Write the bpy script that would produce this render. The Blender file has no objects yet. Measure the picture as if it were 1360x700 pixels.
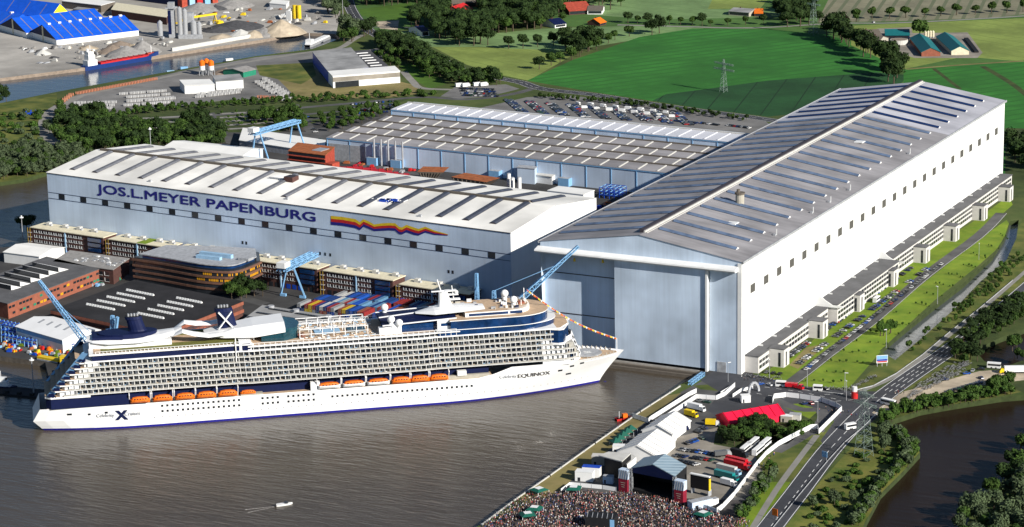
import bpy, math, random
from math import sin, cos, pi, radians, sqrt, atan2, degrees, hypot
from mathutils import Vector, Matrix
from mathutils.geometry import delaunay_2d_cdt

SC = bpy.context.scene
COL = SC.collection
R = random.Random(7)

# ---------------------------------------------------------------- camera
CP = Vector((525.242, -1296.929, 428.341)); YAW, PIT, ROL, FPX = -.476157, .253764, -.0198675, 3440.83
_f = Vector((sin(YAW)*cos(PIT), cos(YAW)*cos(PIT), -sin(PIT)))
_r = Vector((cos(YAW), -sin(YAW), 0)); _u = _r.cross(_f)
CR = _r*cos(ROL)+_u*sin(ROL); CU = -_r*sin(ROL)+_u*cos(ROL); CF = _f
cd = bpy.data.cameras.new('camera'); cam = bpy.data.objects.new('camera', cd); COL.objects.link(cam)
cam.matrix_world = Matrix(((CR.x, CU.x, -CF.x, CP.x), (CR.y, CU.y, -CF.y, CP.y), (CR.z, CU.z, -CF.z, CP.z), (0, 0, 0, 1)))
cd.sensor_width = 36; cd.lens = FPX/1360*36; cd.clip_start = 1; cd.clip_end = 30000
SC.camera = cam

# ---------------------------------------------------------------- light
SUN_EL, SUN_AZ = radians(27), radians(-16)          # azimuth measured from +X towards +Y
S = Vector((cos(SUN_EL)*cos(SUN_AZ), cos(SUN_EL)*sin(SUN_AZ), sin(SUN_EL)))
ld = bpy.data.lights.new('sun', 'SUN'); ld.energy = 5.0; ld.angle = radians(.5); ld.color = (1, .95, .86)
lo = bpy.data.objects.new('sun', ld); COL.objects.link(lo); lo.rotation_euler = S.to_track_quat('Z', 'Y').to_euler()
W = bpy.data.worlds.new('World'); SC.world = W; W.use_nodes = True
nt = W.node_tree; nt.nodes.clear()
sky = nt.nodes.new('ShaderNodeTexSky'); sky.sky_type = 'NISHITA'; sky.sun_disc = False
sky.sun_elevation = SUN_EL; sky.sun_rotation = pi/2-SUN_AZ; sky.air_density = 1.0; sky.dust_density = .1; sky.ozone_density = 4.0
bg = nt.nodes.new('ShaderNodeBackground'); bg.inputs[1].default_value = .05
wo = nt.nodes.new('ShaderNodeOutputWorld')
nt.links.new(sky.outputs[0], bg.inputs[0]); nt.links.new(bg.outputs[0], wo.inputs[0])
SC.view_settings.view_transform = 'Standard'; SC.view_settings.look = 'None'; SC.view_settings.gamma = 1
SC.view_settings.exposure = 0.5
SC.cycles.max_bounces = 5; SC.cycles.diffuse_bounces = 2; SC.cycles.glossy_bounces = 2
SC.cycles.transmission_bounces = 2; SC.cycles.transparent_max_bounces = 4

# ---------------------------------------------------------------- helpers
def at(u, v, z=0.0):
    """photo pixel (1360 x 700) -> the point of the level z it shows"""
    d = CF*FPX + CR*(u-680) - CU*(v-350)
    return CP + d*((z-CP.z)/d.z)
def hgt(u, v, v2):
    """height over the ground point at (u,v) of what shows at row v2"""
    g = at(u, v); lo_, hi_ = 0, 200
    for _ in range(40):
        m = (lo_+hi_)/2; d = Vector((g.x, g.y, m))-CP
        if 350-FPX*d.dot(CU)/d.dot(CF) > v2: lo_ = m
        else: hi_ = m
    return lo_
ORD = 'first second third fourth fifth sixth seventh eighth ninth tenth eleventh twelfth thirteenth fourteenth fifteenth sixteenth seventeenth eighteenth nineteenth'.split()
TEN = {2: 'twent', 3: 'thirt', 4: 'fort', 5: 'fift', 6: 'sixt', 7: 'sevent', 8: 'eight', 9: 'ninet'}
def ordn(i):
    i += 1
    if i < 20: return ORD[i-1]
    if i >= 100: return 'hundred-and-'+ordn(i-101) if i > 100 else 'hundredth'
    return TEN[i//10]+('ieth' if i % 10 == 0 else 'y-'+ORD[i % 10-1])

MATS = {}
def mat(name, col=None, rough=.75, var=.12, scale=.4, col2=None, metal=0.0, rnd=0.0, stretch=(1, 1, 1), bump=0.0, big=0.0, spec=.3, rot=0.0):
    if name in MATS: return MATS[name]
    m = bpy.data.materials.new(name); MATS[name] = m; m.use_nodes = True
    t = m.node_tree; N, L = t.nodes, t.links
    b = N['Principled BSDF']; b.inputs['Roughness'].default_value = rough; b.inputs['Metallic'].default_value = metal
    b.inputs['Specular IOR Level'].default_value = spec
    tc = N.new('ShaderNodeTexCoord'); mp = N.new('ShaderNodeMapping'); mp.inputs['Scale'].default_value = stretch
    mp.inputs['Rotation'].default_value = (0, 0, rot)
    L.new(tc.outputs['Object'], mp.inputs[0])
    nz = N.new('ShaderNodeTexNoise'); nz.inputs['Scale'].default_value = scale; nz.inputs['Detail'].default_value = 5
    nz.inputs['Roughness'].default_value = .62
    L.new(mp.outputs[0], nz.inputs[0])
    rp = N.new('ShaderNodeValToRGB'); rp.color_ramp.elements[0].position = .33; rp.color_ramp.elements[1].position = .67
    c = Vector(col); a1 = c*(1-var); a2 = Vector(col2) if col2 else c*(1+var)
    if col2: a1 = c
    rp.color_ramp.elements[0].color = (*a1, 1); rp.color_ramp.elements[1].color = (*a2, 1)
    L.new(nz.outputs[0], rp.inputs[0]); out = rp.outputs[0]
    if big:
        n2 = N.new('ShaderNodeTexNoise'); n2.inputs['Scale'].default_value = big; n2.inputs['Detail'].default_value = 3
        L.new(tc.outputs['Object'], n2.inputs[0])
        mr = N.new('ShaderNodeMapRange'); mr.inputs[1].default_value = .35; mr.inputs[2].default_value = .65
        mr.inputs[3].default_value = .78; mr.inputs[4].default_value = 1.2; L.new(n2.outputs[0], mr.inputs[0])
        hs = N.new('ShaderNodeHueSaturation'); L.new(out, hs.inputs['Color']); L.new(mr.outputs[0], hs.inputs['Value']); out = hs.outputs[0]
    if rnd:
        oi = N.new('ShaderNodeObjectInfo'); mr = N.new('ShaderNodeMapRange'); mr.inputs[3].default_value = 1-rnd; mr.inputs[4].default_value = 1+rnd
        L.new(oi.outputs['Random'], mr.inputs[0])
        hs = N.new('ShaderNodeHueSaturation'); L.new(out, hs.inputs['Color']); L.new(mr.outputs[0], hs.inputs['Value']); out = hs.outputs[0]
    L.new(out, b.inputs['Base Color'])
    if bump:
        bp = N.new('ShaderNodeBump'); bp.inputs['Strength'].default_value = 1; bp.inputs['Distance'].default_value = bump
        L.new(nz.outputs[0], bp.inputs['Height']); L.new(bp.outputs[0], b.inputs['Normal'])
    return m
def lines_mat(name, col, col2, period, ang, width=.12, rough=.9, big=.02, var=.1, nscale=.15):
    """a field with tramlines / roof sheets: thin lines col2 every `period` metres"""
    m = mat(name, col, rough, var, nscale, big=big)
    t = m.node_tree; N, L = t.nodes, t.links; b = N['Principled BSDF']
    src = b.inputs['Base Color'].links[0].from_socket
    tc = N.new('ShaderNodeTexCoord'); mp = N.new('ShaderNodeMapping'); mp.inputs['Rotation'].default_value = (0, 0, ang)
    L.new(tc.outputs['Object'], mp.inputs[0]); sx = N.new('ShaderNodeSeparateXYZ'); L.new(mp.outputs[0], sx.inputs[0])
    dv = N.new('ShaderNodeMath'); dv.operation = 'DIVIDE'; dv.inputs[1].default_value = period; L.new(sx.outputs[0], dv.inputs[0])
    fr = N.new('ShaderNodeMath'); fr.operation = 'FRACT'; L.new(dv.outputs[0], fr.inputs[0])
    lt = N.new('ShaderNodeMath'); lt.operation = 'LESS_THAN'; lt.inputs[1].default_value = width; L.new(fr.outputs[0], lt.inputs[0])
    mx = N.new('ShaderNodeMix'); mx.data_type = 'RGBA'; L.new(lt.outputs[0], mx.inputs[0]); L.new(src, mx.inputs[6]); mx.inputs[7].default_value = (*col2, 1)
    L.new(mx.outputs[2], b.inputs['Base Color'])
    return m
def glow(name, col, st):
    m = mat(name, col); b = m.node_tree.nodes['Principled BSDF']
    b.inputs['Emission Color'].default_value = (*col, 1); b.inputs['Emission Strength'].default_value = st
    return m

def pdir(a, b):
    A, B = at(*a), at(*b); return pi/2-atan2(B.y-A.y, B.x-A.x)
class MB:
    def __init__(s, X=None): s.v = []; s.f = []; s.m = []; s.X = X; s.ms = []
    def mi(s, m):
        m = m if m is None or not isinstance(m, str) else MATS[m]
        if m not in s.ms: s.ms.append(m)
        return s.ms.index(m)
    def P(s, p):
        p = Vector(p)
        if s.X is not None: p = s.X @ p
        s.v.append(p[:]); return len(s.v)-1
    def poly(s, pts, m):
        s.f.append([s.P(p) for p in pts]); s.m.append(s.mi(m))
    def faces(s, vs, fs, m):
        k = len(s.v)
        for p in vs: s.P(p)
        i = s.mi(m)
        for f in fs: s.f.append([k+a for a in f]); s.m.append(i)
    def box(s, x0, x1, y0, y1, z0, z1, m, top=None):
        V = [(x0, y0, z0), (x1, y0, z0), (x1, y1, z0), (x0, y1, z0), (x0, y0, z1), (x1, y0, z1), (x1, y1, z1), (x0, y1, z1)]
        s.faces(V, [(0, 3, 2, 1), (0, 1, 5, 4), (1, 2, 6, 5), (2, 3, 7, 6), (3, 0, 4, 7)], m); s.faces(V, [(4, 5, 6, 7)], top or m)
    def prism(s, pts, z0, z1, m, top=None):
        n = len(pts); V = [(p[0], p[1], z0) for p in pts]+[(p[0], p[1], z1) for p in pts]
        s.faces(V, [(i, (i+1) % n, n+(i+1) % n, n+i) for i in range(n)]+[tuple(range(n-1, -1, -1))], m)
        s.faces(V, [tuple(range(n, 2*n))], top or m)
    def xprism(s, prof, x0, x1, m):
        """profile of (y,z) pushed along x"""
        n = len(prof); V = [(x0, y, z) for y, z in prof]+[(x1, y, z) for y, z in prof]
        s.faces(V, [(i, (i+1) % n, n+(i+1) % n, n+i) for i in range(n)]+[tuple(range(n-1, -1, -1)), tuple(range(n, 2*n))], m)
    def beam(s, a, b, w, m, h=None):
        a = Vector(a); b = Vector(b); d = b-a; L = d.length
        if L < 1e-6: return
        d /= L; up = Vector((0, 0, 1)) if abs(d.z) < .95 else Vector((1, 0, 0))
        x = d.cross(up).normalized()*w/2; y = d.cross(x).normalized()*(h or w)/2
        V = [a-x-y, a+x-y, a+x+y, a-x+y, b-x-y, b+x-y, b+x+y, b-x+y]
        s.faces(V, [(0, 1, 2, 3), (7, 6, 5, 4), (0, 4, 5, 1), (1, 5, 6, 2), (2, 6, 7, 3), (3, 7, 4, 0)], m)
    def cyl(s, c, r0, z0, z1, m, r1=None, n=12, sx=1, dx=0, dy=0):
        r1 = r0 if r1 is None else r1
        V = [(c[0]+r0*cos(2*pi*i/n)*sx, c[1]+r0*sin(2*pi*i/n), z0) for i in range(n)]+[(c[0]+dx+r1*cos(2*pi*i/n)*sx, c[1]+dy+r1*sin(2*pi*i/n), z1) for i in range(n)]
        s.faces(V, [(i, (i+1) % n, n+(i+1) % n, n+i) for i in range(n)]+[tuple(range(n-1, -1, -1)), tuple(range(n, 2*n))], m)
    def ball(s, c, r, m, n=10, k=6, sz=1):
        V = []; F = []
        for j in range(k+1):
            a = pi*j/k-pi/2
            for i in range(n): V.append((c[0]+r*cos(a)*cos(2*pi*i/n), c[1]+r*cos(a)*sin(2*pi*i/n), c[2]+r*sz*sin(a)))
        for j in range(k):
            for i in range(n): F.append((j*n+i, j*n+(i+1) % n, (j+1)*n+(i+1) % n, (j+1)*n+i))
        s.faces(V, F, m)
    def build(s, name, parent=None, smooth=False):
        me = bpy.data.meshes.new(name); me.from_pydata(s.v, [], s.f)
        for m in s.ms: me.materials.append(m if m else MATS['white'])
        me.polygons.foreach_set('material_index', s.m)
        if smooth: me.polygons.foreach_set('use_smooth', [True]*len(s.f))
        me.update(); o = bpy.data.objects.new(name, me); COL.objects.link(o)
        if parent: o.parent = parent
        return o
def tag(o, label, cat, group=None):
    o['label'] = label; o['category'] = cat
    if group: o['group'] = group
    return o
def thing(name, label, cat, loc=(0, 0, 0), rz=0.0, group=None):
    o = bpy.data.objects.new(name, None); COL.objects.link(o); o.location = loc; o.rotation_euler = (0, 0, rz)
    o.empty_display_size = .5
    return tag(o, label, cat, group)
def kids(o): return CH.get(o.name, [])
CH = {}
def copy_tree(o, parent=None):
    c = o.copy(); COL.objects.link(c)
    if parent: c.parent = parent
    for ch in list(o.children): copy_tree(ch, c)
    return c
PROTO = {}
def place(key, maker, loc, rz=0.0, sc=1.0, label='', group=None):
    if key in PROTO: o = copy_tree(PROTO[key])
    else: o = PROTO[key] = maker()
    o.location = loc; o.rotation_euler = (0, 0, rz); o.scale = (sc, sc, sc) if not isinstance(sc, tuple) else sc
    o['label'] = label
    if group: o['group'] = group
    elif 'group' in o: del o['group']
    return o
def ang(a, b): return atan2(b[1]-a[1], b[0]-a[0])
def inpoly(x, y, P):
    c = False; n = len(P); j = n-1
    for i in range(n):
        if (P[i][1] > y) != (P[j][1] > y) and x < (P[j][0]-P[i][0])*(y-P[i][1])/(P[j][1]-P[i][1])+P[i][0]: c = not c
        j = i
    return c
def text_mesh(body, w, h, shear=0.0, bold=0.0):
    cu = bpy.data.curves.new('t', 'FONT'); cu.body = body; cu.shear = shear; cu.offset = bold; cu.resolution_u = 3
    to = bpy.data.objects.new('t', cu); COL.objects.link(to)
    me = bpy.data.meshes.new_from_object(to.evaluated_get(bpy.context.evaluated_depsgraph_get()))
    COL.objects.unlink(to); bpy.data.objects.remove(to)
    xs = [v.co.x for v in me.vertices]; ys = [v.co.y for v in me.vertices]
    x0, x1, y0, y1 = min(xs), max(xs), min(ys), max(ys)
    V = [((v.co.x-x0)/(x1-x0)*w, (v.co.y-y0)/(y1-y0)*h) for v in me.vertices]; F = [tuple(p.vertices) for p in me.polygons]
    bpy.data.meshes.remove(me); return V, F

# ---------------------------------------------------------------- materials
mat('white', (.78, .78, .77), .5, .05, .2); mat('ship_white', (.80, .80, .80), .35, .03, .1)
mat('pale_roof', (.58, .59, .64), .6, .07, .05); mat('sheet_pile', (.10, .085, .07), .9, .3, .4); mat('white_roof', (.80, .79, .76), .6, .07, .05, stretch=(1, 1, 1)); mat('hall_roof', (.82, .80, .75), .6, .07, .06, big=.02)
mat('skylight_dark', (.055, .062, .085), .5, .2, .25); mat('skylight', (.14, .145, .165), .6, .25, .25); mat('skylight_blue', (.10, .14, .22), .45, .3, .18); mat('skylight_navy', (.012, .03, .10), .25, .15, .2)
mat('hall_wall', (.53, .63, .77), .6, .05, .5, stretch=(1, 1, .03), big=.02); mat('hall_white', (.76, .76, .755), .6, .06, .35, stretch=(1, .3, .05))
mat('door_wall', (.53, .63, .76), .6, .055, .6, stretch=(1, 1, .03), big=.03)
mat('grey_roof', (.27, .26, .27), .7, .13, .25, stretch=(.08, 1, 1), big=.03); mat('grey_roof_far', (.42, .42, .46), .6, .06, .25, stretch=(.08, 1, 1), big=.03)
mat('dark_ridge', (.045, .04, .05), .8); mat('ridge_brown', (.13, .11, .09), .8)
mat('window_dark', (.02, .024, .03), .15, .2, .3, spec=.5); mat('window_grey', (.10, .095, .09), .4)
mat('navy', (.005, .010, .05), .55, spec=.2); mat('navy_glass', (.006, .03, .10), .08, .4, .2, spec=.6); mat('teal_glass', (.01, .05, .07), .1, .3, .3, spec=.6)
mat('text_blue', (.015, .015, .20), .6, .05); mat('boot_blue', (.012, .012, .22), .4)
mat('yellow', (.72, .50, .02), .5); mat('red', (.50, .02, .02), .5, .15); mat('rust', (.32, .10, .035), .9, .3, .3); mat('redrust', (.36, .06, .035), .85, .25, .4)
mat('orange', (.75, .16, .01), .45, .08); mat('brick', (.085, .04, .034), .85, .2, .8); mat('redbrick', (.27, .09, .055), .85, .15, .4)
mat('balcony_grey', (.34, .33, .30), .8, .15, .8); mat('beige', (.40, .37, .31), .8, .1); mat('deck', (.50, .36, .24), .8, .15, .5); mat('lawn', (.15, .15, .035), .9, .2, .3)
mat('blackroof', (.022, .021, .023), .9, .25, .1, big=.03); mat('greyroof', (.27, .27, .27), .9, .15, .1, big=.04); mat('bitumen', (.10, .10, .105), .9, .2, .1)
mat('crane_blue', (.20, .40, .64), .5, .1); mat('hull_blue', (.01, .035, .16), .5, .1); mat('blue', (.01, .06, .42), .45, .15); mat('shed_blue', (.01, .10, .62), .45, .12, .15); mat('shed_yellow', (.85, .75, .03), .5)
mat('concrete', (.36, .34, .31), .9, .15, .2); mat('pale_concrete', (.52, .51, .48), .9, .1, .3); mat('asphalt', (.085, .084, .084), .9, .18, .08, big=.02)
mat('road', (.05, .052, .06), .85, .12, .1, big=.03); mat('yard', (.045, .044, .044), .9, .3, .05, big=.015); mat('lightpath', (.24, .23, .21), .9, .12, .1)
mat('gravel_yard', (.34, .32, .29), .95, .14, .05, big=.008); mat('yard_light', (.17, .165, .16), .9, .2, .05, big=.02); mat('sandy', (.42, .35, .26), .95, .12, .1, big=.05)
mat('dust', (.25, .225, .19), .95, .15, .1, big=.04)
mat('grass', (.045, .075, .014), .95, .3, .05, col2=(.08, .10, .025), big=.012); mat('lime', (.10, .18, .008), .95, .2, .09, col2=(.17, .23, .016), big=.03)
mat('meadow', (.055, .12, .010), .95, .15, .1, big=.01); mat('dry_grass', (.17, .15, .05), .95, .2, .08, col2=(.24, .19, .08), big=.03)
mat('wild', (.05, .085, .012), .95, .3, .06, col2=(.14, .14, .03), big=.03); mat('scrub', (.03, .05, .012), .95, .3, .1, col2=(.06, .08, .02), big=.03)
lines_mat('bright_field', (.027, .145, .018), (.022, .122, .015), 15, pdir((760, 100), (1000, 70)), .25, var=.16, nscale=.05, big=.012)
lines_mat('dark_field', (.013, .062, .016), (.006, .03, .008), 24, pdir((1020, 147), (1047, 110)), .05); lines_mat('olive_field', (.19, .245, .055), (.14, .19, .04), 19, pdir((583, 67), (700, 94)), .07)
lines_mat('pale_field', (.15, .24, .09), (.11, .19, .065), 19, pdir((560, 50), (700, 76)), .07); lines_mat('plough', (.20, .19, .125), (.125, .14, .08), 13, pdir((1140, 28), (1160, 0)), .3)
lines_mat('green_field', (.06, .13, .026), (.05, .12, .018), 40, pdir((1205, 60), (1360, 50)), .04)
mat('earth', (.035, .05, .015), .95, .3, .2); mat('container_red', (.33, .03, .03), .6); mat('steel', (.35, .36, .38), .5, .2)
mat('tent_white', (.80, .80, .80), .6, .04, .1); mat('tent_red', (.75, .01, .05), .55, .06); lines_mat('stage_roof', (.17, .24, .30), (.26, .34, .40), 2.6, .6, .4); mat('annex_wall', (.60, .575, .55), .7, .06, .3); mat('peninsula', (.07, .11, .014), .95, .3, .07, col2=(.18, .17, .035), big=.04); mat('black', (.012, .012, .014), .7)
mat('green_roof', (.01, .14, .15), .5, .1); mat('dark_green', (.01, .10, .07), .6); mat('cream', (.66, .60, .44), .7); mat('sterngreen', (.02, .2, .12), .6)
mat('trunk', (.08, .06, .04), .9); mat('banner_red', (.22, .012, .03), .6); mat('pylon_steel', (.22, .28, .25), .5); mat('silver', (.42, .43, .45), .3, .05, metal=.3); mat('tyre', (.02, .02, .02), .9)
mat('scaffold', (.30, .20, .03), .7); mat('amber', (.65, .30, .01), .6); mat('sky_blue', (.28, .45, .62), .6); mat('gravel_grey', (.27, .26, .25), .95, .2, .3); mat('crowd_floor', (.05, .045, .045), .95, .3, .5); mat('shop_brick', (.15, .075, .05), .85, .2, .5); mat('gravel_dark', (.07, .07, .075), .95, .3, .3); mat('gravel_brown', (.24, .19, .15), .95, .2, .3)
mat('skin', (.5, .3, .22), .6); mat('paint', (.75, .75, .73), .7, .1, 1.0)
# ---------------------------------------------------------------- water
def water_mat(name, col, col2, bump, rough, sp=.5, rot=radians(-27), sc=(.1, .42, 1)):
    m = mat(name, col, rough, .1, .012, col2=col2, spec=sp); t = m.node_tree; N, L = t.nodes, t.links; b = N['Principled BSDF']
    tc = N.new('ShaderNodeTexCoord'); prev = None
    for k, (s_, r_, d_) in enumerate(((1.0, rot, bump), (.33, rot-.35, bump*1.6), (.9, rot+.5, bump*.6))):
        mp = N.new('ShaderNodeMapping'); mp.inputs['Rotation'].default_value = (0, 0, r_); mp.inputs['Scale'].default_value = sc
        L.new(tc.outputs['Object'], mp.inputs[0]); nz = N.new('ShaderNodeTexNoise'); nz.inputs['Scale'].default_value = s_; nz.inputs['Detail'].default_value = 3
        L.new(mp.outputs[0], nz.inputs[0]); bp = N.new('ShaderNodeBump'); bp.inputs['Distance'].default_value = d_; bp.inputs['Strength'].default_value = 1
        L.new(nz.outputs[0], bp.inputs['Height'])
        if prev: L.new(prev.outputs[0], bp.inputs['Normal'])
        prev = bp
    L.new(prev.outputs[0], b.inputs['Normal']); return m
water_mat('river', (.058, .046, .033), (.074, .060, .044), .26, .24, .28)
water_mat('far_river', (.035, .045, .06), (.045, .055, .07), .12, .12, .5)
water_mat('pond', (.017, .011, .007), (.022, .014, .009), .10, .2, .06)
water_mat('canal', (.07, .08, .09), (.10, .11, .12), .06, .15, .5)

# ship frame (used by the quay as well)
SO = Vector((-320.0, -230.5, -3.0)); SA = radians(38); SD = Vector((cos(SA), sin(SA), 0)); SN = Vector((-sin(SA), cos(SA), 0))
def shp(x, y): q = SO+SD*x+SN*y; return (q.x, q.y)
px = lambda L: [(at(u, v).x, at(u, v).y) for u, v in L]
REG = []
def reg(name, m, pts, world=False): REG.append((name, m, pts if world else px(pts)))
def ribbon(pts, w):
    P = [Vector((p[0], p[1])) for p in pts]; A = []; B = []
    for i, p in enumerate(P):
        d = (P[min(i+1, len(P)-1)]-P[max(i-1, 0)]).normalized(); n = Vector((-d.y, d.x))*w/2
        A.append((p+n)[:]); B.append((p-n)[:])
    return A+B[::-1]
def smooth(pts, k=4):
    P = [Vector((p[0], p[1])) for p in pts]; o = []
    for i in range(len(P)-1):
        a, b, c, d = P[max(i-1, 0)], P[i], P[i+1], P[min(i+2, len(P)-1)]
        for j in range(k):
            t = j/k; o.append((.5*((2*b)+(c-a)*t+(2*a-5*b+4*c-d)*t*t+(3*b-a-3*c+d)*t**3))[:])
    o.append(P[-1][:]); return o
def road(name, pts, w, m='road', world=False):
    P = smooth(pts if world else px(pts)); REG.append((name, m, ribbon(P, w))); return P
# big areas
reg('ground', 'gravel_yard', [(-150, 112), (0, 104), (112, 90), (215, 73), (340, 54), (400, 44), (446, 46), (452, 20), (450, -40), (-200, -40)])
reg('grass', 'wild', [(-150, 160), (0, 137), (75, 124), (80, 160), (250, 140), (330, 200), (200, 200), (70, 232), (0, 243), (-150, 262)])
reg('ground', 'yard_light', [(68, 156), (76, 138), (110, 122), (230, 97), (340, 78), (398, 130), (300, 133), (150, 152)])
reg('ground', 'yard_light', [(232, 96), (340, 76), (415, 68), (470, 70), (520, 60), (505, 86), (415, 98), (340, 90)])
reg('grass', 'dry_grass', [(340, 92), (415, 88), (440, 112), (530, 108), (560, 115), (560, 124), (500, 132), (398, 134), (370, 106)])
reg('grass', 'wild', [(340, 87), (415, 83), (420, 100), (400, 112), (345, 100)])
reg('grass', 'scrub', [(150, 150), (300, 134), (500, 130), (545, 130), (430, 185), (330, 200), (180, 205), (60, 235), (80, 180)])
reg('grass', 'meadow', [(530, 88), (560, 80), (592, 112), (570, 118), (548, 104)])
reg('yard', 'yard', [(-100, 336), (50, 320), (100, 250), (190, 200), (330, 186), (430, 160), (545, 142), (700, 150), (1000, 200), (1030, 300), (1000, 497), (930, 500), (900, 512), (700, 560), (80, 580), (-100, 470)])
reg('yard', 'yard', [(-300, 332), (0, 328), (60, 322), (200, 300), (300, 470), (0, 470), (-300, 440)])
reg('parking_lot', 'yard_light', [(600, 152), (700, 129), (760, 127), (1015, 160), (1060, 190), (700, 200)])
reg('parking_lot', 'yard_light', [(585, 128), (605, 115), (672, 112), (690, 118), (650, 128), (610, 131)])
# fields
reg('field', 'green_field', [(430, -80), (1600, -80), (1600, 110), (1150, 120), (1020, 60), (700, 30), (530, 40), (500, 52), (476, 25), (470, 0)])
reg('field', 'meadow', [(476, 12), (545, 4), (560, 25), (500, 27), (480, 20)])
reg('ground', 'sandy', [(495, 29), (530, 27), (528, 40), (505, 38)])
reg('field', 'pale_field', [(530, 42), (600, 40), (640, 46), (720, 38), (880, 33), (935, 38), (880, 47), (800, 60), (740, 70), (690, 66), (640, 62), (575, 63)])
reg('field', 'olive_field', [(574, 62), (640, 63), (770, 68), (735, 88), (702, 107), (660, 99), (620, 86)])
reg('field', 'pale_field', [(750, -20), (955, -20), (940, 12), (1075, 14), (1060, 22), (870, 26), (790, 20)])
reg('field', 'olive_field', [(955, -20), (1035, -20), (1010, 11), (940, 12)])
reg('field', 'plough', [(1085, 30), (1110, -20), (1310, -20), (1302, 24), (1200, 28)])
reg('field', 'plough', [(1304, -20), (1500, -30), (1500, 10), (1360, 19), (1300, 25)])
reg('field', 'bright_field', [(700, 107), (760, 80), (850, 49), (920, 38), (1020, 39), (1100, 46), (1140, 60), (1200, 95), (1165, 96), (1020, 107), (925, 120), (885, 125), (866, 134), (780, 121)])
reg('field', 'dark_field', [(866, 134), (885, 125), (925, 120), (1020, 107), (1165, 96), (1210, 100), (1160, 140), (1020, 155), (930, 144)])
reg('field', 'olive_field', [(1133, 34), (1360, 24), (1500, 10), (1500, 80), (1360, 82), (1280, 75), (1200, 92), (1130, 60)])
reg('field', 'bright_field', [(1200, 92), (1360, 80), (1500, 78), (1500, 240), (1345, 240), (1337, 260), (1200, 200)])
reg('grass', 'scrub', [(1335, 170), (1500, 175), (1500, 260), (1335, 262)])
reg('ground', 'dust', [(1165, 38), (1210, 36), (1212, 44), (1285, 43), (1305, 70), (1298, 77), (1215, 77), (1160, 60)])
# behind the hall on the far side and the strip between hall and river
reg('grass', 'lime', [(1056, 513), (1120, 463), (1200, 397), (1300, 318), (1337, 292), (1342, 300), (1325, 330), (1300, 352), (1240, 400), (1180, 455), (1150, 490), (1128, 515)])
reg('grass', 'wild', [(1128, 515), (1180, 475), (1250, 420), (1335, 350), (1358, 290), (1420, 300), (1400, 350), (1300, 425), (1240, 470), (1180, 505), (1140, 520)])
reg('grass', 'lime', [(1005, 500), (1070, 462), (1110, 420), (1200, 350), (1290, 296), (1340, 260), (1345, 272), (1300, 312), (1230, 362), (1160, 420), (1080, 478), (1035, 512), (1005, 508)])
reg('grass', 'dry_grass', [(1048, 485), (1070, 462), (1100, 455), (1060, 490)])
reg('grass', 'wild', [(1155, 545), (1220, 505), (1260, 475), (1400, 420), (1500, 400), (1500, 560), (1360, 520), (1230, 545), (1180, 565)])
reg('grass', 'scrub', [(1290, 440), (1500, 380), (1500, 520), (1360, 522), (1290, 490)])
reg('grass', 'peninsula', [(1015, 740), (1060, 672), (1130, 595), (1170, 560), (1215, 590), (1222, 600), (1200, 625), (1150, 690), (1120, 760)])
# concert ground
reg('ground', 'asphalt', [(560, 760), (640, 700), (738, 651), (812, 595), (855, 562), (905, 520), (945, 500), (1000, 500), (1095, 540), (1095, 575), (1000, 690), (960, 760)])
reg('ground', 'dust', [(838, 592), (880, 585), (960, 566), (1010, 600), (1010, 655), (930, 668), (850, 640), (830, 610)])
reg('crowd_ground', 'crowd_floor', [(560, 760), (640, 700), (738, 651), (860, 660), (1000, 665), (1000, 760)])
reg('grass', 'dry_grass', [(690, 660), (882, 526), (905, 522), (855, 562), (812, 595), (738, 655), (700, 668)])
reg('grass', 'lime', [(975, 700), (1003, 655), (1040, 620), (1090, 574), (1102, 576), (1040, 655), (1010, 700)])
reg('grass', 'wild', [(1000, 600), (1100, 572), (1060, 640), (1020, 640)])
reg('grass', 'scrub', [(950, 575), (985, 565), (1085, 548), (1095, 562), (1060, 585), (1030, 600), (990, 598), (948, 590)])
reg('grass', 'lime', [(1030, 530), (1060, 532), (1090, 543), (1075, 556), (1040, 540)])
reg('grass', 'wild', [(921, 512), (965, 509), (968, 521), (930, 517)])
# roads
P_site = road('road', [(1330, 283), (1300, 313), (1230, 365), (1160, 425), (1100, 470), (1063, 499), (1040, 515)], 8, 'asphalt')
P_main = road('road', [(960, 790), (1012, 715), (1058, 655), (1098, 602), (1130, 567), (1165, 533), (1202, 505), (1262, 464), (1300, 436), (1340, 404), (1420, 335)], 13)
road('cycle_path', [(985, 725), (1030, 652), (1062, 608), (1085, 578)], 3.2, 'lightpath')
road('cycle_path', [(1140, 521), (1185, 502), (1225, 475), (1262, 444), (1300, 414), (1360, 362), (1420, 310)], 3, 'lightpath')
reg('road', 'road', [(955, 488), (1000, 497), (1060, 512), (1130, 519), (1165, 520), (1200, 498), (1210, 505), (1180, 540), (1150, 568), (1118, 590), (1098, 602), (1090, 585), (1108, 560), (1098, 546), (1060, 536), (1010, 540), (960, 560), (940, 545), (955, 520), (930, 505)])
road('road', [(1020, 527), (1060, 543), (1090, 545), (1092, 560), (1065, 580), (1030, 600)], 7, 'asphalt')
reg('path', 'sandy', [(1158, 548), (1200, 520), (1250, 507), (1300, 493), (1400, 486), (1400, 500), (1300, 512), (1240, 528), (1195, 545), (1170, 555)])
P_town = road('road', [(430, -60), (458, -10), (466, 12), (480, 32), (503, 48), (540, 62), (580, 77), (612, 92), (645, 101), (690, 109), (720, 118), (790, 126), (860, 137), (930, 147), (1020, 159), (1110, 178), (1200, 215)], 13)
road('road', [(470, 37), (500, 36), (560, 37), (660, 40)], 5, 'asphalt')
road('road', [(820, 33), (900, 35), (1000, 37), (1110, 31), (1200, 30), (1360, 21), (1500, 8)], 6, 'lightpath')
road('path', [(104, 128), (72, 145), (60, 160), (62, 180), (85, 195), (112, 208)], 11, 'lightpath')
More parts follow.
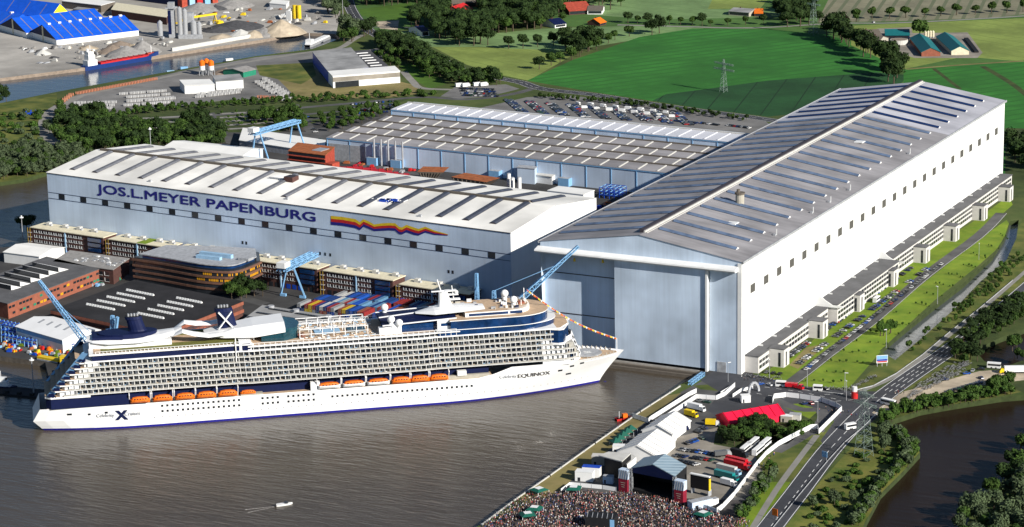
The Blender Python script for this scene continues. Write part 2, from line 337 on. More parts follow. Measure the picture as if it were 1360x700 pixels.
road('path', [(104, 128), (230, 100), (330, 82), (412, 69), (450, 64), (470, 52), (482, 46)], 7, 'lightpath')
road('path', [(536, 95), (548, 108), (560, 117), (600, 119)], 7, 'lightpath')
road('road', [(180, 158), (300, 152), (400, 143), (480, 136), (560, 129), (620, 132), (680, 125), (712, 116)], 8, 'asphalt')
road('road', [(390, 139), (403, 160), (418, 180)], 9, 'asphalt')
road('road', [(278, 150), (285, 165), (296, 176)], 9, 'asphalt')
for k in range(4): road('path', [(170+k*3, 158+k*6.4), (225, 155.5+k*6.4), (282, 152+k*6.4)], 6, 'lightpath')
for k in range(5): road('path', [(292, 151+k*5.2), (340, 148.5+k*5.2), (398, 143.5+k*5.4)], 6, 'lightpath')
for k in range(4): road('path', [(404, 152+k*7), (470, 146+k*7), (520, 140+k*7)], 6, 'asphalt')
reg('ground', 'asphalt', [(296, 176), (420, 175), (500, 160), (530, 140), (560, 150), (500, 200), (380, 205), (300, 190)])
road('road', [(-40, 425), (70, 398), (135, 366), (215, 378), (300, 391), (352, 404)], 9, 'asphalt'); road('road', [(0, 462), (60, 466), (125, 480)], 7, 'asphalt'); road('road', [(440, 208), (560, 235), (700, 262), (780, 270)], 16, 'asphalt')
road('ditch', [(1203, 92), (1280, 86), (1360, 81)], 5, 'dry_grass'); road('ditch', [(1305, 88), (1345, 112), (1380, 140)], 6, 'scrub'); road('ditch', [(1240, 91), (1275, 118)], 4, 'scrub')
# water holes
WATER = [
 ('river', [(-400, 440), (0, 473), (60, 481), (100, 487)], 'basin'),
 ('river', [(-300, 262), (0, 242), (35, 237), (68, 227), (85, 205), (85, 300), (50, 324), (0, 329), (-300, 340)], None),
 ('farriver', [(-200, 118), (0, 104), (112, 90), (215, 73), (340, 54), (400, 43.5), (445, 45), (452, 51), (415, 65), (340, 74.5), (230, 94), (130, 112), (75, 122), (0, 137), (-200, 172)], None),
 ('pond', [(1168, 563), (1222, 545), (1260, 538), (1330, 527), (1420, 520), (1460, 560), (1400, 590), (1350, 620), (1320, 650), (1290, 680), (1262, 760), (1115, 760), (1150, 693), (1170, 655), (1200, 625), (1222, 601), (1213, 588), (1180, 572)], None),
 ('canal', [(1353, 292), (1341, 294), (1334, 315), (1318, 340), (1280, 376), (1237, 409), (1196, 442), (1168, 466), (1189, 478), (1229, 445), (1269, 409), (1302, 374), (1337, 345), (1350, 316)], None),
 ('pond', [(1294, 465), (1325, 450), (1360, 437), (1450, 420), (1450, 470), (1400, 478), (1360, 478), (1335, 487), (1308, 480)], None),
 ('pond', [(985, 578), (1020, 573), (1052, 568), (1078, 558), (1078, 566), (1045, 590), (1010, 592), (990, 588)], None)]
for nm, pts, sp in WATER:
    w = px(pts)
    if sp == 'basin':
        w = px(pts[:3])+[shp(14, 30), shp(20, 23), shp(300, 23), (-130, -4), (-24, -4), (-24, -60), (-22, -240), (-21, -520), (-400, -900), (-900, -700)]
    REG.append(('#'+nm, None, w))
# causeway in front of the far bank of the pond stays land
P_causeway = road('road', [(1330, 497), (1360, 496), (1450, 494)], 9, 'sandy')

big = [(-7000, -3000), (5000, -3000), (5000, 9000), (-7000, 9000)]
V = [Vector(p) for p in big]; E = [(0, 1), (1, 2), (2, 3), (3, 0)]
for nm, m, P in REG:
    k = len(V); V += [Vector((p[0], p[1])) for p in P]; n = len(P); E += [(k+i, k+(i+1) % n) for i in range(n)]
cv, ce, cf, *_ = delaunay_2d_cdt(V, E, [], 0, 1e-3)
BB = [(min(p[0] for p in P), max(p[0] for p in P), min(p[1] for p in P), max(p[1] for p in P)) for _, _, P in REG]
OUT = {}; edge = {}
for f in cf:
    c = (cv[f[0]]+cv[f[1]]+cv[f[2]])/3; who = ('ground', 'grass')
    for i in range(len(REG)-1, -1, -1):
        b = BB[i]
        if b[0] <= c.x <= b[1] and b[2] <= c.y <= b[3] and inpoly(c.x, c.y, REG[i][2]): who = (REG[i][0], REG[i][1]); break
    OUT.setdefault(who, []).append(f)
    for a, b in ((f[0], f[1]), (f[1], f[2]), (f[2], f[0])): edge.setdefault((min(a, b), max(a, b)), []).append((who[0][0] == '#', (a, b)))
for (nm, m), fs in OUT.items():
    z = -3.0 if nm[0] == '#' else 0.0
    mb = MB(); idx = {}
    for f in fs:
        for a in f:
            if a not in idx: idx[a] = len(mb.v); mb.v.append((cv[a].x, cv[a].y, z))
        g = [idx[a] for a in f]
        A, B, C = (cv[a] for a in f)
        if (B-A).x*(C-A).y-(B-A).y*(C-A).x < 0: g.reverse()
        mb.f.append(g); mb.m.append(mb.mi(m or {'farriver': 'far_river'}.get(nm[1:], nm[1:])))
    o = mb.build({'#river': 'river_water', '#pond': 'pond_water', '#canal': 'canal_water', '#farriver': 'river_water'}.get(nm, nm)); o['kind'] = 'structure'
wall = MB()
for (a, b), L in edge.items():
    if len(L) == 2 and L[0][0] != L[1][0]:
        A, B = cv[a], cv[b]
        q = [(A.x, A.y, -3.5), (B.x, B.y, -3.5), (B.x, B.y, 0), (A.x, A.y, 0)]
        wall.poly(q, 'sheet_pile' if -500 < (A.x+B.x)/2 < -10 and -600 < (A.y+B.y)/2 < 30 else 'gravel_brown' if (A.y+B.y)/2 > 480 and (A.x+B.x)/2 < -500 else 'earth')
wall.build('river_bank')['kind'] = 'structure'
# markings
mk = MB()
def line(P, off, w=.35, dash=None, z=.04):
    P = [Vector((p[0], p[1])) for p in P]; acc = 0
    for i in range(len(P)-1):
        a, b = P[i], P[i+1]; L = (b-a).length; d = (b-a)/L; n = Vector((-d.y, d.x)); t = 0
        seg = [(0, L)] if not dash else [(k*dash[0], min(L, k*dash[0]+dash[1])) for k in range(int(L/dash[0])+1)]
        for s0, s1 in seg:
            q = [a+d*s0+n*(off-w/2), a+d*s1+n*(off-w/2), a+d*s1+n*(off+w/2), a+d*s0+n*(off+w/2)]
            mk.poly([(c.x, c.y, z) for c in q], 'paint')
line(P_main, 5.9); line(P_main, -5.9); line(P_main, 0, .35, (9, 4)); line(P_main[22:34], 2.8, .35, (9, 5)); line(P_main[22:34], -2.8, .35, (9, 5))
line(P_town, 5.6); line(P_town, -5.6); line(P_town, 0, .35, (12, 6)); line(P_site, 3.7, .2)
for q in ([(1000, 512), (1060, 520), (1110, 530)], [(990, 520), (1050, 530)], [(1110, 533), (1165, 528)], [(1095, 524), (1160, 522)]): line(px(q), 0, .35, (7, 3))
line(px([(1008, 509), (1060, 517), (1120, 523)]), 0, .4)
mk.build('road_markings')['kind'] = 'structure'
# ================================================================ HALL TWO (the tall hall)
H2 = thing('shipyard_hall', 'tallest hall, grey ribbed roof, white long side and huge sliding door towards the ship', 'hall')
EV, RG, RX = 65.2, 74.9, -62.0
mb = MB()
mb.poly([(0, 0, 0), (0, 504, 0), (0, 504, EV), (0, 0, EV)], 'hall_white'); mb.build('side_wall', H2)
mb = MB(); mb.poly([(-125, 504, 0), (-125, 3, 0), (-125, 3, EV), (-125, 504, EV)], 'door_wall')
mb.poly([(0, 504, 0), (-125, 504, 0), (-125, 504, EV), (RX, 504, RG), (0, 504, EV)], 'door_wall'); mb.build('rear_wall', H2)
mb = MB()
def h2roof(m1, m2, y0, y1):
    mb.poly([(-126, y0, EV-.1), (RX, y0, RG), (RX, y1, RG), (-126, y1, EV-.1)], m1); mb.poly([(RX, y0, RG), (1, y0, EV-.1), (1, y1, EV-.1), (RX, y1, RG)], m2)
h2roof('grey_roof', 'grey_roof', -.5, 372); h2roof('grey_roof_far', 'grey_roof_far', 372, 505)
for a, b in ((-126, 0), (1, 0)): mb.box(a-.3, a+.3, -.5, 505, EV-1.1, EV+.25, 'steel')
mb.build('roof', H2)
zl = lambda x: EV+(x+125)*(RG-EV)/(RX+125); zr = lambda x: EV+(-x)*(RG-EV)/(-RX)
for k in range(24):
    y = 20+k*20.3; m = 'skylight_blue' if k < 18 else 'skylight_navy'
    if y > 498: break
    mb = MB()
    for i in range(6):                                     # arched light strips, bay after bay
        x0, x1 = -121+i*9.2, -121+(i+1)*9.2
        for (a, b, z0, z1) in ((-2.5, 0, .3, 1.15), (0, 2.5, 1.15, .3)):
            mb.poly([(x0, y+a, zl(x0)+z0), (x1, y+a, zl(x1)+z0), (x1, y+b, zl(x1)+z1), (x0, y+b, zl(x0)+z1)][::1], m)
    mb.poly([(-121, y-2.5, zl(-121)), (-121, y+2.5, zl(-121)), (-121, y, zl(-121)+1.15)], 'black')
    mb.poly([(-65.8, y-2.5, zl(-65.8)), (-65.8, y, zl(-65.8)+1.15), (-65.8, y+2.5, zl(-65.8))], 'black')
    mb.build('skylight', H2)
    mb = MB()
    for i in range(6):
        x0, x1 = -58+i*7.9, -58+(i+1)*7.9
        for (a, b, z0, z1) in ((-2.5, 0, .3, 1.15), (0, 2.5, 1.15, .3)):
            mb.poly([(x0, y+a, zr(x0)+z0), (x1, y+a, zr(x1)+z0), (x1, y+b, zr(x1)+z1), (x0, y+b, zr(x0)+z1)], m)
    mb.poly([(-58, y-2.5, zr(-58)), (-58, y+2.5, zr(-58)), (-58, y, zr(-58)+1.15)], 'white')
    mb.poly([(-10.6, y-2.5, zr(-10.6)), (-10.6, y, zr(-10.6)+1.15), (-10.6, y+2.5, zr(-10.6))], 'white')
    mb.build('skylight', H2)
mb = MB(); mb.box(RX-2.6, RX-.2, 6, 503, RG-.4, RG+1.6, 'dark_ridge'); mb.box(RX-.2, RX+.7, 6, 503, RG-.4, RG+.9, 'pale_concrete')
mb.box(RX+1.6, RX+1.9, 6, 503, RG-.9, RG+.1, 'pale_concrete'); mb.build('ridge_vent', H2)
# gable end with the sliding doors
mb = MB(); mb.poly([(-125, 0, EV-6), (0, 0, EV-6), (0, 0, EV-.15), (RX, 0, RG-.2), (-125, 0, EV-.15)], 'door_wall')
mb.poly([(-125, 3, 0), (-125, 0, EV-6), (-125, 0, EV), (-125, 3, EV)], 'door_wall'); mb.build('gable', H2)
mb = MB()
prof = [(0, 59.4), (-4.4, 59.6), (-5.2, 60.4), (-5.0, 61.2), (0, 62.4)]
mb.xprism(prof, -126.5, -2, 'white'); mb.build('door_canopy', H2)
mb = MB(); mb.box(-77, -21.2, -2.2, 1, 1.5, 60, 'door_wall'); mb.box(-20.6, -19.4, -3.2, 1, 0, 59, 'white'); mb.build('sliding_door', H2)
mb = MB(); mb.box(-125.3, -77, 4.8, 6, 0, 60, 'door_wall')
for z in (22, 46): mb.box(-125.2, -77, 4.6, 4.8, z, z+.5, 'dark_ridge')
mb.build('sliding_door', H2)
mb = MB(); mb.box(-19, 0, -.4, 1.2, 0, 60, 'door_wall'); mb.build('corner_wall', H2)
mb = MB(); mb.box(-2.2, .25, -.6, 1.6, 0, EV-1, 'white'); mb.build('corner_trim', H2)
mb = MB(); mb.box(-14.5, -9, -.75, -.4, 0, 6, 'steel', ); mb.build('gate', H2)
for k in range(24):
    y = 16.6+k*20.35; mb = MB(); mb.box(0, .12, y-3.4, y+3.4, 43.7, 48.6, 'window_grey'); mb.build('window', H2)
for y in (120, 150, 185, 60, 300): mb = MB(); x = -4; mb.box(-5, -3.5, y, y+1.5, zr(-4)-.3, zr(-4)+1.2, 'steel'); mb.beam((-4, y+3, zr(-4)), (-4, y+3, zr(-4)+3.5), .4, 'white'); mb.build('roof_vent', H2)
for a, b in ((-31, 62), (-38, 300)): mb = MB(); mb.box(a-3, a+3, b-3, b+3, zr(a-2), zr(a)+.9, 'white'); mb.build('roof_hatch', H2)
mb = MB(); ch = (-43, 103); mb.cyl(ch, 2.6, zr(-43)-1, zr(-43)+7, 'beige', n=14); mb.cyl(ch, 3.1, zr(-43)+6.2, zr(-43)+7.2, 'ridge_brown', n=14)
mb.cyl((-44, 103), 1.1, zr(-43)+7, zr(-43)+9, 'ridge_brown', n=8); mb.build('chimney', H2)
for y in (-80, -100): pass
mb = MB()
for x, z in ((-104, 56), (-86, 57)): mb.cyl((x, 1.6), .8, z-1.2, z+.6, 'yellow', .5, n=8); mb.beam((x, 1.6, z+.6), (x, 1.6, z+6), .2, 'steel')
mb.build('crane_hook', H2)
# annex offices along the long side
AN = thing('office_annex', 'low white office wing with dark flat roof and ribbon windows along the tall white wall', 'office building')
for n_, (y0, y1, z1, rm) in enumerate(((5, 117, 9.6, 'bitumen'), (118.5, 231.5, 11.6, 'bitumen'), (233, 498, 12.0, 'bitumen'))):
    xf = (8.2, 13.6, 8.6)[n_]; mb = MB(); mb.box(.05, xf, y0, y1, 0, z1, 'annex_wall'); mb.build('wall', AN)
    mb = MB(); mb.box(.05, xf+.5, y0-.3, y1+.3, z1, z1+.45, rm); mb.build('roof', AN)
    for z in ((2.2, 4.2), (5.4, 7.2), (8.4, 10.2))[:2 if z1 < 10 else 3]:
        mb = MB(); y = y0+1.5
        while y < y1-4: mb.box(xf, xf+.08, y, y+3.9, z[0], z[1], 'window_dark'); y += 4.6
        mb.build('window_band', AN)
    y = y0+20
    while y < y1-8: mb = MB(); mb.box(.1, 3.0, y, y+.2, z1+.45, z1+1.3, 'white'); mb.build('roof_fin', AN); y += 21
for k, y in enumerate((21, 84, 148, 211, 275, 338, 402, 464)):
    mb = MB(); mb.box(8.2, 17.3, y, y+8.6, 0, 10.4, 'annex_wall'); mb.box(8, 17.5, y-.1, y+8.7, 10.4, 10.8, 'bitumen')
    o = mb.build('stair_tower', AN)
    mb = MB(); mb.box(14, 15.4, y-.08, y, .4, 8.6, 'window_dark'); mb.box(17.3, 17.38, y+3, y+4.6, .4, 8.6, 'window_dark'); mb.build('window', o)
for y_ in (117.6, 232.1):
  mb = MB(); mb.X = Matrix.Translation((0, y_-108, 0)); mb.faces([(0.1, 108, 9.6), (0.1, 108.6, 9.6), (0.1, 108, 19), (0.1, 108.6, 19), (17, 108, 10.2), (17, 108.6, 10.2), (6, 108, 14), (6, 108.6, 14), (11, 108, 11.2), (11, 108.6, 11.2), (17, 108, 11.4), (17, 108.6, 11.4)],
   [(0, 4, 10, 8, 6, 2), (1, 3, 7, 9, 11, 5), (2, 6, 7, 3), (6, 8, 9, 7), (8, 10, 11, 9), (10, 4, 5, 11)], 'white'); mb.build('wing_wall', AN)
mb = MB(); mb.X = None

# ================================================================ HALL ONE (lettered hall), local x along the front, y back
A1 = (-544.63, 89.84); RZ1 = radians(-4.793); LEN, WID = 371.4, 104.0; E1, G1 = 52.0, 57.9
H1 = thing('shipyard_hall', 'long hall with cream roof and big blue lettering on its pale blue wall', 'hall', (*A1, 0), RZ1)
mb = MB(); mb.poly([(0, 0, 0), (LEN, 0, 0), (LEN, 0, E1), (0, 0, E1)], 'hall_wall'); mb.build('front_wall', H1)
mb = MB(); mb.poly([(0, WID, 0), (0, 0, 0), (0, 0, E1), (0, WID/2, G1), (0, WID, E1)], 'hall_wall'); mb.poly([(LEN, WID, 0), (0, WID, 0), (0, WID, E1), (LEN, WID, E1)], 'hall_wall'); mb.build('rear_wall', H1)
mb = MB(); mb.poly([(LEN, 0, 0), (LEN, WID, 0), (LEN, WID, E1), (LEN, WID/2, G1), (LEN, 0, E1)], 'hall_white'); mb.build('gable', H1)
mb = MB(); NP = 8
zz = lambda y: E1+(G1-E1)*(1-((y-WID/2)/(WID/2))**2)**1 if 0 <= y <= WID else E1
zz = lambda y: E1+(G1-E1)*(1-abs(y-WID/2)/(WID/2))
mb.poly([(-.6, -.35, E1), (LEN+.5, -.35, E1), (LEN+.5, WID/2, G1), (-.6, WID/2, G1)], 'hall_roof'); mb.poly([(-.6, WID/2, G1), (LEN+.5, WID/2, G1), (LEN+.5, WID+.8, E1-.1), (-.6, WID+.8, E1-.1)], 'hall_roof')
mb.box(-.3, LEN+.2, -.3, 0, E1-.5, E1-.02, 'dark_ridge'); mb.build('roof', H1)
for k in range(19):
    x = 14+k*19.9
    if x > LEN-8: break
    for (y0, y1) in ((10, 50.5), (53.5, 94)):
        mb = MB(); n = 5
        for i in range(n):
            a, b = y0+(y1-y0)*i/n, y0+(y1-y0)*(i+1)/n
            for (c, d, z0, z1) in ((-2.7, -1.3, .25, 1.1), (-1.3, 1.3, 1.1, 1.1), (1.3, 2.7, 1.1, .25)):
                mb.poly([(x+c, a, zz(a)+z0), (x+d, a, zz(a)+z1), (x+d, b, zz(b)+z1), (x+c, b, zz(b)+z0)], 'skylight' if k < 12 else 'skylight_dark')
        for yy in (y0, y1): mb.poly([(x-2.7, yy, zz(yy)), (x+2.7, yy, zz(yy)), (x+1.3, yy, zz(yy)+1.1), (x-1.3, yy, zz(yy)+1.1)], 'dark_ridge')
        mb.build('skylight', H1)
mb = MB(); mb.box(4, LEN-18, WID/2-1, WID/2+1, G1-.3, G1+1.3, 'ridge_brown')
mb.build('ridge_vent', H1)
for k in range(19):
    x = 12.2+k*19.2 if k < 11 else 217.6+(k-11)*19.97+(.0 if k == 11 else 0); x = 12.2+k*(357.5-12.2)/18
    mb = MB(); mb.box(x-2.6, x+2.6, -.1, 0, 34.4, 38.1, 'window_dark'); mb.build('window', H1)
mb = MB(); mb.box(.5, LEN-.5, -.12, 0, 38.1, 38.4, 'navy'); mb.box(.5, LEN-.5, -.12, 0, 34.0, 34.3, 'navy'); mb.build('wall_stripe', H1)
mb = MB()
for a in (165, 168): mb.box(a, a+1.4, -.1, 0, 21, 23, 'window_dark')
for a in (227, 231, 235, 325, 328): mb.box(a, a+1.4, -.1, 0, 21, 23, 'window_dark')
mb.build('vent_window', H1)
V_, F_ = text_mesh('JOS.L.MEYER PAPENBURG', 181.0, 7.7)
mb = MB()
for i, (ox, oz) in enumerate(((0, 0), (.5, 0), (.25, .25), (0, .4), (.5, .4))): mb.faces([(43.9+a+ox, -.14-i*.02, 40.5+b+oz) for a, b in V_], F_, 'text_blue')
mb.build('lettering', H1)
# flag mural: three flowing bands
us = [439.5, 455, 472, 478, 483, 490, 497, 507, 517, 525, 530, 534, 540, 550, 556, 565, 577, 595]
tp = [286.5, 288, 291, 295, 291, 294, 298, 296.5, 296, 296.5, 301, 302, 298.5, 302, 304, 301, 306, 311]
th = [12, 12, 12, 11, 10, 10, 9, 10, 10, 10, 10, 9.5, 10, 10, 9, 8, 6, 2]
d1 = Vector((.9965, -.08356, 0)); n1 = Vector((d1.y, -d1.x, 0)); Aw = Vector((*A1, 52))
def on1(u, v):
    d = CF*FPX+CR*(u-680)-CU*(v-350); q = CP+d*((Aw-CP).dot(n1)/d.dot(n1)); return ((q-Aw).dot(d1), q.z)
for j, m in enumerate(('yellow', 'red', 'text_blue')):
    mb = MB()
    for i in range(len(us)-1):
        pts = [on1(us[i], tp[i]+th[i]*j/3), on1(us[i+1], tp[i+1]+th[i+1]*j/3), on1(us[i+1], tp[i+1]+th[i+1]*(j+1)/3), on1(us[i], tp[i]+th[i]*(j+1)/3)]
        mb.poly([(a, -.14, b) for a, b in pts][::-1], m)
    mb.build('painted_band', H1)
mb = MB(); mb.box(174, 181, 36, 43, 54, 59.6, 'brick', 'dark_ridge'); mb.box(160, 174, 38, 39, 56.9, 57.5, 'steel'); mb.build('roof_housing', H1)
mb = MB()
for i in range(14): x = 258+R.random()*14; y = 22+R.random()*5; mb.box(x, x+3, y, y+1.2, zz(y), zz(y)+1.3, ['blue', 'navy', 'blue'][i % 3])
for i in range(10): x = 250+R.random()*32; y = 20+R.random()*9; mb.beam((x, y, zz(y)+.5), (x+2, y+2, zz(y)+1.6), .4, 'white')
mb.build('roof_equipment', H1)
for x in (84, 197, 300): mb = MB(); mb.box(x, x+2, 6, 7.5, zz(6), zz(6)+1.4, 'steel'); mb.build('roof_vent', H1)
# low white block at the end of hall one
def parab(a, b, c, z):
    A, B, C = at(*a, z), at(*b, z), at(*c, z); return A, B, C
LS = thing('lift_shaft', 'white flat-topped block beside the bright gable end of the lettered hall', 'building', (-186, 174, 0), RZ1)
mb = MB(); mb.box(-26, 1, 8, 22, 0, 48, 'hall_white'); mb.build('block', LS); mb = MB(); mb.box(-26.3, 1.3, 7.8, 22.3, 48, 48.5, 'white_roof'); mb.build('roof', LS)

# ================================================================ brick office row in front of hall one
def bandwin(mb, x0, x1, y, zs, step=2.6, w=1.7, h=1.5, m='window_dark', frame='white'):
    for z in zs:
        x = x0
        while x+w < x1:
            mb.box(x, x+w, y-.12, y, z, z+h, m)
            if frame: mb.box(x-.12, x+.4, y-.2, y-.12, z-.1, z+h+.15, frame); mb.box(x-.12, x+w+.1, y-.2, y-.12, z-.25, z-.02, frame)
            x += step
BO = []
segs = [(-7, 62, 16), (62, 118, 15.6), (118, 178, 15.6), (178, 238, 15.6), (238, 296, 15.4), (296, 352, 13.6)]
for k, (x0, x1, h) in enumerate(segs):
    b = thing('brick_office', ordn(k)+' brick office block from the river in the row under the blue lettering, cream roof', 'office building', (*A1, 0), RZ1, 'brick office blocks in one row')
    yb, yf = -.6, -14
    mb = MB(); mb.box(x0+3, x1-3, yf, yb, 0, h, 'brick'); mb.build('wall', b)
    mb = MB(); mb.box(x0+2, x1-2, yf-.8, yb, h, h+.5, 'cream')
    mb.build('roof', b)
    for z in (h-3, h-6.4, h-9.8):
        x = x0+5
        while x+3.4 < x1-18: mb = MB(); bandwin(mb, x, x+3.9, yf, [z], 1.9, 1.4, 1.5); mb.build('window', b).data.name; x += 4.4
    mb = MB(); x = x0+5
    while x < x1-6: mb.box(x, x+2.9, yf-.1, yf, .2, 3.2, 'blue' if R.random() < .3 else 'window_dark'); x += 4.6
    mb.build('garage_door', b)
    mb = MB()
    for i in range(3): mb.box(x1-16, x1-5, yf-.9, yf-.05, h-3.6-i*3.4, h-1.2-i*3.4, 'navy_glass')
    mb.build('glass_bay', b)
    mb = MB()
    for x in (x0+.2, x0+2.4): mb.box(x, x+.3, yf-1.6, yf-1.3, 0, h, 'scaffold')
    for i in range(4): mb.box(x0-.1, x0+3.0, yf-1.6, yf, 3+i*3.2, 3.2+i*3.2, 'steel')
    mb.box(x0-.5, x0+3, yf, yb, 0, h-.5, 'brick', 'ridge_brown'); mb.build('stair_tower', b)
    mb = MB(); mb.box((x0+x1)/2-2, (x0+x1)/2-1.2, yf-.7, yf-.1, 0, h, 'sky_blue'); mb.build('downpipe', b)
    for i in range(4):
        x = x0+8+i*13+R.random()*4; mb = MB(); mb.box(x, x+3, yb-6, yb-3, h+.5, h+2.7, 'pale_concrete'); mb.box(x+3, x+4.6, yb-6, yb-4, h+.5, h+1.6, 'steel'); mb.build('roof_vent', b)
    if k == 1: mb = MB(); mb.box(88, 96, yf-.5, yb, h+.5, h+.56, 'lime'); mb.build('green_roof', b)

# ================================================================ halls behind: grey saw roof and white roof
def saw(name, lab, P0, L, y0, D, zev, n, m, rib, wallm, rise=1.5, nrib=24):
    t = thing(name, lab, 'hall', (*P0, 0), radians(-3.2)); w = D/n
    mb = MB(); mb.box(0, L, 0, D, 0, zev, wallm); mb.build('wall', t)
    for k in range(n):
        a, b = k*w, (k+1)*w; mid = a+w*.72
        mb = MB(); mb.poly([(-.5, a-.4, zev), (L, a-.4, zev), (L, mid, zev+rise), (-.5, mid, zev+rise)], m); mb.poly([(-.5, mid, zev+rise), (L, mid, zev+rise), (L, b-.4, zev), (-.5, b-.4, zev)], m)
        mb.poly([(-.5, a-.4, zev), (-.5, mid, zev+rise), (-.5, b-.4, zev)], wallm)
        mb.box(0, L, mid-.7, mid+.9, zev+rise-.3, zev+rise+.8, 'ridge_brown' if m != 'pale_roof' else 'pale_concrete'); mb.build('roof', t)
        for i in range(nrib):
            x = 4+i*(L-6)/nrib; s0, s1 = a+1.2, mid-1.5; zf = lambda y: zev+rise*(y-a)/(mid-a); mb = MB()
            mb.faces([(x, s0, zf(s0)), (x+1.1, s0, zf(s0)), (x+1.1, s1, zf(s1)), (x, s1, zf(s1)), (x, s0, zf(s0)+.6), (x+1.1, s0, zf(s0)+.6), (x+1.1, s1, zf(s1)+.6), (x, s1, zf(s1)+.6)], [(4, 5, 6, 7), (0, 1, 5, 4), (1, 2, 6, 5), (3, 0, 4, 7)], rib); mb.build('skylight_strip', t)
    mb = MB()
    for i in range(0, int(L), 21): mb.box(i, i+.6, -.3, 0, 0, zev, 'crane_blue')
    mb.box(0, L, -.4, 0, zev-.9, zev-.3, 'crane_blue'); mb.build('wall_frame', t)
    return t
H3 = saw('production_hall', 'wide hall with rows of low grey ridged roofs and blue-trimmed wall', (-514, 406), 386, 0, 95, 17.2, 4, 'grey_roof', 'pale_concrete', 'hall_wall')
H4 = saw('production_hall', 'white-roofed hall behind the grey ridged roofs, beside the car park', (-511, 503), 384, 0, 35, 22, 1, 'pale_roof', 'pale_roof', 'hall_wall', 1.0, 34)
mb = MB(); 
for i in range(5): mb.cyl((46+i*6.5, -3), .7, 0, 21, 'steel', n=8)
mb.build('flue', H3)
mb = MB(); mb.box(2, 36, -.3, 0, 0, 13, 'steel'); mb.build('gate', H3)
for x in (40, 62, 150, 210): mb = MB(); mb.box(x, x+9, -5, 0, 0, 6, 'crane_blue', 'steel'); mb.build('porch', H3)

# ================================================================ generic buildings given by roof corner pixels
def block(name, lab, cat, a, b, c, h, wallm, roofm, trim=None, group=None):
    """roof corners a (near, one end) b (near, other end) c (behind b), photo pixels at height h"""
    A, B, C = at(*a, h), at(*b, h), at(*c, h); rz = ang(A, B); L = (B-A).length
    t = thing(name, lab, cat, (A.x, A.y, 0), rz, group); d = Vector((cos(rz), sin(rz), 0)); n = Vector((-sin(rz), cos(rz), 0))
    D = (C-B).dot(n); sk = (C-B).dot(d)
    q = [(0, 0), (L, 0), (L+sk, D), (sk, D)]
    mb = MB(); mb.prism(q, 0, h-.4, wallm); mb.build('wall', t)
    mb = MB(); e = .35; mb.prism([(-e, -e), (L+e, -e), (L+sk+e, D+e), (sk-e, D+e)], h-.4, h, roofm); mb.build('roof', t)
    if trim:
        mb = MB()
        for i in range(4):
            p, r_ = q[i], q[(i+1) % 4]; mb.beam((*p, h+.2), (*r_, h+.2), .7, trim, .7)
        mb.build('parapet', t)
    return t, L, D, sk
def shed(name, lab, cat, a, b, c, h, rise, wallm, roofm, group=None, gable=None):
    """gabled roof, ridge parallel to a-b"""
    A, B, C = at(*a, h), at(*b, h), at(*c, h); rz = ang(A, B); L = (B-A).length
    t = thing(name, lab, cat, (A.x, A.y, 0), rz, group); n = Vector((-sin(rz), cos(rz), 0)); D = (C-B).dot(n)
    mb = MB(); mb.box(0, L, 0, D, 0, h, wallm); mb.build('wall', t)
    g = gable or wallm; mb = MB()
    mb.poly([(0, 0, h), (0, D, h), (0, D/2, h+rise)], g); mb.poly([(L, 0, h), (L, D/2, h+rise), (L, D, h)], g); mb.build('gable', t)
    mb = MB(); e = .5
    for s in (0, 1):
        y0, y1 = (-e, D/2) if s == 0 else (D+e, D/2); z0 = h-rise*e/(D/2)
        mb.faces([(-e, y0, z0), (L+e, y0, z0), (L+e, y1, h+rise), (-e, y1, h+rise), (-e, y0, z0+.35), (L+e, y0, z0+.35), (L+e, y1, h+rise+.35), (-e, y1, h+rise+.35)], [(0, 1, 2, 3), (4, 5, 6, 7), (0, 1, 5, 4), (1, 2, 6, 5), (3, 0, 4, 7)], roofm)
    mb.build('roof', t)
    return t, L, D

# curved brick headquarters
t = thing('brick_headquarters', 'curved reddish office building with amber blinds and grey penthouse by the black roof', 'office building')
def bands(pts): return [(at(u, v, 17).x, at(u, v, 17).y) for u, v in pts]
front = smooth(bands([(175, 341), (215, 347), (260, 355), (290, 358), (312, 358), (330, 353), (348, 345)]), 3)
back = bands([(346, 333), (290, 330), (215, 328)])
body = front+back; cxy = (sum(p[0] for p in body)/len(body), sum(p[1] for p in body)/len(body))
def inset(P, k): return [(cxy[0]+(p[0]-cxy[0])*k, cxy[1]+(p[1]-cxy[1])*k) for p in P]
mb = MB(); mb.prism(inset(body, .965), 0, 17, 'window_dark'); mb.build('glazing', t)
for i, z in enumerate((3.2, 7.0, 10.8, 14.6)):
    mb = MB(); mb.prism(body, z, z+1.35, 'shop_brick'); mb.build('brick_band', t)
nb = len(front)
for z in (8.8, 12.6):
    mb = MB()
    for i in range(6, nb-1):
        A, B = inset(front, .969)[i], inset(front, .969)[i+1]
        for j in range(4):
            if R.random() < .55:
                a = [A[q]+(B[q]-A[q])*(j+.1)/4 for q in (0, 1)]; b = [A[q]+(B[q]-A[q])*(j+.85)/4 for q in (0, 1)]
                mb.poly([(*a, z), (*b, z), (*b, z+1.9), (*a, z+1.9)], 'amber')
    mb.build('blind', t)
mb = MB(); mb.prism(inset(body, .86), 16, 18.8, 'navy_glass'); mb.prism(inset(body, .90), 18.8, 19.4, 'steel'); mb.prism(inset(body, .97), 15.9, 16.0, 'bitumen'); mb.build('penthouse', t)
mb = MB(); p = at(296, 341, 19.3); mb.box(p.x-16, p.x+8, p.y-3, p.y, 19.3, 21.8, 'sky_blue'); mb.box(p.x-14, p.x+4, p.y-10, p.y-7, 19.3, 21.4, 'sky_blue')
mb.box(p.x+14, p.x+22, p.y-4, p.y+2, 19.3, 21, 'steel'); mb.build('cooling_unit', t)
